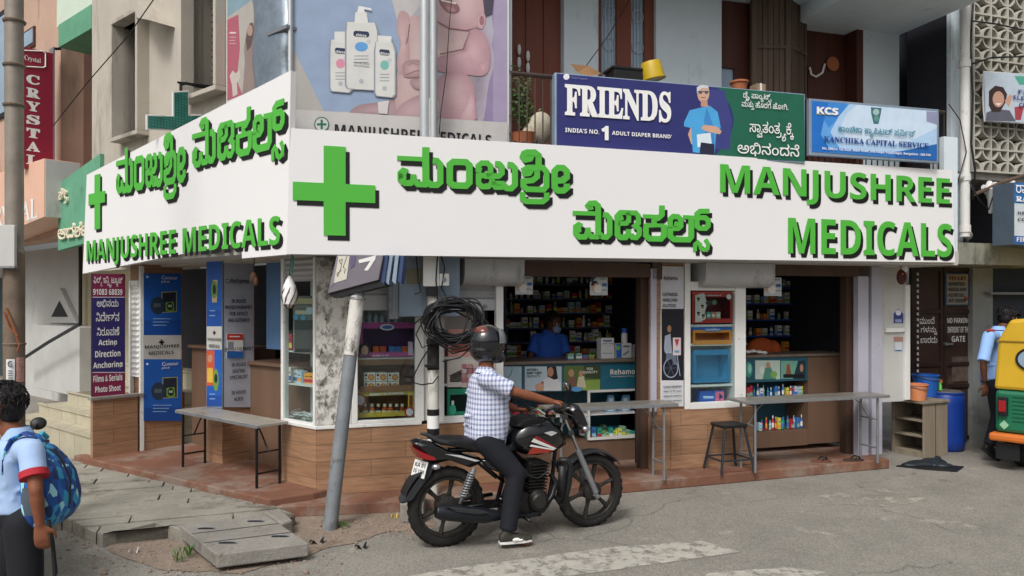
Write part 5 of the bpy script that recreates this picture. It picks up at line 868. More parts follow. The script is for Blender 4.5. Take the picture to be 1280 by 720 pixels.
# ---- diaper advert and finance board on the balcony rail
o_ = F.pt(690, 130, -.42); o_ = F.M @ Vector(o_)
F2 = Frame(o_.x, o_.y, 1, .275)
f = T('advert_board', 'navy and green adult diaper advert board with man in blue shirt', 'signboard', F2)
u0, u1 = F2.at(695, 90)[0], F2.at(1006.5, 117)[0]; zt_, zb_ = F2.at(695, 90.5)[1], F2.at(692, 186)[1]
f.part('box', MB().box(u0-.01, u1, 0.002, .13, zb_, zt_), M_greybox, bevel=.006)
p = PR(F2, -.002)
p.poly([(696, 92), (1005, 118.5), (1006, 201.5), (696, 183)], '#2c2f6b')
n_ = 14
p.poly([(893, 184+12)]+[(893+24*math.sin(math.pi*i/n_/1.05), 196-87*i/n_) for i in range(n_+1)]+[(1005, 118.5), (1006, 201.5)], '#1c5f4a')
p.poly([(870, 185), (912, 187), (915, 150), (905, 112), (880, 112)], '#3a3f7d')
p.ov(708, 96, 3.8, 3.8, '#e8e8ee')
bl, bl2 = '#4aa0d8', '#3a86c4'
p.poly([(866, 152), (860, 168), (864, 180), (876, 186), (880, 180), (870, 172), (873, 156)], '#c9a08a')
p.poly([(874, 135), (862, 138), (855, 153), (855, 158), (864, 160), (866, 190), (893, 194), (895, 168), (901, 160), (897, 140), (887, 132)], bl)
p.poly([(883, 134), (893, 160), (893, 193), (884, 192), (880, 150)], bl2)
p.poly([(871, 168), (888, 166), (890, 182), (872, 184)], '#d5e2ea'); p.poly([(876, 178), (893, 180), (893, 196), (874, 194)], '#23263c')
p.poly([(896, 158), (902, 164), (900, 168), (882, 164), (876, 160), (880, 156)], '#c9a08a')
p.ov(879, 117, 7.5, 11, '#c9a38d'); p.poly([(871, 116), (871, 109), (877, 106), (885, 107), (887, 116), (885, 110), (877, 110)], '#c9cdd4'); p.poly([(876, 125), (884, 125), (885, 134), (876, 133)], '#b98f7b')
p.rect(872, 114, 886, 115, '#30343c'); p.ov(875.5, 115.5, 2.4, 2, '#4d5560'); p.ov(883, 115.5, 2.4, 2, '#4d5560'); p.line([(876, 122), (882, 122)], 1, '#7d4f48')
f.part('print', p, M_print)
q = MB(); w = -.014
txt(q, F2, 'FRIENDS', 'serif', 706, 839, 104, 144.5, w, bold=.025)
txt(q, F2, "INDIA'S NO.", 'sans', 706.5, 749, 159.5, 165, w); txt(q, F2, '1', 'serif', 752, 763.5, 157, 178.5, w, bold=.04); txt(q, F2, "ADULT DIAPER BRAND'", 'sans', 765, 839.5, 163.5, 168.5, w)
txt(q, F2, 'N', 'serif', 706, 710, 94.5, 97.5, w-.001); txt(q, F2, 'ಡ್ರೈ ಪ್ಯಾಂಟ್ಸ್', 'kannada', 929, 964, 114, 126, w, bold=.004); txt(q, F2, 'ಮತ್ತು ಹೊರಗೆ ಹೋಗಿ.', 'kannada', 927, 985, 125, 136, w, bold=.004)
txt(q, F2, 'ಸ್ವಾತಂತ್ರ್ಯಕ್ಕೆ', 'kannada', 937, 992, 150, 174, w, bold=.004); txt(q, F2, 'ಅಭಿನಂದನೆ', 'kannada', 922, 999, 176, 194, w, bold=.004)
f.part('lettering', q, M_whitel)
q = MB(); txt(q, F2, 'Nobel Hygiene', 'thin', 714, 734, 95.5, 98.5, w); f.part('small_lettering', q, mat('grey_blue_lettering', '#8087b0', .5))
f.done()
f = T('finance_board', 'blue and white finance company board at the right end of the balcony rail', 'signboard', F2)
f.part('box', MB().box(F2.at(1012, 124)[0], F2.at(1174, 139)[0], .004, .05, F2.at(1013, 194)[1], F2.at(1013, 123)[1]), M_greybox, bevel=.005)
p = PR(F2, 0)
p.poly([(1015, 126), (1171, 139.5), (1171, 201), (1015, 189.5)], '#5f9fdc')
p.poly([(1015, 126), (1050, 129), (1030, 150), (1026, 168), (1040, 191), (1015, 189.5)], '#1f6cc0'); p.poly([(1036, 127.5), (1060, 129.5), (1046, 150), (1036, 160), (1030, 150)], '#3c84cf')
p.poly([(1062, 130), (1171, 139.5), (1171, 186), (1120, 190), (1050, 186), (1038, 165), (1048, 146)], '#a9c8e6'); p.poly([(1072, 131), (1171, 139.5), (1171, 160), (1130, 180), (1060, 176), (1050, 160), (1058, 142)], '#c4d7ea')
p.poly([(1158, 139), (1171, 140), (1171, 156), (1158, 152)], '#8c8fae'); p.poly([(1040, 184), (1100, 190), (1171, 188), (1171, 201), (1036, 191)], '#3579c4'); p.poly([(1120, 190), (1171, 180), (1171, 201), (1118, 197)], '#2363ac')
p.poly([(1088.5, 134), (1102, 135), (1101, 142), (1098, 155), (1092, 155), (1089, 142)], '#3c6b73'); p.ov(1095, 140, 4, 4, '#9bb9b4'); p.ov(1095.5, 148, 3, 4, '#5b8f86')
p.rect(1020, 142.3, 1047, 143.3, '#b9cf6a')
f.part('print', p, M_print)
q = MB(); txt(q, F2, 'KCS', 'sans', 1021, 1048, 133, 142, -.012, bold=.03); txt(q, F2, 'No. 2982/4, 1st floor, Main Road, 2nd Stage, Rajajinagar, Bangalore - 560 010.', 'sans', 1028, 1164, 183.5, 187.5, -.012); f.part('lettering', q, M_whitel)
q = MB(); txt(q, F2, 'ಕಾಂಚಿಕಾ ಕ್ಯಾಪಿಟಲ್ ಸರ್ವಿಸ್', 'kannada', 1048, 1144, 155.5, 169, -.012, bold=.01); f.part('blue_green_lettering', q, mat('teal_lettering', '#2d7f92', .5))
q = MB(); txt(q, F2, 'KANCHIKA CAPITAL SERVICE', 'serif', 1030, 1161, 170, 177, -.012, bold=.01); f.part('dark_lettering', q, mat('dark_blue_lettering', '#1f3a80', .5))
f.done()

# ---- street side signs of the neighbours
def board(name, label, fr, w, px0, py0, px1, py1, depth, m, cat='signboard'):
    t = T(name, label, cat, fr); t.part('board', MB().pbox(fr, px0, py0, px1, py1, w, w+depth), m, bevel=.004); return t
wr = P.inv(*[c for c in (L.M @ Vector(L.pt(66, 130, .05)))[:2]])[1]
M_crys = mat('dark_red_vinyl', '#8d2038', .5, var=.08, scale=3, dirt=('#6d2333', .25, 2))
t = board('hanging_sign', 'tall dark red vertical sign with white letters beside the rusty pole', P, wr, 28.5, 58, 66.5, 209, .14, M_crys)
q = MB(); cry = 'CRYSTAL'
for i, c_ in enumerate(cry): txt(q, P, c_, 'serif', 33, 50, 92+i*16.8, 104+i*16.8, wr-.003, bold=.03)
txt(q, P, 'Crystal', 'serif', 30.5, 51, 68.5, 76, wr-.003)
for a, b_ in (((28.8, 63), (54, 64)), ((54, 64), (57, 67)), ((57, 67), (57, 83)), ((57, 83), (54, 84.5)), ((54, 84.5), (29, 83))):
    q.tube([P.pt(*a, wr-.003), P.pt(*b_, wr-.003)], .009, 4)
t.part('lettering', q, M_whitel); t.part('frame', MB().pbox(P, 66.7, 58.5, 68.5, 210, wr-.01, wr+.15), M_steel); t.part('bracket', MB().tube([P.pt(66, 61, wr+.07), P.pt(76, 61, wr+.07)], .02, 6), M_black); t.done()
t = board('box_sign', 'peach coloured box sign with white letters under the red vertical sign', L, -.25, -60, 248, 55, 196, .55, mat('peach_acrylic', '#e0b49c', .45, var=.05, scale=3))
t.parts[0] = ('board', MB().prism([L.at(x, y, -.25) for x, y in ((-60, 235), (55, 198), (55, 271), (-60, 318))], -.25, .2, 'y'), t.parts[0][2], None, False, .004, None, 40)
q = MB(); txt(q, L, 'CRYSTAL', 'serif', -15, 47, 262, 285, -.256); txt(q, L, '344 7328', 'serif', 33, 47, 273, 277, -.256); t.part('lettering', q, M_whitel)
t.part('side_panel', MB().box(U(55.2, -.25, L)+.003, U(55.2, -.25, L)+.02, -.24, .19, Z(55, 271, -.25, L), Z(55, 199, -.25, L)), M_grey); t.done()
t = T('green_signboard', 'faded green signboard with raised cream letters left of the white corner signboard', 'signboard', L)
t.part('board', MB().prism([L.at(x, y, -.05) for x, y in ((72.5, 230), (125, 192), (125, 299), (72.5, 313))], -.05, .02, 'y'), M_greenp)
q = MB(); txt(q, L, 'ಶ್ರೀ', 'kannada', 76, 86, 236, 256, -.055, .03, 0); txt(q, L, 'ಆದರ್ಶ', 'kannada', 75, 112, 282, 300, -.055, .03, 0); t.part('raised_lettering', q, mat('cream_letters', '#e2d9c2', .6)); t.done()
wa = -uB+.05
t = T('studio_sign', 'tall purple and maroon acting studio sign with white writing beside the white shutter', 'signboard', P)
t.part('board', MB().pbox(P, 115, 342, 156.5, 496, wa, wa+.03), mat('sign_board_edge', '#2a2433', .5))
p = PR(P, wa-.002); zz = lambda y: y
p.rect(115.5, 343, 156, 496, '#302a66'); p.rect(115.5, 342.5, 156, 371.5, '#7c2348'); p.rect(115.5, 465.5, 156, 496, '#7c2348'); p.rect(115.5, 371, 156, 372, '#c9c4d0'); p.rect(115.5, 465, 156, 466, '#c9c4d0'); t.part('print', p, M_print)
q = MB(); w = wa-.006
txt(q, P, 'ಫಿಲ್ಮ್ ಇನ್ಸ್ಟಿಟ್ಯೂಟ್', 'kannada', 117, 153, 345, 359, w, bold=.004); txt(q, P, '91083 68839', 'sans', 116.5, 153, 361, 368.5, w)
for s_, st_, x0, x1, y0, y1 in (('ಅಭಿನಯ', 'kannada', 121, 148, 374, 385), ('ನಿರ್ದೇಶನ', 'kannada', 120, 149, 390, 402), ('ನಿರೂಪಣೆ', 'kannada', 121, 149, 409, 420), ('Acting', 'sans', 123, 146, 424.5, 434), ('Direction', 'sans', 119, 150.5, 438.5, 447), ('Anchoring', 'sans', 116.5, 153, 453, 463), ('Films & Serials', 'sans', 116.5, 153, 469.5, 478), ('Photo Shoot', 'sans', 119, 151, 483, 491)): txt(q, P, s_, st_, x0, x1, y0, y1, w, bold=.004)
t.part('lettering', q, M_whitel); t.done()
wc = 1.95
t = T('pharmacy_cross', 'hanging green pharmacy cross lamp half hidden by the white signboard', 'cross sign', P)
cr = [(216, 114), (236, 113), (236, 143), (256, 143), (256, 163), (236, 164), (236, 192), (216, 192), (216, 163), (183, 162), (183, 143), (216, 144)]
t.part('case', MB().prism([P.at(x, y, wc) for x, y in cr], wc, wc+.025, 'y'), M_white, bevel=.004)
def inset(poly, k):
    cx, cy = sum(x for x, _ in poly)/len(poly), 153; return [(x+(1.6 if x < (216+10 if abs(x-216) < 25 and y < 140 or y > 166 else cx) else -1.6)*k, y+(1.6 if y < cy else -1.6)*k) for x, y in poly]
cin = [(217.6, 116), (234.4, 115), (234.4, 145), (254, 145), (254, 161), (234.4, 162), (234.4, 190), (217.6, 190), (217.6, 161.5), (185, 160.5), (185, 145.2), (217.6, 146)]
t.part('led_face', MB().prism([P.at(x, y, wc) for x, y in cin], wc-.008, wc-.002, 'y'), tilemat('green_led_mesh', '#2f7d70', '#2a7467', '#1d5a50', .03, .03, grain=(3, 3, 3), offset=0, msize=.004))
t.part('hanger', MB().tube([P.pt(226, 114, wc+.05), P.pt(226, 106, wc+.05), P.pt(232, 104, wc+.05), P.pt(250, 108, wc+.05), P.pt(282, 112, wc+.05)], .016, 8).tube([P.pt(222, 103, wc+.05), P.pt(282, 110, wc+.05)], .012, 6), M_black, smooth=True); t.done()
t = T('wall_poster', 'faded pink and grey poster of a standing woman on the left wing wall', 'poster', L)
t.part('sheet', MB().prism([L.at(x, y, -.03) for x, y in ((283, -70), (329.5, -110), (329.5, 130), (283, 150))], -.03, -.004, 'y'), M_white)
p = PR(L, -.032)
p.poly([(284, -68), (329, -106), (329, 105), (284, 126)], '#a9a49c'); p.poly([(284, -68), (329, -106), (329, -10), (284, 22)], '#7c97a3'); p.poly([(284, 25), (298, 18), (300, 60), (296, 100), (303, 118), (284, 126)], '#a65a6a')
p.poly([(303, 118), (306, 78), (305, 60), (308, 40), (312, 29), (317, 30), (319, 46), (324, 62), (329, 66), (329, 105)], '#8a7a74'); p.poly([(312, 29), (316, 28), (318, 40), (314, 58), (309, 64), (307, 50)], '#5b4c48'); p.ov(312.5, 38, 3.4, 7, '#a58a7e')
p.poly([(287, 95), (291, 88), (295, 92), (299, 87), (301, 96), (296, 104), (297, 118), (291, 121), (290, 106)], '#bdb5ac')
p.rect(287, 40, 295, 42, '#d6c4c6'); p.rect(287, 46, 295, 47, '#c5a9ad'); p.rect(287, 50, 294, 51, '#c5a9ad'); p.rect(287, 54, 295, 55, '#c5a9ad'); t.part('print', p, M_print); t.done()
q = MB(); q.loft([((U(344, -.12, L)+rnd.uniform(-.02, .02), -.12+rnd.uniform(-.015, .015), z), (.28+rnd.uniform(-.02, .02), 0, 0), (0, .1, 0)) for z in [3.3+.17*i for i in range(18)]], 20, power=3.2)
t = T('foil_duct', 'crinkled silver foil wrapped duct running up the left wing', 'duct', L)
t.part('duct', q, mat('crinkled_foil', '#9aa6b0', .28, metal=.85, var=.25, scale=5, bump=.7, bscale=9, rust=('#b48a5e', .2, 4)), smooth=True); t.part('strap', MB().box(U(331, -.26, L), U(356, -.26, L), -.24, -.01, 4.16, 4.19), M_steel); t.done()

# ================================================================== SHOP INTERIOR AND DISPLAYS
M_card = M_gloss
PAL = ['#e6e4df', '#d8dde4', '#3c78c0', '#2a9a8a', '#d9dc60', '#c8384a', '#efa440', '#7cb648', '#f0efec', '#8fb7a0', '#b9d7e8', '#e8e8ea']
def carton(cw, cd, ch, c1, c2):
    m = MB().box(-cw/2, cw/2, -cd/2, cd/2, 0, ch, S(c1)); m.box(-cw*.5-.0008, cw*.5+.0008, -cd/2-.0012, -cd/2-.0002, ch*.12, ch*.42, S(c2)); m.box(-cw*.3, cw*.3, -cd/2-.0012, -cd/2-.0002, ch*.62, ch*.7, S('#3a3a46')); return m
def bottle_mb(r, h, c1, c2):
    m = MB(); m.cur = S(c1); m.lathe([(r, 0), (r, h*.62), (r*.45, h*.76), (r*.45, h*.8)], n=10); m.cur = S(c2); m.lathe([(r*.55, h*.8), (r*.55, h)], n=10); m.lathe([(r*1.02, h*.15), (r*1.02, h*.5)], n=10); return m
PRO = []
def shelf_items(fr, u0, u1, w, z, name, label, cat, group, hmin=.07, hmax=.16, step=(.06, .12), kinds='cb', skip=.12, dep=.07):
    u = u0
    while u < u1-.04:
        wd = rnd.uniform(*step); u += wd/2
        if rnd.random() > skip:
            kind = rnd.choice(kinds); h = rnd.uniform(hmin, hmax); key = (name, kind, rnd.randrange(7))
            src = next((o for k_, o in PRO if k_ == key), None)
            Mx = fr.M @ Matrix.Translation((u, w+rnd.uniform(-.02, .02), z)) @ Matrix.Rotation(rnd.uniform(-.12, .12), 4, 'Z')
            if src is None:
                c1, c2 = rnd.sample(PAL, 2); mb = carton((step[0]+step[1])*.42, dep, (hmin+hmax)/2, c1, c2) if kind == 'c' else bottle_mb(min(.035, step[0]*.42), (hmin+hmax)/2, c1, c2)
                me = to_mesh(name, mb, M_card, (0, 0, 0), kind == 'b'); src = bpy.data.objects.new(name, me); PRO.append((key, src)); o = src
            else: o = src.copy()
            COL.objects.link(o); o.matrix_world = Mx @ Matrix.Diagonal((1, 1, h/((hmin+hmax)/2), 1)); props(o, label, cat, group)
        u += wd/2
WB_ = 2.95
def rack(name, label, fr, u0, u1, w, zs, d, m):
    t = T(name, label, 'shelf', fr)
    for z in zs: t.part('shelf_board', MB().box(u0, u1, w, w+d, z-.02, z), m)
    for u in (u0, u1): t.part('upright', MB().box(u-.015, u+.015, w-.002, w+d, ZF, zs[-1]+.3), m)
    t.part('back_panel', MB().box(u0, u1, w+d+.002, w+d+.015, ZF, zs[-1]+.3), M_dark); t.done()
ra, rb_ = U(632, 1.9), U(796, 1.9)
zs1 = (.95, 1.13, 1.31, 1.49, 1.67, 1.85, 2.03)
rack('medicine_rack', 'dim wall rack of medicines behind the left counter', F, ra, rb_, 1.9, zs1, .3, mat('rack_blue_grey', '#4a5570', .5))
for z in zs1: shelf_items(F, ra, rb_, 2.0, z, 'medicine_pack', 'small medicine pack standing on the dim rack behind the left counter', 'box', 'packs on the rack behind the left counter', .06, .15, (.05, .11), 'ccb', .06)
rc, rd = U(928, 1.5), U(1040, 1.5); zs2 = (.95, 1.16, 1.37, 1.58, 1.79, 2.0)
rack('medicine_rack', 'blue framed wall rack behind the right counter', F, rc, rd, 1.5, zs2, .3, mat('deep_blue_frame', '#1e4a9a', .5))
for z in zs2: shelf_items(F, rc, rd, 1.6, z, 'medicine_pack', 'medicine pack standing on the blue framed rack behind the right counter', 'box', 'packs on the rack behind the right counter', .08, .17, (.07, .17), 'ccb', .06)
def poster_pr(p, x0, y0, x1, y1, kind):
    w_, h = x1-x0, y1-y0; X = lambda t: x0+w_*t; Y = lambda t: y0+h*t
    if kind == 'woman':
        p.rect(x0, y0, x1, y1, '#b5c8d2'); p.poly([(X(.45), y1), (X(.5), Y(.55)), (X(.62), Y(.45)), (X(.85), Y(.45)), (X(.97), Y(.7)), (X(.98), y1)], '#d6d8da'); p.poly([(X(.3), y1), (X(.46), Y(.6)), (X(.52), Y(.62)), (X(.5), y1)], '#a5715b')
        p.poly([(X(.6), y0), (X(.85), y0), (X(.9), Y(.5)), (X(.8), Y(.55)), (X(.62), Y(.42))], '#2a1c1c'); p.ov(X(.7), Y(.22), w_*.08, h*.2, '#b9866d'); p.ov(X(.4), Y(.85), w_*.13, h*.16, '#c99c84')
    elif kind == 'garden':
        p.rect(x0, y0, x1, y1, '#57703a'); p.poly([(X(.55), y0), (x1, y0), (x1, Y(.55)), (X(.6), Y(.5))], '#3c4a2a'); p.poly([(X(.55), Y(.6)), (x1, Y(.55)), (x1, y1), (X(.5), y1)], '#8aa84e'); p.ov(X(.2), Y(.3), w_*.08, h*.16, '#b58a70'); p.poly([(X(.08), Y(.9)), (X(.12), Y(.45)), (X(.3), Y(.45)), (X(.4), Y(.9))], '#7a5a48'); p.poly([(X(.35), Y(.85)), (X(.4), Y(.45)), (X(.55), Y(.42)), (X(.62), Y(.9))], '#cfc9a8'); p.ov(X(.47), Y(.32), w_*.06, h*.13, '#c09078'); p.ov(X(.35), Y(.95), w_*.16, h*.1, '#5a9ad0')
    elif kind == 'care':
        p.rect(x0, y0, x1, y1, '#bccfc4'); p.poly([(X(.3), y1), (X(.4), Y(.4)), (X(.62), Y(.35)), (X(.85), y1)], '#4d8c7c'); p.ov(X(.52), Y(.25), w_*.09, h*.16, '#b58a70'); p.ov(X(.28), Y(.5), w_*.1, h*.2, '#d5dcd8'); p.ov(X(.75), Y(.75), w_*.14, h*.18, '#7fae5a')
    elif kind == 'plain': p.rect(x0, y0, x1, y1, '#a9c4d0'); p.line([(X(.2), Y(.8)), (X(.45), Y(.7)), (X(.7), Y(.35)), (X(.75), Y(.1))], 1.2, '#5f8c9a')
    elif kind == 'teal': p.rect(x0, y0, x1, y1, '#22677c'); p.poly([(x0, Y(.5)), (x1, y0), (x1, y0+1), (x0, Y(.6))], '#2b7286')
    elif kind == 'faces': p.rect(x0, y0, x1, y1, '#20363f'); p.poly([(x0, y0), (X(.7), y0), (X(.5), y1), (x0, y1)], '#6fae9c'); p.ov(X(.3), Y(.4), w_*.1, h*.25, '#c59a7c'); p.poly([(X(.18), Y(.9)), (X(.25), Y(.2)), (X(.35), Y(.15)), (X(.45), Y(.9))], '#8a5a3c'); p.ov(X(.85), Y(.4), w_*.07, h*.22, '#b58a70'); p.rect(X(.1), Y(.74), X(.95), Y(.95), '#15181c')
    elif kind == 'green': p.rect(x0, y0, x1, y1, '#1f5668'); p.ov(X(.4), Y(.5), w_*.4, h*.4, '#3f9a8c'); p.ov(X(.5), Y(.45), w_*.2, h*.25, '#8fcfc0')
W1 = .55
t = T('counter', 'long teal shop counter with photo posters in the left doorway', 'counter', F)
ca, cb = U(604, W1), U(799, W1); zt1, zp0, zp1 = Z(640, 452, W1), Z(640, 457, W1), Z(640, 489, W1)
M_teal = mat('teal_counter_laminate', '#2b5a6b', .45, var=.1)
t.part('top', MB().box(ca-.03, cb+.02, W1-.04, W1+.5, zt1-.03, zt1), mat('worn_counter_top', '#75685c', .4, var=.2, scale=5), bevel=.004)
t.part('front', MB().box(ca, cb, W1+.003, W1+.03, zp1-.02, zt1-.03), M_teal)
t.part('base', MB().box(ca, cb, W1+.01, W1+.5, ZF, Z(740, 552, W1)), M_brownlam); t.part('back_panel', MB().box(ca, cb, W1+.46, W1+.5, Z(740, 552, W1), zt1-.03), M_teal)
zs_ = (Z(740, 550, W1), Z(740, 518, W1))
t.part('case_shelf', MB().box(ca, cb, W1+.02, W1+.46, zs_[1]-.015, zs_[1]), M_white)
q = MB()
for x in (736, 798): q.box(U(x, W1)-.012, U(x, W1)+.012, W1-.008, W1+.02, zs_[0], zp1-.02)
q.box(U(736, W1), U(798, W1), W1-.008, W1+.02, zp1-.045, zp1-.02); q.box(U(736, W1), U(798, W1), W1-.01, W1+.02, zs_[0]-.0, zs_[0]+.025); t.part('case_frame', q, M_white)
p = PR(F, W1-.001)
poster_pr(p, 606, 458, 652, 488, 'plain'); poster_pr(p, 656, 458, 702, 488.5, 'woman'); poster_pr(p, 705, 457, 750, 488, 'garden'); poster_pr(p, 751, 456.5, 798, 487.5, 'teal')
t.part('posters', p, M_print)
q = MB(); txt(q, F, 'Rehamo', 'sans', 763, 793.5, 461.5, 468.5, W1-.012); txt(q, F, 'YOU', 'sans', 733, 741, 459.5, 463, W1-.012); txt(q, F, 'Medical & Rehabilitation Products', 'thin', 764, 793, 470, 471.6, W1-.012); txt(q, F, 'QUALITY', 'sans', 729, 747, 464, 467.5, W1-.012); t.part('lettering', q, M_whitel)
q = MB(); txt(q, F, 'MOTHER &', 'sans', 658.5, 673, 461, 463.8, W1-.012); txt(q, F, 'BABY CARE', 'sans', 658.5, 677, 465, 467.8, W1-.012); txt(q, F, 'PRODUCTS', 'thin', 658.5, 675, 469, 471.8, W1-.012); t.part('dark_lettering', q, M_blackl)
t.done()
shelf_items(F, U(738, W1), U(797, W1), W1+.12, zs_[0]+.003, 'carton', 'small bright carton in the lower glass case of the left counter', 'box', 'cartons in the lower case of the left counter', .05, .13, (.035, .07), 'c', .02); shelf_items(F, U(738, W1), U(797, W1), W1+.28, zs_[0]+.003, 'carton', 'small bright carton in the lower glass case of the left counter', 'box', 'cartons in the lower case of the left counter', .11, .17, (.05, .08), 'c', .02)
shelf_items(F, ca+.06, U(735, W1), W1+.12, zs_[1]+.001, 'jar', 'pale jar on the case shelf of the left counter', 'jar', 'jars on the case shelf of the left counter', .09, .13, (.09, .18), 'b', .2)
for i, px in enumerate((763, 781)):
    p = PR(F, W1+.1); t = T('glucose_meter_card', ['upright blue display card in the left counter case', 'tilted blue photo card beside the upright display card in the left counter case'][i], 'card', F)
    a, c_ = F.at(px, 516, W1+.1), F.at(px, 494, W1+.1); q = MB(); q.cur = S('#6f9dc4'); q.prism([(a[0]-.06, a[1]), (a[0]+.07, a[1]), (a[0]+.04+.02*i, c_[1]), (a[0]-.02, c_[1])], W1+.1, W1+.13, 'y'); q.cur = S('#b9cfe0'); q.prism([(a[0]-.03, a[1]+.02), (a[0]+.04, a[1]+.02), (a[0]+.03, c_[1]-.03), (a[0]-.015, c_[1]-.03)], W1+.097, W1+.0995, 'y'); t.part('card', q, M_card); t.done()
def carton_px(name, label, x0, y0, x1, y1, w, d, paint_on, cat='box', fr=F, base='#dfe0e2'):
    t = T(name, label, cat, fr); q = MB(); q.cur = S(base); q.pbox(fr, x0, y0, x1, y1, w, w+d); t.part('carton', q, M_card, bevel=.002)
    p = PR(fr, w-.001); paint_on(p); 
    if p.f: t.part('print', p, M_card)
    return t.done()
carton_px('carton', 'plain white carton at the left of the counter stack', 751.5, 432, 768, 448.5, .66, .12, lambda p: p.rect(753, 441, 766, 442, '#9aa3b4'))
carton_px('carton', 'small white carton with grey swoosh on top of the plain white carton', 751.5, 422.5, 767.5, 431.8, .66, .12, lambda p: (p.rect(754, 425, 765, 427, '#6a7288'), p.line([(753, 430), (760, 428.5), (767, 430)], 1, '#8a93a8')))
carton_px('carton', 'white and blue nebuliser carton right of the plain white carton', 770, 429.5, 789.5, 447.5, .66, .12, lambda p: (p.rect(770.3, 430, 777, 447, '#2f6cc4'), p.ov(773, 435, 2.5, 3, '#7fd06a'), p.rect(779, 432, 787, 434, '#6b7080'), p.line([(779, 444), (786, 439)], 2, '#7d8290')))
carton_px('carton', 'grey carton at the right end of the counter', 790.5, 431, 800, 447.5, .68, .12, lambda p: p.rect(792, 435, 798, 437, '#8b8d92'), base='#a5a6a8')
t = T('bottle', 'white bottle with blue cap standing on the nebuliser carton', 'bottle', F); z0 = Z(778, 429.5, .66)+.001; u = U(780.5, .72)
t.part('body', MB().lathe([(.034, 0), (.036, .02), (.036, .1), (.028, .115)], (u, .72, z0), 'z', 16), M_white, smooth=True); t.part('cap', MB().lathe([(.033, .116), (.033, .16), (.03, .165)], (u, .72, z0), 'z', 16), mat('blue_plastic', '#1d5bc0', .4), smooth=True); t.done()
t = T('paper_stack', 'sheaf of loose papers leaning beside the grey carton', 'papers', F); q = MB()
for i in range(5): u = U(797, .64)+.012*i; q.add([(u-.04, .62+.01*i, zt1+.02), (u+.03, .62+.012*i, zt1+.01), (u+.05, .66+.01*i, zt1+.12+.012*i), (u-.03, .66+.01*i, zt1+.15-.01*i)], [(0, 1, 2, 3)])
t.part('sheets', q, M_white); t.done()
for i, (x, y, lab) in enumerate(((655, 345, 'left hanging leaflet with a face in the left doorway'), (748.5, 346, 'second hanging leaflet with a face in the left doorway'), (966, 347, 'hanging leaflet with a face in the right doorway'))):
    w = .13; t = T('hanging_leaflet', lab, 'leaflet', F); t.part('sheet', MB().pbox(F, x-11, y, x+11, y+23, w, w+.003), M_white); p = PR(F, w-.001)
    p.rect(x-11, y, x+11, y+23, '#c3c8cc'); p.poly([(x-11, y), (x-3, y), (x-8, y+6), (x-11, y+7)], '#2b3550'); p.ov(x-5, y+12, 5, 6, '#d3ab90'); p.poly([(x-10, y+10), (x-8, y+5), (x-3, y+5), (x, y+9), (x-4, y+8), (x-8, y+12)], '#2a2530'); p.ov(x-1, y+15, 5, 5, '#e8e6e2'); p.rect(x+4, y+8, x+10, y+12, '#41619a'); p.rect(x+3, y+16, x+10, y+17, '#6b7484'); p.rect(x+2, y+2, x+9, y+3.5, '#6f9b7f'); t.part('print', p, M_print); t.done()
W2 = .45
t = T('counter', 'shorter shop counter with three posters and a brown side panel in the right doorway', 'counter', F)
ca, cm, cb = U(931, W2), U(1010, W2), U(1061, W2); zt2 = Z(940, 444, W2)
t.part('top', MB().box(ca, cb+.02, W2-.03, W2+.5, zt2-.025, zt2), mat('worn_counter_top', '', .4), bevel=.004)
t.part('front', MB().box(ca, cm, W2+.003, W2+.03, Z(940, 478, W2), zt2-.025), M_teal)
t.part('side_panel', MB().box(cm, cb, W2, W2+.4, ZF+.06, zt2-.026), M_brownlam); t.part('base', MB().box(ca, cm, W2+.005, W2+.5, ZF+.05, Z(940, 541, W2)), M_brownlam)
t.part('back_panel', MB().box(ca, cm, W2+.4, W2+.43, ZF+.1, zt2-.03), M_teal)
zq = (Z(940, 540, W2), Z(940, 498, W2))
t.part('case_shelf', MB().box(ca, cm, W2+.02, W2+.4, zq[1]-.03, zq[1]), M_teal)
p = PR(F, W2-.001); poster_pr(p, 931, 450, 943, 474, 'green'); poster_pr(p, 944, 450.5, 975, 474, 'care'); poster_pr(p, 976, 451, 1006.5, 473.5, 'faces'); t.part('posters', p, M_print); t.done()
shelf_items(F, ca+.02, cm, W2+.08, zq[1]+.001, 'skin_care_pack', 'small bright pack on the upper case shelf of the right counter', 'box', 'packs on the upper case shelf of the right counter', .09, .16, (.03, .055), 'cb', .0, .05)
shelf_items(F, ca+.02, cm, W2+.08, zq[0]+.001, 'skin_care_pack', 'small bright pack on the lower case shelf of the right counter', 'box', 'packs on the lower case shelf of the right counter', .12, .24, (.03, .06), 'cbb', .0, .05)
q = MB(); q.ell(F.pt(951, 437, .95), .2, .12, .15, 16, 10); q.ell(F.pt(966, 438, .95), .1, .11, .13, 14, 8); q.ell(F.pt(940, 440, .95), .1, .1, .08, 14, 8)
one('cloth_bundle', 'rust orange cloth heaped behind the right counter', 'cloth', F, remesh(q, .015, 8), M_orange, smooth=True, angle=180)
q = MB()
for x, y in ((934, 440), (941, 439), (949, 440), (955, 441)): q.ell(F.pt(x, y, .55), .045, .04, .022, 10, 6)
one('towel_heap', 'crumpled white cloth on the right counter top', 'cloth', F, remesh(q, .01, 3), M_white, smooth=True)
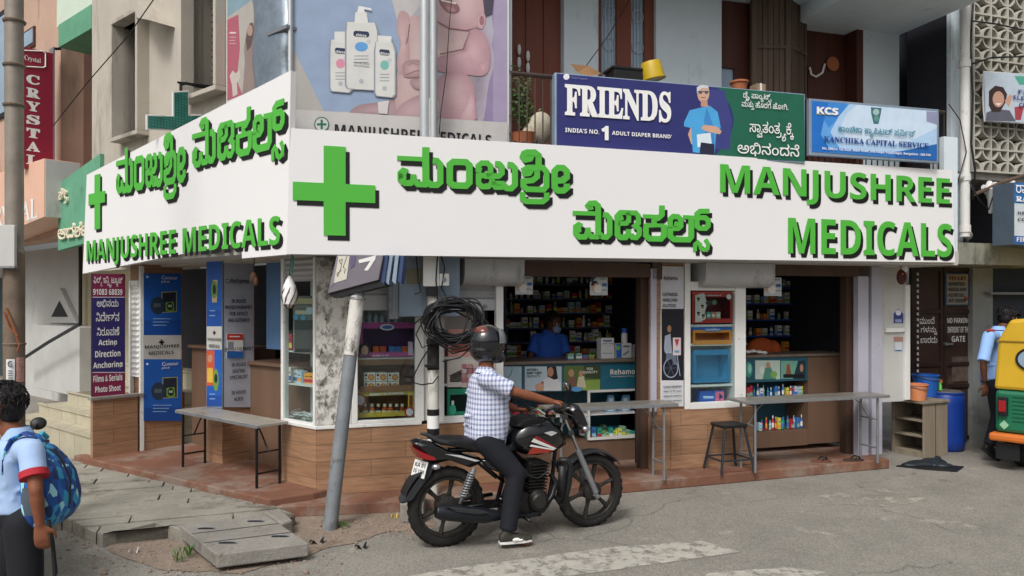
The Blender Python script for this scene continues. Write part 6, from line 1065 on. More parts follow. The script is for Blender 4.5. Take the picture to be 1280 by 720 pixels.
def open_display(name, label, x0, y0, x1, y1, w, d, col, rim, paint_on=None, back=None, inscribed=()):
    t = T(name, label, 'display box', F); u0, z1 = F.at(x0, y0, w); z0 = F.at(x0, y1, w)[1]; u1 = F.at(x1, y0, w)[0]; k = .012
    q = MB(); q.cur = S(col); q.box(u0, u1, w+d-k, w+d, z0, z1); q.box(u0, u0+k, w, w+d-k, z0, z1); q.box(u1-k, u1, w, w+d-k, z0, z1); q.box(u0+k, u1-k, w, w+d-k, z0, z0+k); q.cur = S(rim)
    q.box(u0, u1, w-.006, w-.001, z1-.035, z1+.02); q.box(u0, u1, w-.006, w-.001, z0, z0+.045); q.box(u0, u0+.025, w-.006, w-.001, z0+.045, z1-.035); q.box(u1-.025, u1, w-.006, w-.001, z0+.045, z1-.035)
    t.part('box', q, M_card)
    if paint_on: p = PR(F, w-.007); paint_on(p); t.part('print', p, M_card)
    if inscribed:
        q = MB(); [txt(q, F, s_, st_, a, c_, d_, e, w-.016) for s_, st_, a, c_, d_, e in inscribed]; t.part('lettering', q, M_whitel)
    return t.done()
def wface(p): p.ov(456, 437, 7, 9, '#2a1c22'); p.ov(456, 438, 4.4, 6, '#c99a86'); p.rect(449, 443, 463, 447, '#6a2a50'); p.ov(484, 409, 9, 4, '#e6e2ea'); p.ov(484, 409, 6.5, 2.4, '#4e6cc0'); p.rect(510, 427, 516, 444, '#d8b9ce')
open_display('display_box', 'magenta and purple display box with a woman printed on it in the left window', 450, 406, 521, 447, .1, .26, '#5c2a6c', '#b5428e', wface, inscribed=[('GLAMS IN NO', 'sans', 466, 486, 443.5, 446)])
for i, (x, c_) in enumerate(((470, '#d8602c'), (479, '#d2552c'), (490, '#4a7cc0'), (498, '#3f70b8'), (506, '#e0662c'))):
    t = T('sanitary_pack', ['orange red pack', 'deeper orange pack', 'mid blue pack', 'darker blue pack', 'bright orange pack'][i]+' standing inside the magenta display box', 'pack', F); q = MB(); q.cur = S(c_); q.pbox(F, x-4, 433, x+4, 443.5, .14, .19); t.part('pack', q, M_card, bevel=.004); t.done()
t = T('display_box', 'brown open carton holding six white spice boxes in the left window', 'display box', F); q = MB(); q.cur = S('#6d4a35'); q.pbox(F, 447, 451, 519, 488, .26, .3); q.cur = S('#8a6244'); q.pbox(F, 447, 449.5, 520, 457, .1, .25); q.cur = S('#8d5c3a'); q.pbox(F, 450, 483.5, 520, 490.5, .08, .25); t.part('carton', q, M_card)
q = MB(); txt(q, F, 'SCIENCE OF AYURVEDA', 'sans', 461, 504, 491, 494.5, .06); txt(q, F, 'Kesh King', 'serif', 478, 490, 452, 455.5, .08); t.done()
sp0 = None
for r_ in range(2):
    for c_ in range(3):
        x0, y0 = 455+c_*15, 466+r_*11.3; w = .12; u0, z1 = F.at(x0, y0, w); u1 = F.at(x0+14, y0, w)[0]; z0 = F.at(x0, y0+10.5, w)[1]
        if sp0 is None:
            t = T('spice_box', 'white soap box with orange disc, one of six stacked in the brown carton', 'box', F, 'six boxes in the brown carton'); q = MB(); q.cur = S('#e5e0d6'); q.box(u0, u1, w, w+.1, z0, z1); t.part('carton', q, M_card)
            p = PR(F, w-.001); p.ov(x0+9, y0+5.5, 4, 4, '#b8662a'); p.ov(x0+9, y0+5.5, 2.5, 2.5, '#e0a050'); p.ov(x0+2.6, y0+3, 1.6, 1.6, '#3a2a22'); p.rect(x0+1, y0+7, x0+4, y0+8, '#4a3a30'); t.part('print', p, M_card); sp0 = t.done(); sb = (u0, z0)
        else: copy_thing(sp0, Matrix.Translation((F.M.to_3x3() @ Vector((u0-sb[0], 0, z0-sb[1])))) @ sp0.matrix_world)
def yel(p): p.ov(450, 500, 7.5, 8, '#a5392c'); p.ov(450, 500, 5.5, 6, '#d0c0c4'); p.rect(444, 510, 449, 521, '#d8922c'); p.rect(510, 490, 517.5, 514, '#c8b43a'); p.rect(511.5, 494, 516, 510, '#8a3a24'); p.ov(512, 515, 6.5, 6.5, '#a5392c'); p.ov(512, 515, 4.5, 4.5, '#d8ccd0')
open_display('display_box', 'yellow and brown ayurvedic display box at the bottom of the left window', 441, 491, 519.5, 522.5, .1, .2, '#8a5a2a', '#b59a35', yel, inscribed=[('SCIENCE OF AYURVEDA', 'sans', 462, 505, 491.5, 494.5)])
for i, x in enumerate((456, 465, 473, 481, 488, 496, 503)):
    t = T('tonic_bottle', 'small tonic bottle in a row inside the yellow display box', 'bottle', F, 'tonic bottles in the yellow display box'); m_ = bottle_mb(.028, .12, ['#a04a1c', '#b8541e', '#3c2216'][i % 3], '#e3ddc8'); m_.v = [(a+U(x, .17), c_+.17, d_+Z(x, 521, .17)) for a, c_, d_ in m_.v]; t.part('bottle', m_, M_card, smooth=True); t.done()
open_display('display_box', 'salmon pink display tray above the checked box in the middle window', 560, 414, 621, 446, .1, .24, '#c77a68', '#dba398')
def chk(p):
    p.poly([(560, 452), (598, 452), (560, 470)], '#d5cfc6')
    for r_ in range(5):
        for c_ in range(6): p.rect(577+c_*7.2, 455+r_*6, 583.4+c_*7.2, 460.4+r_*6, ['#b87a84', '#d9c6c2', '#c9949a'][(r_+c_*2) % 3])
open_display('display_box', 'white display box with pink check print in the middle window', 559, 452, 621, 484, .1, .24, '#cfc4be', '#d9d2cc', chk)
def grn(p): p.ov(566, 512, 4, 7, '#3fae8c'); p.rect(564.5, 501, 567.5, 506, '#d5e6de'); p.ov(590, 489, 13, 3, '#2c9c74')
open_display('display_box', 'dark green display tray at the bottom of the middle window', 559, 489, 621, 521, .1, .24, '#173f38', '#2a8a6c', grn)
def dose(p):
    p.poly([(869, 369), (880, 366), (884, 380), (878, 402), (869, 403)], '#d6c9c4')
    for x, y in ((873, 375), (878, 384), (873, 393), (879, 396)): p.ov(x, y, 3.4, 4, '#e8e2de'); p.ov(x, y, 2, 2.6, '#b88a76'); p.ov(x, y-2, 2.2, 1.4, '#2a2024')
    p.ov(886, 379, 4, 3, '#3c3a3c'); p.ov(893, 378, 3, 3.4, '#6a7a5a'); p.ov(911, 371, 3, 3.4, '#e6e0dc')
open_display('display_box', 'red nutrition display box at the top of the white glass case', 865, 367, 915, 404, .03, .2, '#6d1f28', '#b5312c', dose, inscribed=[('Get your daily dose of', 'sans', 872, 902, 368, 370.6)])
for i, (x, c_) in enumerate(((879, '#c5a07a'), (886, '#5fae98'), (892, '#d08a68'), (898, '#c9bda0'))):
    t = T('supplement_tub', ['tan', 'turquoise', 'salmon', 'cream'][i]+' supplement pack on the floor of the red display box', 'pack', F); q = MB(); q.cur = S(c_); q.pbox(F, x-2.6, 390, x+2.6, 401.5, .07, .11); q.cur = S('#f0ece6'); q.pbox(F, x-1.6, 393, x+1.6, 396, .068, .0695); t.part('pack', q, M_card); t.done()
open_display('display_box', 'orange display tray with blue header below the red display box', 866, 412, 914, 431, .04, .2, '#cf7a2a', '#d98a38', lambda p: (p.rect(865, 409, 915, 412.5, '#2f62b0'), p.ov(891, 412, 12, 2.6, '#3a6fc0')), inscribed=[('Combiflam', 'sans', 882, 900, 410.5, 413.4)])
open_display('display_box', 'sky blue display tray in the middle of the white glass case', 867, 440, 912, 479, .04, .2, '#4f9cc4', '#2f7fb0')
carton_px('carton', 'blue and pink tissue carton at the bottom of the white glass case', 875, 489, 905.5, 502.5, .08, .15, lambda p: (p.rect(894, 489.3, 905, 502, '#d8708e'), p.poly([(899, 491), (904, 496), (899, 500)], '#2b3a6c'), p.rect(879, 495, 892, 498, '#b9d0f0')), base='#2f5fb5')
for i, (x, y) in enumerate(((362, 384), (372, 389), (370, 352))):
    pass
t = T('sticker_sheet', 'small blue stickers on a black strip inside the corner case', 'stickers', L); p = PR(L, .04); p.rect(368, 400, 391, 440, '#4a4b48'); p.rect(369, 436, 388, 440, '#1b1b1e'); p.rect(369, 388, 384, 393, '#cfc9a8'); p.rect(383, 384, 391, 393, '#c3d0d6'); p.ov(370, 396, 3, 4, '#5aa0c8'); p.ov(379, 397, 3, 3.4, '#5aa0c8'); p.rect(370, 373, 391, 380, '#c9b58a'); t.part('print', p, M_card); t.part('backing', MB().box(U(367, .05, L), U(390, .05, L), .045, .05, Z(367, 441, .05, L), Z(367, 370, .05, L)), M_conc); t.done()
t = T('paper_heap', 'heap of pale crumpled wrappers at the bottom of the corner case', 'papers', L); q = MB()
for i in range(26): c_ = Vector((U(rnd.uniform(362, 388), .12, L), rnd.uniform(.06, .22), TB+.05+rnd.uniform(0, .05))); q.obox(Matrix.Translation(c_) @ Matrix.Rotation(rnd.uniform(0, 3), 4, 'Z') @ Matrix.Rotation(rnd.uniform(-.6, .6), 4, 'X'), .06, .05, .004)
t.part('wrappers', q, M_white); t.done()
for y, g in ((440, 'upper'), (482, 'lower')): shelf_items(L, U(356, .15, L), U(391, .15, L), .17, Z(375, y, 0, L)+.001, 'medicine_pack', 'small pack on the %s shelf of the corner case' % g, 'box', 'packs on the %s shelf of the corner case' % g, .06, .14, (.05, .09), 'cb', .1)
shelf_items(F, U(452), U(517), .2, Z(447, 405)+.001, 'shampoo_bottle', 'shampoo bottle in the row above the magenta display box', 'bottle', 'shampoo bottles above the magenta display box', .08, .14, (.05, .08), 'b', .05)
shelf_items(F, U(712, .6), U(750, .6), .7, zt1+.001, 'counter_pack', 'small pack lying on the counter top before the shopkeeper', 'box', 'small packs on the left counter top', .03, .06, (.05, .1), 'c', .1)
shelf_items(F, U(562), U(618), .2, Z(560, 484)-.36+.001, 'soap_pack', 'soap pack inside the dark green tray', 'pack', 'soap packs in the dark green tray', .05, .09, (.04, .07), 'cb', .1)
t = T('wheelchair_poster', 'tall black and white wheelchair advert on the pillar beside the glass case', 'poster', F); w = -.025
t.part('board', MB().pbox(F, 826.5, 333, 854.5, 509, w, w+.02), M_white); p = PR(F, w-.001)
p.rect(827, 334, 854.5, 508, '#b9bac0'); p.rect(827, 386, 854.5, 475.5, '#15161f'); p.rect(827, 475.5, 854.5, 508, '#c6c7ca')
for r_ in (12.5, 11): p.ov(838.5, 460, r_*.75, r_, '#8a93a8' if r_ > 12 else '#15161f', 26)
for a in range(6): p.line([(838.5, 460), (838.5+8*math.cos(a*1.05), 460+11*math.sin(a*1.05))], .5, '#5a6278')
p.ov(836.5, 411, 2.6, 4.5, '#8d6a50'); p.poly([(831, 420), (838, 417), (840, 440), (834, 446), (830, 436)], '#8c93a2'); p.poly([(834, 440), (845, 444), (846, 456), (842, 456), (840, 449), (832, 449)], '#5c6474'); p.line([(832, 425), (831, 440), (846, 442), (850, 470)], .8, '#9aa3b5'); p.rect(841, 422, 851, 444, '#c3b6b8'); p.poly([(843, 424), (849, 424), (846, 434)], '#a5303c'); p.rect(843, 438, 849, 441, '#4f8fb0')
t.part('print', p, M_print)
q = MB(); txt(q, F, 'Rehamo', 'sans', 830, 847, 345, 350, w-.014)
for i, s_ in enumerate(('CUSTOMIZED', 'WHEELCHAIR', 'SOLUTIONS')): txt(q, F, s_, 'sans', 828.5, 847-2*(i == 2), 366+i*7, 370+i*7, w-.014)
for i, s_ in enumerate(('Custom wheelchair', 'Seat to fit your', 'adapted cushions', 'seating systems')): txt(q, F, s_, 'sans', 829.5, 852, 482+i*6, 485+i*6, w-.014)
t.part('lettering', q, M_blackl); t.done()
wp = -uB-.004
def meter(p, ox, oy, s=1.0):
    p.poly([(ox-1, oy-13), (ox+18, oy-14), (ox+18, oy+12), (ox-1, oy+13)], '#9aa06a'); p.poly([(ox, oy-12), (ox+17, oy-13), (ox+17, oy+11), (ox, oy+12)], '#232a3a'); p.ov(ox-6, oy+4, 9, 11, '#2a3a4e'); p.rect(ox-11, oy+1, ox-2, oy+6, '#55626c')
    p.poly([(ox+4, oy+0), (ox+14, oy-1), (ox+15, oy+10), (ox+9, oy+12), (ox+4, oy+10)], '#6f9a3c'); p.ov(ox+9.5, oy+5, 4, 5, '#1c2a30'); p.rect(ox+7, oy+3, ox+12, oy+6, '#9ab0a5')
def blue_panel(name, label, fr, w, px0, px1, y0, ya, yb, y1, mx, sc_=1.0):
    t = T(name, label, 'poster', fr); t.part('board', MB().pbox(fr, px0, y0, px1, y1, w, w+.012), M_greybox); p = PR(fr, w-.001)
    p.rect(px0+.3, y0, px1-.3, y1, '#1f5ab0'); p.rect(px0+.3, (y0+ya)/2+20, px1-.3, ya, '#1a4c9a'); p.rect(px0+.3, (yb+y1)/2+22, px1-.3, y1, '#1a4c9a'); p.rect(px0+.3, ya, px1-.3, yb, '#bdbcb8'); return t, p
t, p = blue_panel('meter_poster', 'tall blue glucose meter poster on the pillar beside the white shutter', P, wp-.014, 179.5, 227, 342, 419, 449, 526, 203)
meter(p, 203, 378); meter(p, 204, 485)
for y0 in (398, 506):
    for i in range(3): p.rect(191+(i == 2)*0, y0+i*4, 214-i*3, y0+.9+i*4, '#8fb4e0')
p.ov(184, 346, 1.5, 1.5, '#cfe0f4'); p.ov(184, 455, 1.5, 1.5, '#cfe0f4'); p.rect(200.6, 424.5, 203, 431, '#15161a'); p.rect(198.6, 426.6, 205, 429, '#15161a'); t.part('print', p, M_print)
q = MB(); txt(q, P, 'Contour', 'thin', 202, 222, 344.5, 349, wp-.026); txt(q, P, 'plus', 'thin', 202, 212, 350, 354, wp-.026); txt(q, P, 'Contour', 'thin', 202.5, 223, 453, 457.5, wp-.026); txt(q, P, 'plus', 'thin', 202.5, 212, 458.5, 462, wp-.026); t.part('lettering', q, M_whitel)
q = MB(); txt(q, P, 'MANJUSHREE', 'sans', 181, 224, 432, 437, wp-.026); txt(q, P, 'MEDICALS', 'sans', 186, 217, 439.5, 444, wp-.026); t.part('dark_lettering', q, M_blackl); t.done()
t, p = blue_panel('meter_poster', 'narrow blue glucose meter poster on the left face of the free pillar', L, -.014, 258.2, 277.5, 327, 408, 437, 508, 268)
p.rect(258.4, 438, 268, 482, '#c9562c'); p.ov(262.5, 448, 3, 5, '#b98a70'); p.rect(259, 460, 266, 478, '#d8b44a'); p.poly([(266, 350), (272, 350), (271, 378), (265, 378)], '#c9b48a'); p.ov(268, 362, 2.4, 6, '#1c2a30'); p.ov(268, 362, 4, 11, '#6f9a3c'); p.ov(268, 362, 2.2, 6, '#1c2a30'); p.ov(270, 475, 3.5, 14, '#6f9a3c'); p.ov(270, 473, 2, 6, '#1c2a30')
for y in (388, 394, 492, 498): p.rect(262, y, 269, y+1, '#8fb4e0')
p.rect(267.4, 413, 268.6, 419, '#15161a'); p.rect(266, 415.2, 270, 417, '#15161a'); t.part('print', p, M_print)
q = MB(); txt(q, L, 'MANJUSHREE', 'sans', 259.5, 276.5, 422, 426, -.026); txt(q, L, 'MEDICALS', 'sans', 261, 274, 430, 434, -.026); t.part('lettering', q, M_blackl); t.done()
wq = -U(278, 0, L)-.003
t = T('services_poster', 'pale grey in house services poster on the near face of the free pillar', 'poster', P); t.part('board', MB().pbox(P, 280, 327, 317.5, 509, wq-.014, wq-.002), M_greybox); p = PR(P, wq-.016); p.rect(280.3, 327, 317.3, 509, '#a9acb8'); p.ov(284.5, 351.5, 3, 3, '#5b6270'); p.ov(284.5, 351.5, 2, 2, '#a9acb8'); p.rect(288, 354.6, 311, 355.1, '#5b6270')
t.part('print', p, M_print); q = MB(); txt(q, P, 'Rehamo', 'sans', 288.5, 311, 348, 353.5, wq-.03)
for y, ls in ((374, ('IN HOUSE', 'PHYSIOTHERAPIST', 'FOR ADVICE', 'AND GUIDANCE')), (427, ('', 'SPEECH THERAPIST')), (454, ('IN HOUSE', 'SEATING', 'SPECIALIST')), (489, ('IN HOUSE', 'NURSE'))):
    for i, s_ in enumerate(ls):
        if s_: wd = len(s_)*1.12; txt(q, P, s_, 'sans', 298.5-wd, 298.5+wd, y+i*8, y+4.6+i*8, wq-.03)
t.part('lettering', q, M_blackl); t.done()
t = T('payment_sticker', 'red white and blue payment sticker on the services poster', 'sticker', P); t.part('card', MB().pbox(P, 283.5, 417, 304, 448, wq-.03, wq-.026), M_white); p = PR(P, wq-.031); p.rect(283.8, 417.3, 303.8, 425, '#c0392f'); p.rect(283.8, 439, 303.8, 447.6, '#2a62a8'); p.rect(285, 427, 292, 437, '#8b8d95'); p.rect(287, 420, 300, 421.4, '#e8e0dd'); t.part('print', p, M_print); t.done()

# ================================================================== STREET OBJECTS
# ---- utility pole with its boxes and cable coil
wpole = -.23
def pole_u(px): return U(px, wpole)
t = T('utility_pole', 'peeling white utility pole with black and white bands in front of the shop corner', 'pole', F)
uc = pole_u(541.5); zq_ = lambda y: Z(541, y, wpole); rp = .052
def ring(z0, z1, r): return MB().lathe([(r, z0), (r, z1)], (uc, wpole, 0), 'z', 18)
M_polew = mat('flaking_pole_paint', '#c9c6bf', .8, var=.08, scale=9, dirt=('#55514b', .5, 11, (1, 1, .5)), rust=('#8a867d', .4, 6, (1, 1, .3)), bump=.3)
t.part('shaft', ring(0, 3.6, rp), M_polew, smooth=True)
for y0, y1, m in ((511, 519, M_black), (519, 535, M_whitel), (535, 548, M_black), (548, 562, M_whitel), (562, 576, M_black)): t.part('painted_band', ring(zq_(y1), zq_(y0), rp+.003), m, smooth=True)
t.part('tar_band', ring(zq_(462), zq_(430), rp+.002), mat('tarred_steel', '#2b2927', .8, var=.3, scale=12, dirt=('#7d7a74', .35, 9)), smooth=True)
t.part('steel_tube', MB().lathe([(.045, 2.3), (.045, 6.6)], (U(531, wpole), wpole, 0), 'z', 16), M_galv, smooth=True); t.part('steel_tube', MB().lathe([(.036, 2.3), (.036, 6.6)], (U(541, wpole), wpole-.03, 0), 'z', 16), M_galv, smooth=True)
t.part('junction_box', MB().pbox(F, 529, 318, 549, 358, wpole-.075, wpole-.055), M_white, bevel=.006)
t.part('black_box', MB().pbox(F, 533, 358, 548, 370, wpole-.08, wpole-.054), M_black, bevel=.004)
t.part('bracket', MB().pbox(F, 536, 424, 563, 431, wpole-.14, wpole-.02), M_black, bevel=.005)
t.part('clamp', MB().pbox(F, 534, 457, 549, 460, wpole-.065, wpole+.06), M_black)
t.part('switch', MB().pbox(F, 549.5, 342, 561.5, 357, wpole-.08, wpole-.05), M_white, bevel=.004); t.part('switch_dial', MB().lathe([(.02, 0), (.02, .012)], (U(555.5, wpole-.09), wpole-.094, Z(555, 349.5, wpole-.09)), 'y', 14), M_steel)
q = MB(); rnd.seed(11)
for pts in (((520, 318), (523, 350), (526, 365), (518, 368)), ((551, 318), (556, 335), (552, 360), (560, 375), (562, 392)), ((547, 318), (545, 350), (547, 375)), ((530, 395), (518, 405), (508, 400)), ((540, 430), (527, 450), (517, 470), (516, 478), (527, 481), (541, 479), (548, 470))): q.tube([F.pt(x, y, wpole-.085) for x, y in pts], .006, 6)
t.part('loose_wire', q, M_black, smooth=True); t.done()
t = T('meter_box', 'blue grey sheet metal meter cabinet behind the utility pole', 'cabinet', F)
t.part('cabinet', MB().pbox(F, 499, 317, 575, 396, -.15, -.015), M_greybox, bevel=.006); t.part('door_seam', MB().pbox(F, 527.5, 320, 528.5, 394, -.153, -.149), M_steel); t.part('plate', MB().pbox(F, 508, 336, 527, 355, -.156, -.151), mat('brass_grey_plate', '#7d7a66', .5, metal=.4)); t.done()
t = T('meter_box', 'small grey steel box at the lower left of the blue grey cabinet', 'cabinet', F); t.part('cabinet', MB().pbox(F, 486, 345, 498.6, 399, -.12, -.015), M_steel, bevel=.005); t.part('ridge', MB().pbox(F, 491, 352, 494, 392, -.128, -.121), M_greybox); t.done()
rnd.seed(23); q = MB()
for i in range(26):
    cx, cy = 568+rnd.uniform(-7, 7), 402+rnd.uniform(-5, 6); rx, ry = rnd.uniform(23, 37), rnd.uniform(18, 28); ph = rnd.uniform(0, 6); w0 = wpole-.1-rnd.uniform(0, .12); tl = rnd.uniform(-.3, .3)
    pts = []
    for j in range(28):
        a = 2*math.pi*j/28; wob = 1+.07*math.sin(2*a+ph)+.04*math.sin(5*a+ph*2)
        x, y = rx*wob*math.cos(a), ry*wob*math.sin(a); pts.append(F.pt(cx+x*math.cos(tl)-y*math.sin(tl), cy+x*math.sin(tl)+y*math.cos(tl), w0+.03*math.sin(a+ph)))
    q.tube(pts, rnd.choice((.0055, .007, .0085)), 6, True)
for pts in (((600, 420), (585, 437), (566, 442), (548, 430)), ((606, 408), (592, 432), (575, 447), (553, 452)), ((530, 398), (520, 418), (528, 435), (540, 428))): q.tube([F.pt(x, y, wpole-.12) for x, y in pts], .006, 6)
one('cable_coil', 'tangled coil of black cable hanging on the utility pole', 'cable', F, q, mat('black_cable', '#1b1b1d', .5, var=.3, scale=20), smooth=True, angle=180)
# ---- leaning street sign
g0 = G(412, 662); Y7 = 6.02
P7 = Frame(-1.28, Y7, 1, -.12)
t = T('leaning_pole_sign', 'leaning grey pole carrying a tilted boxed street sign with a white arrow and note', 'street sign', W)
bx, by = g0
top = P7.M @ Vector(P7.pt(448, 362, .09))
t.part('post', MB().tube([(bx, by, -.02), (bx+(top.x-bx)*.5, by+(top.y-by)*.5, top.z*.5), tuple(top)], [.058, .056, .053], 16), mat('chipped_blue_grey_paint', '#7b8084', .65, metal=.2, var=.14, scale=6, dirt=('#55504a', .38, 9), rust=('#b5b2aa', .3, 7, (1, 1, .4)), bump=.25, bscale=30), smooth=True)
t.part('flaking_sleeve', MB().tube([Vector((bx, by, 0)).lerp(top, .72), Vector((bx, by, 0)).lerp(top, .97)], .0605, 14), M_polew, smooth=True)
t.part('collar', MB().tube([Vector((bx, by, 0)).lerp(top, .955), Vector((bx, by, 0)).lerp(top, .965)], .066, 14), M_steel)
q = MB(); p7 = [P7.at(x, y, 0) for x, y in ((421, 319), (479, 319), (473, 350), (409.5, 367))]; q.prism(p7, 0, .2, 'y')
t.part('box', conv(q, P7, W), mat('dirty_grey_sign_box', '#6f6a72', .6, var=.12, scale=4, dirt=('#534e55', .35, 5)), bevel=.005)
q = MB(); q.prism([P7.at(x, y, .02) for x, y in ((410, 367.5), (474, 351), (482, 357), (417, 372.5))], .02, .2, 'y'); t.part('underside', conv(q, P7, W), M_black)
for i, (x0, m) in enumerate(((479.5, mat('navy_slat', '#2f4268', .5)), (484.5, M_greybox), (491, M_greybox), (497, mat('navy_slat', '#2f4268', .5)))):
    q = MB(); q.prism([P7.at(x, y, 0) for x, y in ((x0, 318.6), (x0+4.4, 318.6), (x0-1+1.5*(i > 1), 357-i*1), (x0-5.6+1.5*(i > 1), 352-i*.5))], .03+.02*i, .14+.02*i, 'y'); t.part('slat', conv(q, P7, W), m)
p = PR(P7, -.003); p.poly([(423, 320), (437, 320), (433, 349), (417, 354)], '#c9c4b6'); p.poly([(448, 325), (470, 319), (469, 324), (460, 338), (455, 338), (463, 326), (449, 329)], '#dcdcda')
for pts in (((426, 330), (424, 326), (428, 324), (426, 336), (422, 346), (421, 342), (427, 338)), ((434, 320), (429, 334), (431, 336)), ((430, 338), (431, 342)), ((432, 336), (431.5, 339))): p.line(pts, .8, '#2a2a2e')
p.poly([(438, 320), (445, 320), (443, 332), (438, 336)], '#5a5574'); p.poly([(423, 320), (421, 320), (412, 360), (417, 355)], '#837c88')
t.part('print', conv(p, P7, W), M_print); t.done()
# ---- rusty pole on the left with pasted bills and a sheet metal panel
YR = 5.6; WR = Frame(0, YR, 1, 0)
t = T('rusty_pole', 'thick rusty steel pole with pasted bills at the left edge', 'pole', WR)
t.part('shaft', MB().tube([(WR.at(18, 0)[0], 0, -.05), (WR.at(17.5, 0)[0], 0, 2.2)], .072, 18), M_rusty, smooth=True)
t.part('upper_shaft', MB().tube([(WR.at(18, 0)[0], 0, 2.2), (WR.at(17.5, 0)[0], 0, 5.5)], .062, 18), mat('grey_rusty_steel', '#8d857b', .6, metal=.3, var=.18, scale=6, dirt=('#7a5f4a', .3, 5, (1, 1, .4))), smooth=True)
q = MB()
for y in (27, 82, 132, 430): q.tube([(WR.at(18, y)[0]+.068*math.cos(a), .068*math.sin(a), WR.at(18, y)[1]) for a in (2*math.pi*i/14 for i in range(14))], .012, 5, True)
t.part('collar', q, M_rusty)
q = MB(); q.tube([WR.pt(x, y, -.08) for x, y in ((8, 385), (14, 400), (20, 418), (24, 432), (22, 440))], .007, 5); q.tube([WR.pt(x, y, -.085) for x, y in ((5, 390), (12, 410), (22, 420))], .006, 5); t.part('rusty_wire', q, mat('rust_wire', '#8a4f2c', .8)); t.done()
t = T('pasted_bill', 'white paper bill with bold letter pasted on the rusty pole', 'bill', WR); q = MB()
def bent(px0, px1, y0, y1, r=.0745):
    xs = WR.at(18, 0)[0]; a0, a1 = [math.asin(max(-1, min(1, (WR.at(x, 460, -.07)[0]-xs)/r))) for x in (px0, px1)]; z1, z0 = WR.at(px0, y0, -.07)[1], WR.at(px0, y1, -.07)[1]
    return MB().grid(lambda i, j: (xs+r*math.sin(a0+(a1-a0)*i), -r*math.cos(a0+(a1-a0)*i), z0+(z1-z0)*j), 6, 1)
t.part('paper', bent(8, 17.5, 449, 481), M_white, smooth=True); q = MB(); txt(q, WR, 'G', 'sans', 9.5, 15, 451, 459, -.0785)
for i in range(5): q.box(*[WR.at(x, 0, -.078)[0] for x in (10, 16)], -.0785, -.078, WR.at(10, 464+i*3, -.078)[1], WR.at(10, 463+i*3, -.078)[1])
t.part('lettering', q, mat('slate_print', '#4d5a6c', .7)); t.done()
t = T('pasted_bill', 'red printed bill pasted right of the white bill on the rusty pole', 'bill', WR); t.part('paper', bent(18.5, 26.5, 447, 478), mat('red_patterned_paper', '#b58a80', .8, var=.45, scale=60)); t.done()
t = T('sheet_panel', 'pale grey sheet metal panel fixed to the rusty pole', 'panel', WR); t.part('panel', MB().pbox(WR, -60, 281, 18, 333, -.11, -.08), M_grey, bevel=.004); t.part('edge_strip', MB().pbox(WR, -60, 333, 18, 335, -.115, -.075), M_steel); t.done()
# ---- hanging charms
t = T('net_bag', 'white ash gourd hanging in a rope net below the corner of the signboard', 'charm', L); w = -.3
q = MB().lathe([(.004, Z(360, 385, w, L)), (.05, Z(360, 380, w, L)), (.065, Z(360, 368, w, L)), (.05, Z(360, 357, w, L)), (.03, Z(360, 350, w, L)), (.01, Z(360, 345, w, L))], (U(362, w, L), w, 0), 'z', 14); t.part('gourd', q, M_whitel, smooth=True)
q = MB(); ux = U(362, w, L)
for i in range(7):
    a = i*.9; q.tube([(ux+.068*math.cos(a+j*.35)*math.sin(math.pi*min(1, (j+.6)/6)), w+.068*math.sin(a+j*.35)*math.sin(math.pi*min(1, (j+.6)/6)), Z(360, 386-j*7, w, L)) for j in range(7)], .005, 5)
q.tube([(ux, w, Z(360, 344, w, L)), (U(365, w, L), w, Z(365, 318, w, L))], .007, 5); t.part('net', q, mat('brown_rope', '#4f3a2c', .9)); t.part('string', MB().tube([L.pt(366, 320, w), L.pt(365, 332, w), L.pt(364, 342, w)], .012, 6), mat('teal_cord', '#5a8a86', .8)); t.done()
t = T('dried_charm', 'small dried brown bundle hanging near the services poster', 'charm', L); w = -.35; q = MB(); q.ell(L.pt(317, 347, w), .035, .03, .05, 10, 8); q.ell(L.pt(320, 352, w), .02, .02, .04, 8, 6); t.part('bundle', q, mat('dried_brown', '#4f3523', .9, var=.3, scale=20)); t.part('string', MB().tube([L.pt(317, 341, w), L.pt(318, 322, w)], .005, 5), M_black); t.done()
t = T('demon_mask', 'dark red demon mask charm hanging above the white cabinet', 'charm', F); w = -.12; c = Vector(F.pt(1127, 346, w)); q = MB(); q.ell(c, .065, .04, .09, 14, 10); q.ell(c+Vector((0, -.03, -.02)), .03, .02, .03); t.part('face', remesh(q, .01, 3), mat('dark_red_mask', '#4d2019', .6, var=.4, scale=14), smooth=True)
t.part('eyes', MB().ell(c+Vector((-.025, -.04, .03)), .013, .008, .013, 8, 6).ell(c+Vector((.025, -.04, .03)), .013, .008, .013, 8, 6), M_terra); t.part('white_top', MB().ell(c+Vector((.03, -.01, .09)), .04, .03, .045, 10, 8), M_whitel, smooth=True); t.part('string', MB().tube([c+Vector((0, 0, .09)), Vector(F.pt(1124, 328, w))], .005, 5), M_black); t.done()
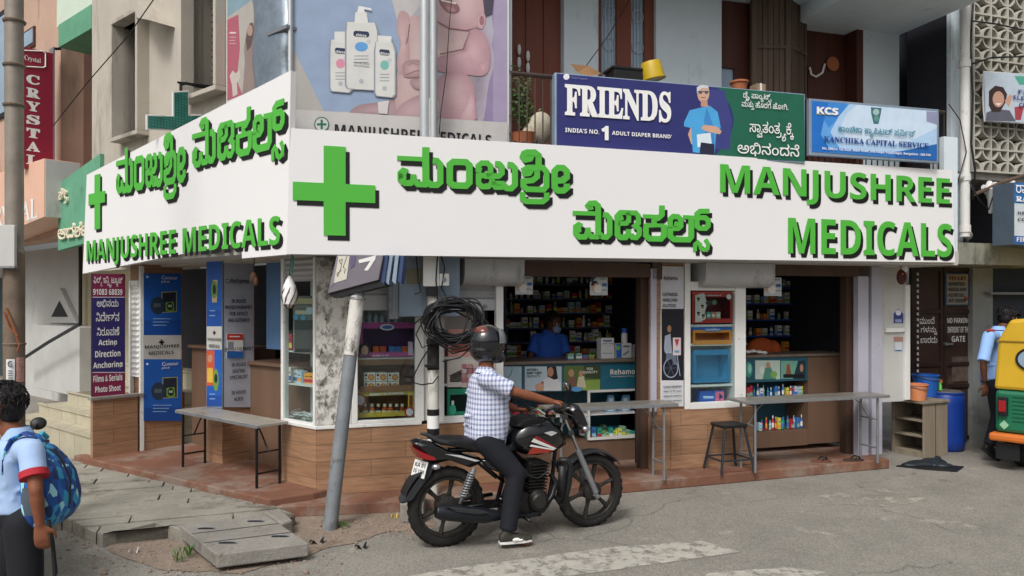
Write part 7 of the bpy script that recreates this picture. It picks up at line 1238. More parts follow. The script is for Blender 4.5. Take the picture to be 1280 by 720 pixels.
# ---- tables, benches, stool
def bench(name, label, px0, px1, py, w0, w1, legs, m_top, fr=F, zg=ZF, cat='bench'):
    t = T(name, label, cat, fr); u0, zt_ = fr.at(px0, py, w0); u1 = fr.at(px1, py, w0)[0]
    t.part('top', MB().box(u0, u1, w0, w1, zt_-.026, zt_), m_top, bevel=.004); t.part('top_edge', MB().box(u0, u1, w0-.006, w0-.001, zt_-.03, zt_-.003), M_steel)
    for u in legs(u0, u1):
        for w in (w0+.04, w1-.04): t.part('leg', MB().tube([(u, w, zg), (u, w, zt_-.035)], .013, 8), M_leg, smooth=True)
        t.part('crossbar', MB().tube([(u, w0+.04, zg+.22*(zt_-zg)), (u, w1-.04, zg+.22*(zt_-zg))], .01, 8), M_leg, smooth=True)
        s_ = 1 if u < (u0+u1)/2 else -1; t.part('brace', MB().tube([(u, (w0+w1)/2, zt_-.26), (u+.12*s_, (w0+w1)/2, zt_-.1), (u+.2*s_, (w0+w1)/2, zt_-.037)], .008, 6).tube([(u, w0+.04, zt_-.26), (u, w1-.04, zt_-.26)], .008, 6), M_leg, smooth=True)
    return t.done()
M_leg = M_steel; M_top = mat('scuffed_grey_laminate', '#77736d', .35, var=.14, scale=5, dirt=('#6d6862', .35, 3, (.4, 1, 1)), spec=.6)
bench('folding_table', 'narrow folding table in front of the left counter', 688, 848, 511.5, -.42, -.12, lambda a, c: (a+.12, c-.13), M_top, cat='table')
bench('folding_table', 'long narrow folding table in front of the right counter', 932, 1112, 502, -.42, -.1, lambda a, c: (a+.14, c-.12), M_top, cat='table')
M_leg = M_blackm; gl = lambda x, y: L.inv(*G(x, y, ZL)); a_, b_ = gl(231.7, 585), gl(315, 602)
t0 = L.at(220, 512, a_[1]-.03)
bench('folding_table', 'worn wooden table with black steel legs on the side street platform', 219.5, 322, 512, a_[1]-.03, a_[1]+.28, lambda a, c: (a+.07, c-.08), mat('worn_table_top', '#9a958c', .35, var=.2, scale=4, dirt=('#5f5a52', .42, 3), spec=.6), L, ZL, cat='table')
sx, sy = F.inv(*G(911, 588, ZF)); t = T('stool', 'black steel stool with splayed legs beside the tiled pillar', 'stool', F); zs0 = Z(911, 529, sy); u0 = sx
t.part('seat', MB().loft([((u0, sy, zs0-.03), (.15, 0, 0), (0, .13, 0)), ((u0, sy, zs0), (.155, 0, 0), (0, .135, 0))], 24, power=6), M_black, bevel=.004)
M_st = mat('dark_steel_stool_paint', '#2c333b', .45, metal=.3, var=.2)
for a, c in ((-1, -1), (1, -1), (1, 1), (-1, 1)): t.part('leg', MB().tube([(u0+a*.115, sy+c*.1, zs0-.03), (u0+a*.19, sy+c*.16, ZF)], .013, 8), M_st, smooth=True)
k = .8
for p0, p1 in (((-1, -1), (1, -1)), ((1, -1), (1, 1)), ((1, 1), (-1, 1)), ((-1, 1), (-1, -1))): t.part('rung', MB().tube([(u0+p0[0]*.172, sy+p0[1]*.146, ZF+.13), (u0+p1[0]*.172, sy+p1[1]*.146, ZF+.13)], .009, 6), M_st, smooth=True)
t.done()
# ---- white cabinet front, gate and the things before it
t = T('meter_cabinet', 'pale steel cabinet front with stickers between lilac post and gate', 'cabinet', F); w = .06
t.part('panel', MB().pbox(F, 1101, 332, 1132, 413, w, w+.04), M_grey, bevel=.003); t.part('panel', MB().pbox(F, 1101, 416, 1132, 503, w, w+.04), M_grey, bevel=.003); t.part('ledge', MB().pbox(F, 1108, 410.5, 1131, 415, w-.03, w-.001), M_white); t.part('lamp_base', MB().pbox(F, 1103, 327, 1126, 333, w-.1, w), M_white, bevel=.01)
p = PR(F, w-.001); p.poly([(1117, 392), (1123, 386), (1129, 392), (1129, 404), (1117, 404)], '#2f3f7a'); p.ov(1123, 391, 3.4, 3.4, '#d5d8e4'); p.rect(1119, 399, 1127, 403, '#8d9ac0'); p.rect(1117, 421, 1129, 440, '#a9adb5'); p.rect(1117, 421, 1129, 427, '#a07a70'); p.rect(1119, 428, 1127, 437, '#c9ccd2'); p.rect(1119, 437.6, 1127, 439, '#3a62a0')
t.part('stickers', p, M_print); t.done()
one('white_post', 'slim white post between the pale cabinet and the gate', 'post', F, MB().pbox(F, 1132, 356, 1138, 500, .03, .08), M_white, bevel=.004)
t = T('gate', 'dark brown steel double gate with white painted no parking warning', 'gate', F); w = .55; M_gate = mat('dark_brown_gate_paint', '#33231f', .5, var=.22, scale=5, dirt=('#57443c', .3, 4)); M_gp = mat('brown_gate_panel', '#3d2a24', .55, var=.25, scale=4, dirt=('#675348', .3, 3))
ZG = .06
for x0, x1 in ((1140, 1179.5), (1180.5, 1217)):
    u0, u1 = U(x0, w), U(x1, w); zt_ = 2.24; k = None
    q = MB(); zz = [ZG, .72, Z(1180, 458, w), Z(1180, 392, w), zt_-.05]
    for u in (u0, u1): q.box(u-(.05 if u == u1 else 0), u+(.05 if u == u0 else 0), w, w+.05, ZG, zt_)
    for z in zz: q.box(u0+.05, u1-.05, w, w+.05, z, z+.05)
    k = t.part('leaf_frame', q, M_gate, bevel=.004)
    for z0, z1 in zip(zz, zz[1:]): t.part('panel', MB().box(u0+.05, u1-.05, w+.02, w+.03, z0+.05, z1), M_gp, k)
t.part('latch', MB().lathe([(.02, -.03), (.02, 0)], F.pt(1181, 430, w-.003), 'y', 10).box(U(1180, w)-.01, U(1180, w)+.12, w-.03, w-.005, Z(1180, 431, w), Z(1180, 429, w)), M_steel)
q = MB(); ww = w+.019
for s_, x0, x1, y0, y1 in (('NO PARKING', 1184, 1212, 397.5, 404), ('INFRONT OF THIS', 1184.5, 1213, 408.5, 416), ('GATE', 1189.5, 1206.5, 420, 427.5)): txt(q, F, s_, 'sans', x0, x1, y0, y1, ww)
for s_, x0, x1, y0, y1 in (('ಮುಂದೆ', 1149.5, 1168, 396, 405), ('ಗಳನ್ನು', 1151, 1171.5, 408, 419), ('ಬಾರದು', 1150.5, 1171.5, 420.5, 429)): txt(q, F, s_, 'kannada', x0, x1, y0, y1, ww, bold=.004)
t.part('painted_writing', q, M_whitel); t.part('rust_patch', MB().pbox(F, 1190, 446, 1211, 477, w+.014, w+.018), mat('bare_metal_patch', '#6f6158', .6, metal=.3, var=.4, scale=9)); t.done()
t = T('notice', 'weathered paper notice hung on the upper right panel of the gate', 'notice', F); w = .535; t.part('board', MB().pbox(F, 1181.5, 341, 1211.5, 382, w, w+.012), mat('blue_grey_notice_edge', '#3a4d60', .6)); p = PR(F, w-.001); p.rect(1183.5, 343, 1210, 380.5, '#8d8b86'); p.rect(1184, 344, 1209, 351, '#a58d6a'); p.rect(1205, 371, 1210, 375, '#a04038'); t.part('print', p, M_print)
q = MB()
for i, s_ in enumerate(('TO-LET', 'WANTED', 'MEDICAL SHOP', 'HELPER CALL', 'AT SHOP')): txt(q, F, s_, 'sans', 1186, 1208-(i % 2)*2, 345.5+i*7, 350+i*7, w-.014)
t.part('lettering', q, M_blackl); t.done()
t = T('striped_rope', 'black and white twisted rope hanging down the edge of the gate', 'rope', F); q = MB(); ua = U(1147, .5); z1 = 2.2
i = 0
while z1 > .7: q.cur = S('#d5d3ce') if i % 2 else S('#26262a'); q.tube([(ua, .5, z1), (ua+.004*(i % 2), .5, z1-.035)], .012, 6); z1 -= .035; i += 1
t.part('rope', q, M_print); t.done()
K = Frame(*G(1155, 573), .9, .43)
t = T('cupboard', 'weathered wooden cupboard with open shelves standing before the gate', 'cupboard', K); zt_ = .655; M_cw = mat('weathered_cupboard_wood', '#857a6a', .8, var=.2, scale=4, stretch=(3, 3, .3), dirt=('#5c5348', .35, 3), bump=.2, bscale=30)
wd, dp = .42, .42
t.part('side_board', MB().box(.0, wd, .0, .022, 0.0, zt_-.03), M_cw, bevel=.003); t.part('side_board', MB().box(.0, wd, dp-.02, dp, 0, zt_-.03), M_cw); t.part('back_board', MB().box(wd-.02, wd-.001, .023, dp-.022, 0, zt_-.03), M_cw); t.part('top', MB().box(-.03, wd+.02, -.02, dp+.02, zt_-.03, zt_), M_cw, bevel=.004)
for z in (.06, .25, .43): t.part('shelf_board', MB().box(.004, wd-.021, .023, dp-.022, z-.018, z), M_cw)
t.part('seam', MB().box(.2, .206, -.003, -.0005, .01, zt_-.04), M_black); t.part('kick_board', MB().box(.0, .015, .023, dp-.022, 0, .04), M_cw); t.done()
def bucket_on(label, u, v, r, h, m):
    t = T('bucket', label, 'bucket', K); c = (u, v, 0); z0, z1 = zt_+.003, zt_+.003+h
    t.part('body', MB().lathe([(r*.8, z0), (r*.98, z1-.01), (r*.94, z1-.01), (r*.77, z0+.01)], c, 'z', 24), m, smooth=True); t.part('rim', MB().tube([(u+r*math.cos(a), v+r*math.sin(a), z1-.008) for a in (2*math.pi*i/24 for i in range(24))], .008, 6, True), m, smooth=True); t.part('handle', MB().tube([(u+r*1.02*math.cos(math.pi+math.pi*i/12), v+r*1.02*math.sin(math.pi+math.pi*i/12), z1-.015-.04*math.sin(math.pi*i/12)) for i in range(13)], .004, 5), M_steel, smooth=True); t.done()
ku = K.at(1146, 500, .12)[0]; bucket_on('orange plastic bucket at the front of the wooden cupboard', ku, .12, .118, .19, mat('orange_plastic', '#cc8259', .45, var=.05))
ku = K.at(1157, 500, .32)[0]; bucket_on('blue plastic bucket behind the orange bucket', ku, .32, .15, .265, mat('bright_blue_plastic', '#2a62b8', .45, var=.06))
bx0, by0 = G(1194, 566); BR = Frame(bx0, by0+.2, 1, 0)
t = T('barrel', 'deep blue plastic barrel beside the wooden cupboard', 'barrel', BR); r = .215; M_bar = mat('deep_blue_plastic', '#173a8c', .42, var=.08, dirt=('#2a4a8d', .3, 4))
t.part('body', MB().lathe([(r*.8, 0), (r*.93, .03), (r, .12), (r*.985, .2), (r, .24), (r, .5), (r*.985, .53), (r, .57), (r*.94, .68), (r*.86, .7)], n=28), M_bar, smooth=True); t.part('rim', MB().tube([(r*.9*math.cos(a), r*.9*math.sin(a), .7) for a in (2*math.pi*i/26 for i in range(26))], .014, 6, True), M_bar, smooth=True); t.part('lid', MB().lathe([(r*.86, .7), (r*.82, .725), (.01, .73)], n=24), mat('grey_board_lid', '#5c5a52', .7)); t.done()
t = T('brush', 'green handled brush lying on the blue barrel', 'brush', BR); t.part('handle', MB().tube([(-.12, -.1, .735), (-.115, -.09, .79), (-.1, -.05, .83)], [.02, .018, .012], 8), mat('green_plastic', '#4fae4a', .5), smooth=True); t.part('bristles', MB().box(-.13, -.07, -.06, .02, .82, .86), M_terra); t.done()
gm = [G(x, y, .012) for x, y in ((1120, 582), (1150, 578), (1205, 583), (1196, 589), (1155, 586))]
one('rubber_mat', 'black rubber mat lying flat on the ground before the cupboard', 'mat', W, MB().prism(gm, 0.001, .014, 'z'), M_black)
q = MB()
for px, py, a, b_, h in ((1152, 580, .18, .09, .045), (1166, 579, .16, .1, .06), (1140, 581, .12, .07, .03), (1180, 582, .1, .06, .03), (1172, 577, .05, .05, .07)): x, y = G(px, py, .02); q.ell((x, y, .02), a, b_, h, 14, 8)
one('cloth_bundle', 'black wet cloth bundled on the rubber mat', 'cloth', W, remesh(q, .014, 3), mat('wet_black_cloth', '#20262c', .45, var=.3, scale=9, bump=.5, bscale=20), smooth=True, angle=180)
def sandal(label, px, py, ang, m):
    x, y = G(px, py, ZF); t = T('sandal', label, 'sandal', Frame(x, y, math.cos(ang), math.sin(ang))); n = 20
    sole = [(.115*math.cos(a)*(1.0), .042*math.sin(a)*(1+.25*math.cos(a))) for a in (2*math.pi*i/n for i in range(n))]
    t.part('sole', MB().prism(sole, ZF+.001, ZF+.02, 'z'), m, bevel=.003); t.part('strap', MB().tube([(-.01, -.042, ZF+.02), (.02, -.03, ZF+.05), (.06, 0, ZF+.045), (.075, 0, ZF+.02)], .008, 6).tube([(-.01, .042, ZF+.02), (.02, .03, ZF+.05), (.06, 0, ZF+.045)], .008, 6), M_black, smooth=True); t.done()
sandal('brown sandal lying left of the other sandal on the red floor', 1026, 577.5, .1, mat('brown_leather', '#6a4230', .6)); sandal('dark sandal lying right of the brown sandal on the red floor', 1067, 576, .05, mat('dark_leather', '#3a2c26', .6))
# ---- drain cover slab, block, rubble
sl_ = [G(x, y, .13) for x, y in ((223.5, 656), (333, 643.5), (386, 678.5), (271, 693))]
t = T('drain_slab', 'concrete drain cover slab with four crescent handles at the pavement end', 'slab', W)
t.part('slab', MB().prism(sl_, .035, .13, 'z'), M_conc, bevel=.01); gx = lambda s_, r_: tuple((1-s_)*((1-r_)*sl_[0][i]+r_*sl_[3][i])+s_*((1-r_)*sl_[1][i]+r_*sl_[2][i]) for i in (0, 1))
def strip(v0, v1): a, b_, c, d_ = gx(.01, v0), gx(.99, v0), gx(.99, v1), gx(.01, v1); return MB().add([(*q_, .132) for q_ in (a, b_, c, d_)], [(0, 1, 2, 3)])
M_seam = mat('dirty_seam', '#4a453c', .95); q = MB()
for v in (.33, .64): q.addc(strip(v, v+.02))
t.part('seam', q, M_seam)
for s_, r_ in ((.2, .25), (.78, .2), (.22, .75), (.8, .75)):
    cx, cy = gx(s_, r_); t.part('hollow_shade_patch', MB().add([(cx+.06*math.cos(a), cy+.025*math.sin(a), .1325) for a in (math.pi*i/8 for i in range(9))], [tuple(range(9))]), M_black)  # flat black half disc paints the shade of a recessed hollow
    t.part('handle', MB().tube([(cx+.06*math.cos(a), cy+.03*math.sin(a), .137) for a in (math.pi*i/8 for i in range(9))], .005, 5), M_steel)
t.done()
one('stone_block', 'rough broken stone block at the pavement end beside the drain slab', 'stone', W, MB().prism([G(x, y, .1) for x, y in ((330, 641), (350, 637), (366, 652), (352, 657))], 0, .115, 'z'), M_conc, bevel=.015)
t = T('kerb_block', 'whitewashed concrete block behind the rear wheel of the motorbike', 'block', W); t.part('block', MB().prism([G(x, y, 0) for x, y in ((500, 655), (530, 655), (532, 640), (502, 640))], 0, .17, 'z'), M_conc, bevel=.02); t.part('whitewash', MB().prism([G(x, y, 0) for x, y in ((503, 653.5), (528, 653.5), (530, 641.5), (505, 641.5))], .171, .24, 'z'), M_peel, bevel=.025); t.done()
rnd.seed(5); q = MB()
def pebble(x, y, r):
    a = rnd.uniform(0, 6); M_ = Matrix.Rotation(a, 3, 'Z'); q.ell((x, y, r*.3), r, r*rnd.uniform(.6, .9), r*rnd.uniform(.4, .7), 5, 3, M_)
for i in range(1500):
    px, py = rnd.choice(((rnd.gauss(200, 50), rnd.gauss(690, 14)), (rnd.gauss(430, 40), rnd.gauss(656, 9)), (rnd.gauss(330, 40), rnd.gauss(698, 12)), (rnd.gauss(150, 30), rnd.gauss(668, 7)), (rnd.gauss(512, 14), rnd.gauss(660, 5))))
    if py > 640 and not (225 < px < 386 and 640 < py < 695-.15*(px-225)): pebble(*G(px, py), abs(rnd.gauss(0, .007))+.004)
struct_r = one('rubble', None, None, W, q, mat('rubble_stone', '#8a7a6c', .95, var=.35, scale=2.5), kind='stuff')
def litter(label, px, py, s_, m):
    x, y = G(px, py); one('litter', label, 'litter', W, MB().grid(lambda a, b_: (x+(a-.5)*s_, y+(b_-.5)*s_*.7, .012+.02*math.sin(a*5+b_*3)*(1+a)), 5, 4), m, smooth=True)
litter('white scrap of paper on the dirt left of the drain slab', 167, 692, .06, M_white); litter('dark scrap on the road right of the drain slab', 396, 680, .1, M_black); litter('flat black scrap on the road near the leaning pole', 451, 686, .08, M_black); litter('yellow scrap beside the kerb block', 493, 648, .05, mat('yellow_scrap', '#c9b04a', .8))
rnd.seed(9); q = MB()
for i in range(46):
    px, py = rnd.choice(((rnd.gauss(236, 9), rnd.gauss(694, 7)), (rnd.gauss(200, 22), rnd.gauss(661, 3)), (rnd.gauss(424, 5), rnd.gauss(660, 3)), (rnd.gauss(92, 8), rnd.gauss(572, 3)))); x, y = G(px, py); h = rnd.uniform(.03, .1)
    for k in range(4):
        a = rnd.uniform(0, 6.3); dx_, dy_ = math.cos(a)*h*.5, math.sin(a)*h*.5; q.add([(x, y, .0), (x+dx_*.5-dy_*.14, y+dy_*.5+dx_*.14, h*.7), (x+dx_, y+dy_, h), (x+dx_*.5+dy_*.14, y+dy_*.5-dx_*.14, h*.7)], [(0, 1, 2, 3)])
one('weeds', None, None, W, q, M_leaf, kind='stuff')
# ---- things on the balcony
q0 = F.pt(818, 95, .1); t = T('yellow_bucket', 'yellow plastic bucket tipped upside down on the balcony behind the diaper board', 'bucket', F)
Mb = Matrix.Translation(F.pt(817, 99, -.12)) @ Matrix.Rotation(R(-12), 4, 'Y'); pr = [(.113, 0), (.097, .16), (.09, .17), (.0, .172)]; q = MB(); q.lathe(pr, n=24); q.v = [tuple(Mb @ Vector(v)) for v in q.v]; t.part('body', q, mat('yellow_plastic', '#b89a1c', .45, var=.07), smooth=True); q = MB().tube([tuple(Mb @ Vector((.117*math.cos(a), .117*math.sin(a), .0))) for a in (2*math.pi*i/22 for i in range(22))], .009, 6, True); t.part('rim', q, MATS['yellow_plastic'], smooth=True); t.done()
t = T('black_crate', 'low black box beside the yellow bucket on the balcony', 'box', F); t.part('box', MB().pbox(F, 768, 83, 806, 100, -.12, .1), M_black, bevel=.006); t.part('lip', MB().pbox(F, 766, 81.5, 808, 84, -.13, .11), M_black); t.done()
q = MB().add([F.pt(x, y, w) for x, y, w in ((713, 80, -.1), (735, 82, .15), (752, 92, .1), (738, 95, -.15), (722, 91, -.15))], [(0, 1, 2, 3, 4)]); one('cardboard', 'bent brown cardboard sheet on the balcony behind the diaper board', 'cardboard', F, q, mat('brown_card', '#8d6a48', .8, var=.15))
def pot(label, px, py, w, r, h, rim=True):
    u, z = F.at(px, py, w); t = T('flower_pot', label, 'pot', F); t.part('pot', MB().lathe([(r*.7, z-h), (r*.95, z-.02), (r*1.08, z-.02), (r*1.08, z), (r*.9, z), (r*.88, z-.02)], (u, w, 0), 'z', 20), M_terra, smooth=True, angle=30); t.part('soil', MB().lathe([(r*.89, z-.025), (r*.89, z-.015)], (u, w, 0), 'z', 16), M_dirt); t.done()
pot('terracotta pot on the balcony under the glazed window', 924, 102, -.1, .09, .14); 
t = T('parcel', 'small tan block beside the terracotta pot on the balcony', 'box', F); t.part('box', MB().pbox(F, 946, 104, 957, 113, -.1, .02), mat('tan_card', '#8c7860', .8)); t.part('tape', MB().pbox(F, 950, 103.8, 952.5, 113, -.102, -.1005), M_white); t.done()
rnd.seed(3); t = T('balcony_plant', 'bushy green potted plant behind the balcony railing beside the hoarding', 'plant', F); q = MB(); st_m = MB(); c0 = Vector((U(655, .1), .1, Z(655, 168, .1)))
for i in range(26):
    a = rnd.uniform(0, 6.3); e = c0+Vector((math.cos(a)*rnd.uniform(.02, .2), math.sin(a)*rnd.uniform(.02, .16), rnd.uniform(.15, .62))); st_m.tube([c0, c0.lerp(e, .6)+Vector((0, 0, .05)), e], .006, 5)
    for k in range(26):
        p_ = c0.lerp(e, rnd.uniform(.35, 1.05))+Vector((rnd.gauss(0, .03), rnd.gauss(0, .03), rnd.gauss(0, .02))); d_ = Vector((rnd.gauss(0, 1), rnd.gauss(0, 1), rnd.gauss(.3, .6))).normalized(); s_ = d_.orthogonal().normalized(); l = rnd.uniform(.03, .055)
        q.add([p_, p_+d_*l*.5+s_*l*.3, p_+d_*l, p_+d_*l*.5-s_*l*.3], [(0, 1, 2, 3)])
t.part('leaves', q, M_leaf); t.part('stems', st_m, M_shutwood); t.part('pot', MB().lathe([(.1, c0.z-.28), (.14, c0.z-.02), (.15, c0.z), (.1, c0.z)], (c0.x, c0.y, 0), 'z', 18), M_terra, smooth=True); t.done()
q = MB().ell(F.pt(676, 160, .05), .13, .1, .16, 14, 10); q.ell(F.pt(664, 168, .05), .1, .08, .1, 12, 8); one('cloth_bag', 'pale cream cloth bag slumped behind the balcony railing', 'bag', F, remesh(q, .02, 3), mat('cream_cloth', '#b9b09c', .85, var=.1, bump=.4, bscale=12), smooth=True, angle=180)
# ---- drain pipe, wires, banners on the right
t = T('drain_pipe', 'white plastic drain pipe running down between the shop and the screen block house', 'pipe', F); w = -.16; uu = U(1206, w)
t.part('pipe', MB().tube([(uu, w, 6.5), (uu, w, Z(1206, 296, w))], .052, 16), M_white, smooth=True)
for y in (80, 222, 286): t.part('joint', MB().tube([(uu, w, Z(1206, y, w)+.04), (uu, w, Z(1206, y, w)-.04)], .062, 16), M_white, smooth=True)
t.part('side_branch', MB().tube([(uu, w, Z(1206, 290, w)), (U(1225, w), w+.15, Z(1206, 292, w)), (U(1250, w), w+.5, Z(1206, 297, w))], .045, 12), M_grey, smooth=True); t.part('elbow', MB().tube([(uu, w, Z(1206, 222, w)), (uu-.22, w, Z(1206, 222, w)), (uu-.3, w+.05, Z(1206, 228, w))], .04, 12), M_grey, smooth=True); t.done()
rnd.seed(17)
def wire(label, pts, w, r=.008): one('wire', label, 'wire', F, MB().tube([F.pt(x, y, w) for x, y in pts], r, 6), M_black, smooth=True, angle=180)
wire('thick dark cable beside the white drain pipe', ((1217, -10), (1213, 60), (1216, 120), (1214, 180), (1219, 214), (1216, 250)), -.2, .012)
wire('thin wire looping from the drain pipe to the signboard end', ((1186, 130), (1200, 150), (1208, 190), (1198, 225), (1190, 262)), -.22, .006)
wire('cable strung across the pierced screen above the banner', ((1214, 80), (1240, 72), (1300, 70)), -.2, .01); wire('cable strung over the top of the clinic banner', ((1214, 26), (1245, 30), (1300, 42)), -.2, .01)
wire('cable hanging between the drain pipe and the clinic box sign', ((1212, 228), (1224, 250), (1236, 262), (1243, 240)), -.3, .008)
wire('thin slack wire in front of the baby hoarding', ((565, -10), (561, 40), (558, 90), (551, 140), (549, 168)), -.32, .004)
one('wire', 'slack wire slanting across the left wing windows', 'wire', L, MB().tube([L.pt(x, y, -.5) for x, y in ((200, -12), (160, 45), (112, 100), (66, 158))], .006, 5), M_black, smooth=True)
one('wire', 'thin wire slanting up from the cardboard to the balcony ceiling', 'wire', F, MB().tube([F.pt(x, y, .3) for x, y in ((733, 82), (760, 45), (784, 5), (792, -12))], .005, 5), M_black, smooth=True)
t = T('clinic_banner', 'pale banner with a smiling woman hung on the pierced screen', 'banner', F); w = -.2; bn = [(1228, 89), (1330, 94), (1330, 158), (1230, 152)]; a0 = [F.pt(x, y, w) for x, y in bn]
t.part('cloth', MB().grid(lambda i, j: tuple(Vector(a0[3]).lerp(Vector(a0[2]), i).lerp(Vector(a0[0]).lerp(Vector(a0[1]), i), j)+Vector((0, .012*math.sin(i*9+j*4)-.0, 0))), 12, 6), M_white, smooth=True)
p = PR(F, w-.014); p.poly([(1230, 90), (1328, 95), (1328, 156), (1232, 151)], '#b9c6d2'); p.poly([(1232, 151), (1233, 141), (1244, 136), (1262, 138), (1270, 152)], '#5d5e6a'); p.poly([(1236, 132), (1236, 114), (1244, 107), (1254, 109), (1259, 118), (1257, 128), (1250, 140), (1240, 140)], '#3a2a28'); p.ov(1248, 124, 7.2, 10, '#c59a84'); p.poly([(1244, 129), (1252, 129), (1248, 132)], '#eee4de'); p.poly([(1256, 126), (1262, 118), (1266, 120), (1261, 134)], '#c59a84'); p.poly([(1268, 95), (1300, 96), (1300, 106), (1274, 106)], '#4fa58c'); p.poly([(1268, 134), (1280, 132), (1276, 150), (1269, 150)], '#a5424c')
t.part('print', p, M_print); q = MB()
for s_, x0, x1, y0, y1 in (('FREE', 1273, 1300, 112, 117), ('ELECTRONIC', 1267, 1318, 119, 124), ('Clinic', 1274, 1294, 128, 134)): txt(q, F, s_, 'sans', x0, x1, y0, y1, w-.028)
t.part('lettering', q, mat('dark_blue_lettering', '', .5)); t.done()
t = T('clinic_box_sign', 'blue and white box sign at the right edge above the auto rickshaw', 'signboard', F); w = -.55; t.part('box', MB().prism([F.at(x, y, w) for x, y in ((1266.5, 228), (1360, 222), (1360, 315), (1266.5, 305.5))], w, w+.25, 'y'), mat('dark_slate_sign_side', '#4a5866', .5)); p = PR(F, w-.002)
p.poly([(1268, 229), (1358, 224), (1358, 313), (1268, 304.5)], '#c3ccd2'); p.poly([(1268, 229), (1358, 224), (1358, 258), (1268, 254)], '#2a6fae'); p.poly([(1268, 294.5), (1358, 301), (1358, 313), (1268, 304.5)], '#2a5fa5'); t.part('print', p, M_print)
q = MB(); txt(q, F, 'ರಾ', 'kannada', 1270, 1282, 231, 241, w-.014, bold=.004); txt(q, F, 'RAJ CLINIC', 'serif', 1270, 1330, 245, 252.5, w-.014, bold=.02); txt(q, F, 'FIRST FLOOR', 'sans', 1271, 1320, 296.5, 302, w-.014); t.part('lettering', q, M_whitel); q = MB(); txt(q, F, 'HAIR', 'sans', 1272.5, 1288, 264, 268, w-.014); txt(q, F, 'CONSULT', 'sans', 1272.5, 1305, 272, 276, w-.014); t.part('dark_lettering', q, M_blackl); t.done()
q = MB(); rnd.seed(4)
for i in range(9): q.tube([F.pt(1245+rnd.uniform(-18, 26), 232+rnd.uniform(-6, 6), -.1+rnd.uniform(-.1, .1)), F.pt(1245+rnd.uniform(-18, 26), 242+rnd.uniform(-6, 10), -.1+rnd.uniform(-.1, .1)), F.pt(1240+rnd.uniform(-8, 20), 250+rnd.uniform(-6, 18), -.1)], [.03, .05, .02], 7)
one('plastic_sheet', 'torn pale plastic sheeting caught on the ledge beside the box sign', 'plastic', F, q, M_white, smooth=True)
one('wooden_prop', 'slanting dark batten propped above the mossy ledge', 'batten', F, MB().tube([F.pt(1216, 244, -.15), F.pt(1250, 229, -.18), F.pt(1290, 216, -.2)], .022, 6), M_shutwood)

# ================================================================== VEHICLES
# ---- motorbike: X forward, Y away from the camera, traced on its own centre plane
g0, g1 = Vector(G(558, 682)), Vector(G(737, 657.5))
BK = Frame(g0.x, g0.y, g1.x-g0.x, g1.y-g0.y)
ar, af, rw = BK.at(558, 634)[0], BK.at(737.5, 612)[0], .292
M_bike = mat('black_bike_paint', '#0e0f13', .22, var=.1, coat=.6, spec=.5); M_tyre = mat('tyre_rubber', '#1c1b1a', .85, var=.2, scale=20, dirt=('#3c3934', .35, 12)); M_alloy = mat('dusty_black_alloy', '#34322f', .5, metal=.5, var=.2, scale=10, dirt=('#5f5a50', .35, 8)); M_chrome = mat('chrome', '#c4c6c8', .15, metal=1, var=.03)
M_seat = mat('black_vinyl_seat', '#131316', .5, var=.15, bump=.2, bscale=80); M_engine = mat('sooty_engine_metal', '#2b2a29', .5, metal=.5, var=.25, scale=12, dirt=('#57514a', .3, 9)); M_fend = mat('dusty_black_plastic', '#2a2c2f', .55, var=.15, scale=6, dirt=('#4b4a47', .3, 4))
B = lambda px, py, w=0: Vector(BK.pt(px, py, w))
t = T('motorbike', 'black commuter motorbike with red and white tank stripes carrying the helmeted rider', 'motorbike', BK)
def wheel(nm, a, wid, spokes=6, disc=.06):
    c = (a, 0, rw); tr = rw-wid
    k = t.part(nm, MB().lathe([(.05, -.06), (.05, .06)], c, 'y', 18), M_engine, smooth=True, angle=30)
    q = MB(); n, m = 48, 12; R0 = rw-wid*.5
    q.grid(lambda i, j: (a+(R0+wid*.52*math.cos(2*math.pi*j))*math.cos(2*math.pi*i), wid*.5*math.sin(2*math.pi*j)*1.15, rw+(R0+wid*.52*math.cos(2*math.pi*j))*math.sin(2*math.pi*i)), n, m)
    for i in range(60):
        an = 2*math.pi*i/60; M_ = Matrix.Translation((a, 0, rw)) @ Matrix.Rotation(-an, 4, 'Y') @ Matrix.Translation((rw+.001, 0, 0)) @ Matrix.Rotation(.5*(-1)**i, 4, 'X')
        q.obox(M_, .004, wid*.62, .014)
    t.part('tyre', q, M_tyre, k, smooth=True)
    q = MB(); 
    for s_ in (-1, 1): q.tube([(a+(tr+.004)*math.cos(x), s_*wid*.36, rw+(tr+.004)*math.sin(x)) for x in (2*math.pi*i/40 for i in range(40))], .011, 6, True)
    q.grid(lambda i, j: (a+(tr-.004)*math.cos(2*math.pi*i), (j-.5)*wid*.72, rw+(tr-.004)*math.sin(2*math.pi*i)), 40, 1)
    for i in range(spokes):
        an = 2*math.pi*i/spokes+.3; d_ = Vector((math.cos(an), 0, math.sin(an))); e = Vector((-d_.z, 0, d_.x)); p0, p1 = Vector(c)+d_*.04, Vector(c)+d_*(tr)
        q.loft([(p0, e*.03, Vector((0, .02, 0))), (p0.lerp(p1, .5), e*.015, Vector((0, .016, 0))), (p1, e*.021, Vector((0, .02, 0)))], 8)
    t.part('rim', q, M_alloy, k, smooth=True); t.part('brake_hub', MB().lathe([(.02, -.07), (disc, -.05), (disc, .05), (.02, .07)], c, 'y', 22), M_alloy, k, smooth=True, angle=30)
wheel('rear_wheel', ar, .085, 6, .085); wheel('front_wheel', af, .075, 6, .075)
q = MB()
q.tube([B(700, 528), B(694, 560), B(690, 600), B(684, 632), B(655, 640), B(622, 622)], .017, 8); q.tube([B(700, 532), B(660, 556), B(620, 563), B(560, 562)], .017, 8); q.tube([B(620, 563), B(628, 600), B(620, 632)], .018, 8)
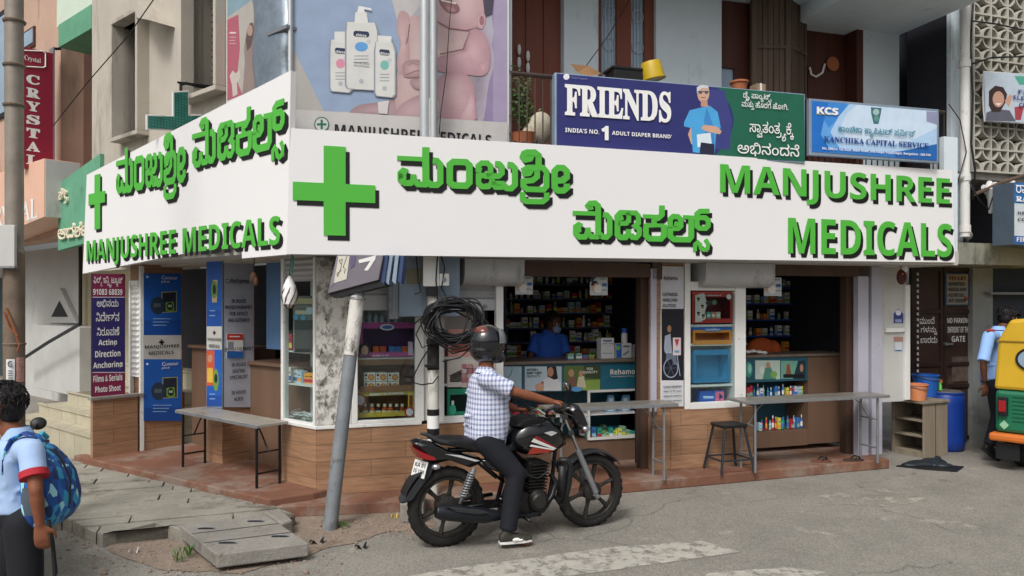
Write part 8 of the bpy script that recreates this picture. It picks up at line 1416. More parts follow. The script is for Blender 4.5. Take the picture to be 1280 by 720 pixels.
for s_ in (-.11, .11): q.tube([(B(622, 622).x, s_, B(622, 622).z), (ar, s_, rw)], .016, 8); q.tube([(B(595, 575).x, s_*.8, B(595, 575).z), (B(625, 600).x, s_*.7, B(625, 600).z)], .012, 8)
q.tube([B(676, 643), B(640, 648), B(612, 646)], .012, 8); q.tube([(B(645, 640).x, -.26, B(645, 640).z), (B(645, 640).x, .26, B(645, 640).z)], .012, 8); t.part('frame', q, M_blackm, smooth=True, angle=180)
def slab(pts, hw, taper=.7, w=0):
    P_ = [BK.at(x, y, w) for x, y in pts]; cx, cz = sum(p_[0] for p_ in P_)/len(P_), sum(p_[1] for p_ in P_)/len(P_); n = len(P_); vs = []
    for d_, s_ in ((-hw, taper), (-hw*.7, .96), (0, 1), (hw*.7, .96), (hw, taper)): vs += [(cx+(a-cx)*s_, w+d_, cz+(c_-cz)*s_) for a, c_ in P_]
    fs = [(i*n+j, i*n+(j+1) % n, (i+1)*n+(j+1) % n, (i+1)*n+j) for i in range(4) for j in range(n)]+[tuple(range(n-1, -1, -1)), tuple(4*n+j for j in range(n))]; return MB().add(vs, fs)
t.part('seat', remesh(slab([(538, 548), (550, 545), (585, 545.5), (603, 551), (618, 558), (634, 556), (640, 548), (644, 560), (625, 569), (600, 566), (560, 556), (540, 553)], .115, .8), .012, 4), M_seat, smooth=True)
t.part('tail_panel', remesh(slab([(512, 551), (524, 548), (540, 552), (556, 560), (600, 571), (601, 577), (585, 583), (560, 574), (545, 573.5), (532, 575), (518, 560)], .1, .75), .01, 3), M_bike, smooth=True)
for s_ in (-.1, .1): t.part('grab_rail', MB().tube([B(600, 560, s_), B(570, 556, s_), B(548, 551, s_), B(533, 543, s_*.9), B(526, 542, s_*.8)], [.013, .014, .016, .014, .01], 8), M_fend, smooth=True)
t.part('tail_lamp', slab([(513.5, 557), (524, 562), (541, 568.5), (543, 573), (532, 573.5), (520, 570)], .106, .75), mat('red_lens', '#93181c', .15, var=.05, coat=.5), smooth=True)
t.part('rear_fender', slab([(532, 574), (542, 576), (537, 590), (524, 606), (510, 626), (500, 628.5), (499, 626), (514, 604), (524, 590)], .07, .85), M_fend, smooth=True)
k = t.part('number_plate', conv(MB().obox(Matrix.Translation(BK.M @ B(524.5, 586, -.02)) @ Matrix.Rotation(math.atan2(BK.d[1], BK.d[0])-1.25, 4, 'Z') @ Matrix.Rotation(R(-18), 4, 'X'), .16, .006, .12), W, BK), M_white, label='small white rear number plate')
PB = Matrix.Translation(BK.M @ B(524.5, 586, -.02)) @ Matrix.Rotation(math.atan2(BK.d[1], BK.d[0])-1.25, 4, 'Z') @ Matrix.Rotation(R(-18), 4, 'X')
q = MB()
for i, s_ in enumerate(('KA 01', 'EG 1101')):
    vs, fs = glyphs(s_, 'sans', 0, 0); x1 = max(v[0] for v in vs); q.add([tuple(PB @ Vector((v[0]/x1*.13-.065, -.0045, .012-i*.045+v[1]*.042))) for v in vs], fs)
t.part('plate_lettering', conv(q, W, BK), M_blackl, k)
for s_ in (-.125, .125):
    p0, p1 = B(592.7, 585, s_), B(575, 630, s_); q = MB().tube([p0, p1], .014, 10)
    q.tube([p0.lerp(p1, .08+.8*i/120)+Vector((math.cos(i*.6)*.026, math.sin(i*.6)*.026, 0)) for i in range(105)], .006, 5); t.part('shock_absorber', q, M_steel, smooth=True, angle=180)
q = MB().tube([B(545.5, 639, -.19), B(552, 640, -.19), B(575, 642, -.19), B(605, 644.5, -.18), B(626, 644, -.16)], [.045, .058, .06, .055, .035], 16); q.tube([B(626, 644, -.16), B(660, 645, -.13), B(678, 638, -.1), B(690, 620, -.07), B(695, 603, -.05), B(688, 592, -.03)], .021, 10)
k = t.part('exhaust', q, mat('matt_black_exhaust', '#20232a', .4, metal=.3, var=.15), smooth=True); t.part('exhaust_tip', MB().tube([B(545, 639, -.19), B(548, 639.2, -.19)], .038, 14), M_chrome, k, smooth=True); t.part('heat_shield', slab([(557, 633), (600, 637), (612, 641), (600, 643), (570, 640)], .012, .8, -.245), M_fend, k)
q = MB(); c_ = B(664, 621); q.lathe([(.07, -.15), (.085, -.13), (.085, .13), (.07, .15)], (c_.x, 0, c_.z), 'y', 24); c2 = B(646, 622); q.lathe([(.07, -.12), (.075, .1)], (c2.x, 0, c2.z), 'y', 20); q.box(c2.x-.06, c_.x+.08, -.11, .11, c_.z-.08, c_.z+.05)
k = t.part('engine', q, M_engine, smooth=True, angle=30); q = MB(); top_ = B(670, 572)
for i in range(9): z = c_.z+.07+i*.024; q.box(c_.x-.075+i*.004, c_.x+.085+i*.004, -.1, .1, z, z+.009)
q.box(c_.x-.05, c_.x+.07, -.07, .07, c_.z+.05, c_.z+.29); t.part('cylinder_fins', q, M_engine, k); t.part('clutch_cover', MB().lathe([(.05, -.165), (.065, -.15)], (c_.x, 0, c_.z), 'y', 20), M_alloy, k, smooth=True, angle=30)
t.part('carburettor', MB().lathe([(.04, -.07), (.04, .07)], tuple(B(650, 590)), 'y', 14).obox(Matrix.Translation(B(645, 598)), .1, .1, .07), M_engine)
rings = []
for x, yt, yb, hw in ((634, 545, 556, .08), (640, 533, 562, .115), (652, 522, 567, .14), (668, 519, 568, .15), (682, 521, 566, .145), (694, 530, 561, .115), (703, 542, 557, .06)):
    zt2_, zb2_ = B(x, yt, 0).z, B(x, yb, 0).z; rings.append(((B(x, 540).x, 0, (zt2_+zb2_)/2), (0, hw, 0), (0, 0, (zt2_-zb2_)/2)))
k = t.part('fuel_tank', MB().loft(rings, 24, power=2.5), M_bike, smooth=True, angle=180); t.part('tank_cap', MB().lathe([(.035, B(670, 519.5).z-.01), (.035, B(670, 519.5).z+.006)], (B(668, 520).x, 0, 0), 'z', 16), M_chrome, k)
def decal(pts, col, w=-.152):
    p_ = PR(BK, w, .0006); p_.poly(pts, col); return p_
rt = PR(BK, -.154, .0004); rt.poly([(664, 553), (670, 544.5), (678, 549), (697, 560), (686, 557)], '#7d1a20'); rt.poly([(662, 563), (666, 559.5), (694, 562), (684, 566), (660, 568)], '#8d3022'); rt.poly([(664, 552), (667, 548), (696, 560.5), (692, 561.5)], '#c9c9c6'); rt.poly([(662, 558), (664, 555.5), (694, 562), (690, 562.5)], '#d0cfcc'); rt.poly([(680, 541), (690, 538.5), (697, 541), (689, 545)], '#b9babb')
t.part('tank_stripes', rt, M_print, k)
t.part('tank_bag', remesh(slab([(635, 531), (642, 524), (656, 518), (668, 519), (676, 524), (668, 528), (648, 533)], .12, .8), .012, 4), M_seat, smooth=True)
for s_ in (-1, 1): t.part('side_panel', remesh(slab([(600, 574), (622, 570), (644, 570), (652, 585), (646, 600), (622, 590), (606, 584)], .035, .8, s_*.1), .01, 3), M_bike, smooth=True)
sp = PR(BK, -.118, .0005); sp.poly([(556, 567.5), (575, 569), (600, 576), (594, 577), (580, 573)], '#b9bbbd'); t.part('tail_decal', sp, M_print)
t.part('headlamp_cowl', remesh(slab([(703, 509), (709, 503), (717, 504), (724, 516), (730, 531), (724, 537), (715, 536), (707, 524)], .12, .7), .01, 5), M_bike, smooth=True)
t.part('headlamp', slab([(724, 517), (728, 518), (732, 530), (727, 534)], .08, .8), mat('lamp_glass', '#9aa5ad', .08, var=.1, spec=.9), smooth=True)
for s_ in (-.09, .09):
    q = MB().tube([B(706, 522, s_), B(724, 566, s_)], .016, 10); k = t.part('fork', q, M_chrome, smooth=True); t.part('fork_slider', MB().tube([B(722, 562, s_), (af, s_*1.05, rw)], .024, 10).tube([(af-.01, s_*1.05, rw-.01), (af+.02, s_*1.05, rw-.04)], .02, 8), M_steel, k, smooth=True)
t.part('fork_crown', MB().tube([B(706, 521, -.12), B(706, 521, .12)], .026, 10).tube([B(714, 541, -.11), B(714, 541, .11)], .024, 10), M_blackm, smooth=True)
q = MB(); n = 16; rf = rw+.04
q.grid(lambda i, j: (af+(rf-.02*abs(j*2-1)**2)*math.cos(R(38+112*i)), (j-.5)*.13, rw+(rf-.02*abs(j*2-1)**2)*math.sin(R(38+112*i))), n, 6); q.grid(lambda i, j: (af+(rf-.006-.02*abs(j*2-1)**2)*math.cos(R(38+112*i)), (j-.5)*.128, rw+(rf-.006-.02*abs(j*2-1)**2)*math.sin(R(38+112*i))), n, 6); t.part('front_fender', q, M_fend, smooth=True)
q = MB(); n = 16; q.grid(lambda i, j: (ar+(rw+.06)*math.cos(R(60+100*i)), (j-.5)*.15, rw+(rw+.06)*math.sin(R(60+100*i))), n, 4); t.part('inner_fender', q, M_black, smooth=True)
for s_ in (-1, 1): t.part('leg_guard', MB().tube([B(699, 585, s_*.08), B(697, 580, s_*.2), B(701, 575, s_*.27), B(709, 575, s_*.29), B(713, 582, s_*.29), B(711, 605, s_*.28), B(706, 627, s_*.25), B(701, 629, s_*.2), B(696, 622, s_*.08)], .022, 10).tube([B(703, 582, s_*.29), B(702, 620, s_*.26)], .03, 10), M_black, smooth=True, angle=180)
t.part('handlebar', MB().tube([B(704.5, 506.5, -.34), B(694, 509, -.24), B(683, 513, -.15), B(684, 520, -.07), B(693, 520, 0), B(684, 520, .07), B(674, 513, .15), B(664, 510, .24), B(652, 511, .34)], .013, 10), M_chrome, smooth=True)
for a_, b_, w0, w1 in ((706, 700, -.36, -.22), (651, 664, .36, .22)): t.part('grip', MB().tube([B(a_, 506.5 if w0 < 0 else 511, w0), B((a_+b_)/2, 507.5 if w0 < 0 else 510.5, (w0+w1)/2), B(b_, 508.5 if w0 < 0 else 510, w1)], .019, 10), M_black, smooth=True)
t.part('lever', MB().tube([B(697, 510, -.2), B(712, 510, -.26), B(716, 509, -.36)], .006, 6).tube([B(668, 512, .2), B(662, 513, .33)], .006, 6), M_steel, smooth=True)
t.part('instrument_pod', remesh(MB().ell(B(700, 511), .05, .1, .04, 14, 8), .01, 2), M_black, smooth=True)
for s_, x0, y0, x1, y1 in ((-.3, 704, 508, 709.5, 482.5), (.3, 664, 511, 637, 497)):
    p0, p1 = B(x0, y0, s_*.8), B(x1, y1, s_); q = MB().tube([p0, p0.lerp(p1, .6)+Vector((.02, 0, .02)), p1], .007, 6); k = t.part('mirror', q, M_blackm, smooth=True)
    Mr = Matrix.Rotation(R(-25), 3, 'Y'); t.part('mirror_shell', MB().ell(p1, .02, .046, .042, 16, 10, Mr), M_black, k, smooth=True); t.part('mirror_glass', MB().ell(p1+Vector((-.014, 0, -.002)), .011, .041, .037, 16, 10, Mr), M_chrome, k, smooth=True)
for px, py, s_ in ((545.5, 583.5, -.17), (545.5, 583.5, .17), (732, 536, -.2), (732, 536, .2)): t.part('indicator', MB().ell(B(px, py, s_), .035, .03, .024, 12, 8).tube([B(px, py, s_), B(px-3 if px > 600 else px+2, py-1, s_*.4)], .01, 6), M_chrome, smooth=True)
t.part('kick_lever', MB().tube([B(650, 630, -.16), B(646, 612, -.2), B(644, 604, -.2), B(650, 602, -.24)], .009, 8), M_steel, smooth=True); t.part('foot_rest', MB().tube([B(640, 641, -.14), B(640, 641, -.27)], .016, 8).tube([B(640, 641, .14), B(640, 641, .27)], .016, 8), M_black, smooth=True)
t.part('chain_cover', slab([(560, 628), (620, 624), (628, 634), (560, 641)], .012, .9, .1), M_black)
q = MB()
for pts in ((B(704, 515, -.1), B(716, 520, -.16), B(712, 540, -.08), B(700, 560, -.05)), (B(704, 512, .05), B(722, 512, -.1), B(718, 535, -.05)), (B(690, 575, -.09), B(684, 590, -.12), B(672, 598, -.12), B(655, 592, -.1))): q.tube(pts, .006, 6)
t.part('control_cable', q, M_black, smooth=True); bike = t.done()
m2 = Matrix.Translation((-3.3, 4.63, 0)) @ Matrix.Rotation(R(-60), 4, 'Z'); bike2 = copy_thing(bike, m2, 'black motorbike parked behind the schoolboy with one mirror showing over his shoulder')

# ---- auto rickshaw, seen from behind at the right edge
cx, cy = G(1247, 588); AR = Frame(cx, cy+.05, .66, -.75)
wdt = 1.3
t = T('auto_rickshaw', 'green and yellow auto rickshaw parked at the right edge', 'auto rickshaw', AR)
M_yel = mat('yellow_hood_vinyl', '#c9a227', .5, var=.06, scale=3, dirt=('#a5842a', .3, 3)); M_grn = mat('green_rickshaw_paint', '#17694a', .35, var=.06, scale=3, dirt=('#2f6a52', .3, 3), coat=.3); M_orb = mat('orange_bumper_paint', '#c46a2a', .45, var=.1)
za, zc = AR.at(1247, 541)[1], AR.at(1247, 487)[1]; zm, ztop = AR.at(1252, 427)[1], AR.at(1290, 394)[1]
t.part('body', MB().prism([(0, za+.01), (wdt, za+.01), (wdt, zc), (0, zc)], 0, 2.2, 'y'), M_grn, bevel=.04)
q = MB(); q.prism([(-.01, zc+.003), (wdt+.01, zc+.003), (wdt-.03, zm+.02), (wdt-.14, ztop-.05), (wdt/2, ztop), (.14, ztop-.05), (.03, zm+.02)], .0, 1.05, 'y'); q.prism([(.03, zm+.02), (.14, ztop-.05), (wdt/2, ztop), (wdt-.14, ztop-.05), (wdt-.03, zm+.02)], 1.053, 2.15, 'y'); k = t.part('hood', q, M_yel, bevel=.035)
t.part('hood_seam', MB().box(.02, wdt-.02, -.012, -.002, zm, zm+.014), mat('dark_yellow_seam', '#8d7320', .6), k)
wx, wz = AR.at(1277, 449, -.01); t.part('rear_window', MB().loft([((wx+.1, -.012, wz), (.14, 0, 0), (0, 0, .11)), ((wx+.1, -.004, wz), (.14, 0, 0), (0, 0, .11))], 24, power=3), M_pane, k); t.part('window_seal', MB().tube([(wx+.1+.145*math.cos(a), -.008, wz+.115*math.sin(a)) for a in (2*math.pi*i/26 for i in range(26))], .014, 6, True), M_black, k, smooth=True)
q = MB()
for i in range(7): z = AR.at(1270, 495+i*5, 0)[1]; q.box(.17, .52, -.012, -.001, z-.012, z+.006)
t.part('louvre', q, M_grn)
lz = AR.at(1252, 507)[1]
for x in (.085, wdt-.085):
    k = t.part('tail_lamp', MB().box(x-.045, x+.045, -.05, -.001, lz-.1, lz+.1), M_black, bevel=.01); t.part('red_lens', MB().box(x-.034, x+.034, -.06, -.051, lz-.06, lz+.06), MATS['red_lens'], k, bevel=.008)
rz = AR.at(1254, 531)[1]; t.part('reflector', MB().prism([(.09, rz-.05), (.135, rz), (.09, rz+.05), (.045, rz)], -.008, -.002, 'y'), mat('pale_green_reflector', '#8fbf9a', .3))
t.part('bumper', MB().box(-.04, wdt+.04, -.07, .12, za-.08, za+.005), M_orb, bevel=.025); t.part('under_tray', MB().box(.05, wdt-.05, .13, 2.1, .22, za-.01), M_black)
for x in (.13, wdt-.13): t.part('mud_flap', MB().box(x-.12, x+.1, .0, .012, .12, za-.101), M_black)
for x, y in ((.16, .42), (wdt-.16, .42), (wdt/2, 2.25)):
    k = t.part('wheel', MB().lathe([(.12, -.06), (.21, -.055), (.225, -.03), (.225, .03), (.21, .055), (.12, .06)], (x, y, .225), 'x', 26), M_tyre, smooth=True, angle=30); t.part('hub', MB().lathe([(.05, -.062), (.118, -.05), (.118, .05), (.05, .062)], (x, y, .225), 'x', 20), M_steel, k, smooth=True, angle=30)
t.part('front_cowl', remesh(MB().loft([((wdt/2, 2.15, .7), (.6, 0, 0), (0, 0, .45)), ((wdt/2, 2.4, .65), (.45, 0, 0), (0, 0, .38)), ((wdt/2, 2.6, .55), (.2, 0, 0), (0, 0, .2))], 20, power=3), .03, 4), M_grn, smooth=True)
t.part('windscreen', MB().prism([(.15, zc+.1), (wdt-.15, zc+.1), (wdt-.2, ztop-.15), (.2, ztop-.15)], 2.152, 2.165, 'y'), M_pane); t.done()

# ================================================================== PEOPLE
SD = {'R': 'right', 'L': 'left'}
def hand(mb, wr, dv, pn, s=1.0, curl=.7, thumb=1):
    """palm and five bent fingers; dv = direction of the hand, pn = palm normal (fingers curl that way)"""
    wr, dv, pn = Vector(wr), Vector(dv).normalized(), Vector(pn); pn = (pn-dv*pn.dot(dv)).normalized(); sd = dv.cross(pn)*thumb
    mb.loft([(wr, sd*.026*s, pn*.017*s), (wr+dv*.03*s, sd*.036*s, pn*.016*s), (wr+dv*.075*s, sd*.041*s, pn*.014*s), (wr+dv*.09*s, sd*.038*s, pn*.011*s)], 14)
    for i, (o, l) in enumerate(((.030, .072), (.010, .082), (-.011, .076), (-.030, .058))):
        p = wr+dv*.08*s+sd*o*s; d_ = dv.copy(); pts = [p-dv*.02*s]; 
        for k, f in enumerate((.45, .32, .23)):
            pts.append(p); an = curl*(.55+.35*k); d_ = (dv*math.cos(an*(k+1)*.62)+pn*math.sin(an*(k+1)*.62)).normalized(); p = p+d_*l*f*s
        pts.append(p); mb.limb(pts, [.0092*s, .0092*s, .0088*s, .008*s, .0072*s], 8)
    b_ = wr+dv*.025*s+sd*.026*s; t1 = b_+(sd*.75+dv*.6+pn*.2).normalized()*.038*s; t2 = t1+(dv*.8+sd*.25+pn*.5*curl).normalized()*.03*s; mb.limb([b_, t1, t2, t2+(dv+pn*.6*curl).normalized()*.02*s], [.012*s, .011*s, .0098*s, .008*s], 8); return mb
def headmb(mb, c, fwd, up, s=1.0):
    """skull, jaw, nose, lips, ears and eye sockets; c = middle of the head at eye height"""
    c, f, u = Vector(c), Vector(fwd).normalized(), Vector(up).normalized(); f = (f-u*f.dot(u)).normalized(); l = u.cross(f)
    M_ = Matrix((f, l, u)).transposed(); Q = lambda a, b_, d_: c+(f*a+l*b_+u*d_)*s
    mb.ell(Q(-.01, 0, .025), .098*s, .077*s, .098*s, 18, 12, M_); mb.ell(Q(.025, 0, -.055), .066*s, .058*s, .068*s, 16, 10, M_); mb.ell(Q(.07, 0, -.098), .022*s, .026*s, .02*s, 10, 8, M_)
    mb.loft([(Q(.085, 0, .005), l*.008*s, f*.012*s), (Q(.103, 0, -.03), l*.014*s, f*.014*s), (Q(.094, 0, -.042), l*.02*s, f*.014*s)], 10); mb.ell(Q(.085, 0, -.065), .012*s, .024*s, .007*s, 10, 6, M_); mb.ell(Q(.083, 0, -.078), .012*s, .021*s, .008*s, 10, 6, M_)
    mb.ell(Q(.08, 0, .028), .016*s, .052*s, .012*s, 12, 6, M_)
    for q_ in (-1, 1): mb.ell(Q(-.012, q_*.079, -.012), .019*s, .008*s, .032*s, 10, 8, M_); mb.ell(Q(.05, q_*.045, -.025), .026*s, .018*s, .018*s, 8, 6, M_)
    return Q, M_
def person(label, fr, fwd, J, skin, shirt, trousers, hairm, shoes=None, s=1.0, group=None, vox=.0085, extras=None, chest=(.165, .115), belly=(.15, .12), pelvis_size=(.16, .125), cuff=.62, hands=(('R', None), ('L', None)), up=None, headfwd=None, legs=True, hs=1.0, shirt_len=.06, hair=True, curl=.7, headup=None):
    t = T('person', label, 'person', fr); V = {k: Vector(v) for k, v in J.items()}; f = Vector(fwd).normalized()
    sp = (V['neck']-V['pelvis']); u = sp.normalized(); fr_ = (f-u*f.dot(u)).normalized(); sd = u.cross(fr_)
    bd = MB(); P_ = lambda k: V['pelvis']+sp*k
    def torso(mb, g, k0=-.12, k1=1.0):
        prof = [(-.12, pelvis_size[0]*.86, pelvis_size[1]*.9), (.05, pelvis_size[0], pelvis_size[1]), (.3, belly[0], belly[1]), (.55, chest[0]*.97, chest[1]), (.75, chest[0], chest[1]*.95), (.88, chest[0]*.86, chest[1]*.75), (.96, chest[0]*.5, chest[1]*.55), (1.04, .055, .055)]
        mb.loft([(P_(k)+fr_*(.012 if .2 < k < .8 else 0), sd*(a+g)*s, fr_*(b_+g)*s) for k, a, b_ in prof if k0 <= k <= k1], 24, power=2.4)
    torso(bd, 0, -.2, 1.1); hf = headfwd or f; hu = headup or (V['head']-V['neck']).normalized()*.4+Vector((0, 0, .8))
    Q, MH = headmb(bd, V['head'], hf, hu, s*hs); bd.limb([P_(.93), Q(-.015, 0, -.06)], [.06*s, .054*s], 14)
    for q_ in 'RL':
        bd.limb([V['shoulder_'+SD[q_]], V['elbow_'+SD[q_]], V['wrist_'+SD[q_]]], [.045*s, .035*s, .025*s], 12); bd.limb([V['elbow_'+SD[q_]].lerp(V['wrist_'+SD[q_]], .25), V['wrist_'+SD[q_]]], [.037*s, .025*s], 10)
        pn = dict(hands).get(q_); dv = J.get('hand_'+SD[q_]); dv = Vector(dv) if dv else (V['wrist_'+SD[q_]]-V['elbow_'+SD[q_]])
        hand(bd, V['wrist_'+SD[q_]], dv, pn or (-sd if q_ == 'R' else sd), s, curl, 1 if q_ == 'L' else -1)
        if legs: bd.limb([V['upleg_'+SD[q_]], V['knee_'+SD[q_]], V['ankle_'+SD[q_]]], [.08*s, .054*s, .038*s], 12); bd.limb([V['knee_'+SD[q_]].lerp(V['ankle_'+SD[q_]], .3), V['ankle_'+SD[q_]]], [.056*s, .038*s], 12); tv = V['toe_'+SD[q_]]-V['ankle_'+SD[q_]]; bd.limb([V['ankle_'+SD[q_]], V['ankle_'+SD[q_]]+tv*.9], [.036*s, .026*s], 10)
    b0 = t.part('body', remesh(bd, vox, 3), skin, smooth=True, angle=180)
    eye = MB(); iris = MB()
    for q_ in (-1, 1): eye.ell(Q(.079, q_*.031, 0), .009*s, .014*s, .008*s, 10, 8, MH); iris.ell(Q(.085, q_*.031, 0), .005*s, .006*s, .006*s, 8, 6, MH)
    k = t.part('eyes', eye, M_whitel, b0, smooth=True); t.part('irises', iris, M_black, b0, smooth=True)
    if hair:
        h = MB(); h.ell(Q(-.022, 0, .04), .1*s, .084*s, .096*s, 18, 12, MH); h.ell(Q(-.05, 0, -.01), .068*s, .08*s, .08*s, 16, 10, MH); rn = random.Random(2)
        for i in range(60): a, e = rn.uniform(0, 6.3), rn.uniform(-.1, 1.3); d_ = Vector((math.cos(a)*math.cos(e), math.sin(a)*math.cos(e), math.sin(e))); h.ell(Q(-.022+.094*d_.x, .078*d_.y, .04+.09*d_.z), .011*s, .011*s, .011*s, 6, 4, MH)
        hm = remesh(h, .007, 2)
        for i in range(420):
            a, e = rn.uniform(0, 6.3), rn.uniform(-.35, 1.5); d_ = Vector((math.cos(a)*math.cos(e), math.sin(a)*math.cos(e), math.sin(e))); q0 = Q(-.024+.103*d_.x, .086*d_.y, .038+.1*d_.z)
            if d_.x > .55 and e < .5: continue
            dn = Vector((rn.gauss(0, .3), rn.gauss(0, .3), -1)); n_ = MH @ d_; dn = (dn-n_*dn.dot(n_)); dn = (dn.normalized() if dn.length > .05 else MH.col[0]); hm.tube([q0, q0+dn*.018*s+n_*.003*s, q0+dn*.034*s+n_*rn.uniform(-.002, .006)*s], [.0035*s, .003*s, .0008*s], 4)
        t.part('hair', hm, hairm, smooth=True, angle=180)
    sh = MB(); torso(sh, .018, -.12 if shirt_len > .05 else .02, .98)
    for q_ in 'RL': e = V['shoulder_'+SD[q_]].lerp(V['elbow_'+SD[q_]], cuff); sh.limb([P_(.82)+(V['shoulder_'+SD[q_]]-P_(.82))*.6, V['shoulder_'+SD[q_]]], [.075*s, .066*s], 12); sh.tube([V['shoulder_'+SD[q_]], V['shoulder_'+SD[q_]].lerp(e, .5), e], [.067*s, .064*s, .066*s], 14)
    rn = random.Random(len(label))
    for i in range(26):
        k_ = rn.uniform(-.05, .75); a = rn.uniform(0, 6.28); c = P_(k_)+sd*math.cos(a)*(belly[0]+.012)*s+fr_*math.sin(a)*(belly[1]+.016)*s; tn = (-sd*math.sin(a)+fr_*math.cos(a)); sh.limb([c-tn*.06*s+u*.02, c, c+tn*.06*s-u*.015], [.004, .008*s, .004], 6)
    k = t.part('shirt', remesh(sh, .0085, 7), shirt, smooth=True, angle=180)
    cl = MB(); cp = P_(.985); n_ = 22
    cl.grid(lambda a, b_: tuple(cp+sd*math.cos(6.2832*a)*(.066-.008*b_)*s+fr_*math.sin(6.2832*a)*(.07-.01*b_)*s+u*(-.012+.05*b_-.022*max(0, math.sin(6.2832*a))*b_)), n_, 2); cl.grid(lambda a, b_: tuple(cp+sd*math.cos(6.2832*a)*(.058+.03*b_)*s+fr_*math.sin(6.2832*a)*(.06+.032*b_)*s+u*(.039-.045*b_-.022*max(0, math.sin(6.2832*a)))), n_, 2)
    t.part('collar', cl, shirt, k, smooth=True)
    if legs:
        tr = MB(); tr.loft([(P_(k_), sd*(a+.012)*s, fr_*(b_+.012)*s) for k_, a, b_ in ((-.13, pelvis_size[0]*.85, pelvis_size[1]*.85), (-.02, pelvis_size[0], pelvis_size[1]), (.12, pelvis_size[0]*.98, pelvis_size[1]*.98), (.2, belly[0], belly[1]))], 20, power=2.4)
        for q_ in 'RL': an = V['ankle_'+SD[q_]]+(V['knee_'+SD[q_]]-V['ankle_'+SD[q_]]).normalized()*.03; tr.limb([V['upleg_'+SD[q_]], V['upleg_'+SD[q_]].lerp(V['knee_'+SD[q_]], .55), V['knee_'+SD[q_]], V['knee_'+SD[q_]].lerp(an, .5)], [.098*s, .088*s, .075*s, .068*s], 14); tr.tube([V['knee_'+SD[q_]].lerp(an, .5), an], [.068*s, .064*s], 14)
        t.part('trousers', remesh(tr, .01, 3), trousers, smooth=True, angle=180)
        for q_ in 'RL':
            a, tt = V['ankle_'+SD[q_]], V['toe_'+SD[q_]]; d_ = (tt-a); d_.z = 0 if abs(d_.z) < .12 else d_.z; d_.normalize(); ss = d_.cross(Vector((0, 0, 1))).normalized(); uz = ss.cross(d_); zz = a-uz*.055
            sm = MB().loft([(zz-d_*.06+uz*.03, ss*.03, uz*.03), (zz-d_*.03+uz*.04, ss*.038, uz*.045), (zz+d_*.05+uz*.03, ss*.042, uz*.036), (zz+d_*.13+uz*.016, ss*.045, uz*.024), (zz+d_*.19+uz*.012, ss*.03, uz*.016)], 16, power=2.5); sm.limb([zz+uz*.04, a+uz*.02], [.04, .042], 12)
            k = t.part('shoe', remesh(sm, .008, 2), shoes or M_black, smooth=True, angle=180); so = [zz-d_*.062+ss*.022, zz-d_*.02+ss*.036, zz+d_*.12+ss*.043, zz+d_*.18+ss*.03, zz+d_*.2, zz+d_*.18-ss*.03, zz+d_*.12-ss*.043, zz-d_*.02-ss*.036, zz-d_*.062-ss*.022]
            n = len(so); t.part('sole', MB().add([v-uz*.008 for v in so]+[v+uz*.01 for v in so], [tuple(range(n-1, -1, -1)), tuple(range(n, 2*n))]+[(i, (i+1) % n, n+(i+1) % n, n+i) for i in range(n)]), M_white if shoes else M_black, k)
    if extras: extras(t, V, Q, MH, P_, sd, fr_, u, k)
    return t.done()
def checks():
    m = mat('checked_cotton', '#cfd4e4', .85, var=.03, bump=.25, bscale=20); tn = m.node_tree; bs = tn.nodes['Principled BSDF']; src = bs.inputs['Base Color'].links[0].from_socket; tc = tn.nodes.new('ShaderNodeTexCoord'); sx = tn.nodes.new('ShaderNodeSeparateXYZ'); tn.links.new(tc.outputs['Object'], sx.inputs[0]); outv = None
    def mth(op, a, b_=None):
        n = tn.nodes.new('ShaderNodeMath'); n.operation = op; (tn.links.new(a, n.inputs[0]) if hasattr(a, 'node') else setattr(n.inputs[0], 'default_value', a))
        if b_ is not None: (tn.links.new(b_, n.inputs[1]) if hasattr(b_, 'node') else setattr(n.inputs[1], 'default_value', b_))
        return n.outputs[0]
    xy = mth('ADD', sx.outputs[0], mth('MULTIPLY', sx.outputs[1], -.8)); s1 = mth('LESS_THAN', mth('FRACT', mth('MULTIPLY', xy, 30)), .45); s2 = mth('LESS_THAN', mth('FRACT', mth('MULTIPLY', sx.outputs[2], 27)), .42); f = mth('MULTIPLY', mth('ADD', s1, s2), .42)
    mx = tn.nodes.new('ShaderNodeMix'); mx.data_type = 'RGBA'; mx.inputs[7].default_value = (*S('#515d8c'), 1); tn.links.new(f, mx.inputs[0]); tn.links.new(src, mx.inputs[6]); tn.links.new(mx.outputs[2], bs.inputs['Base Color']); return m
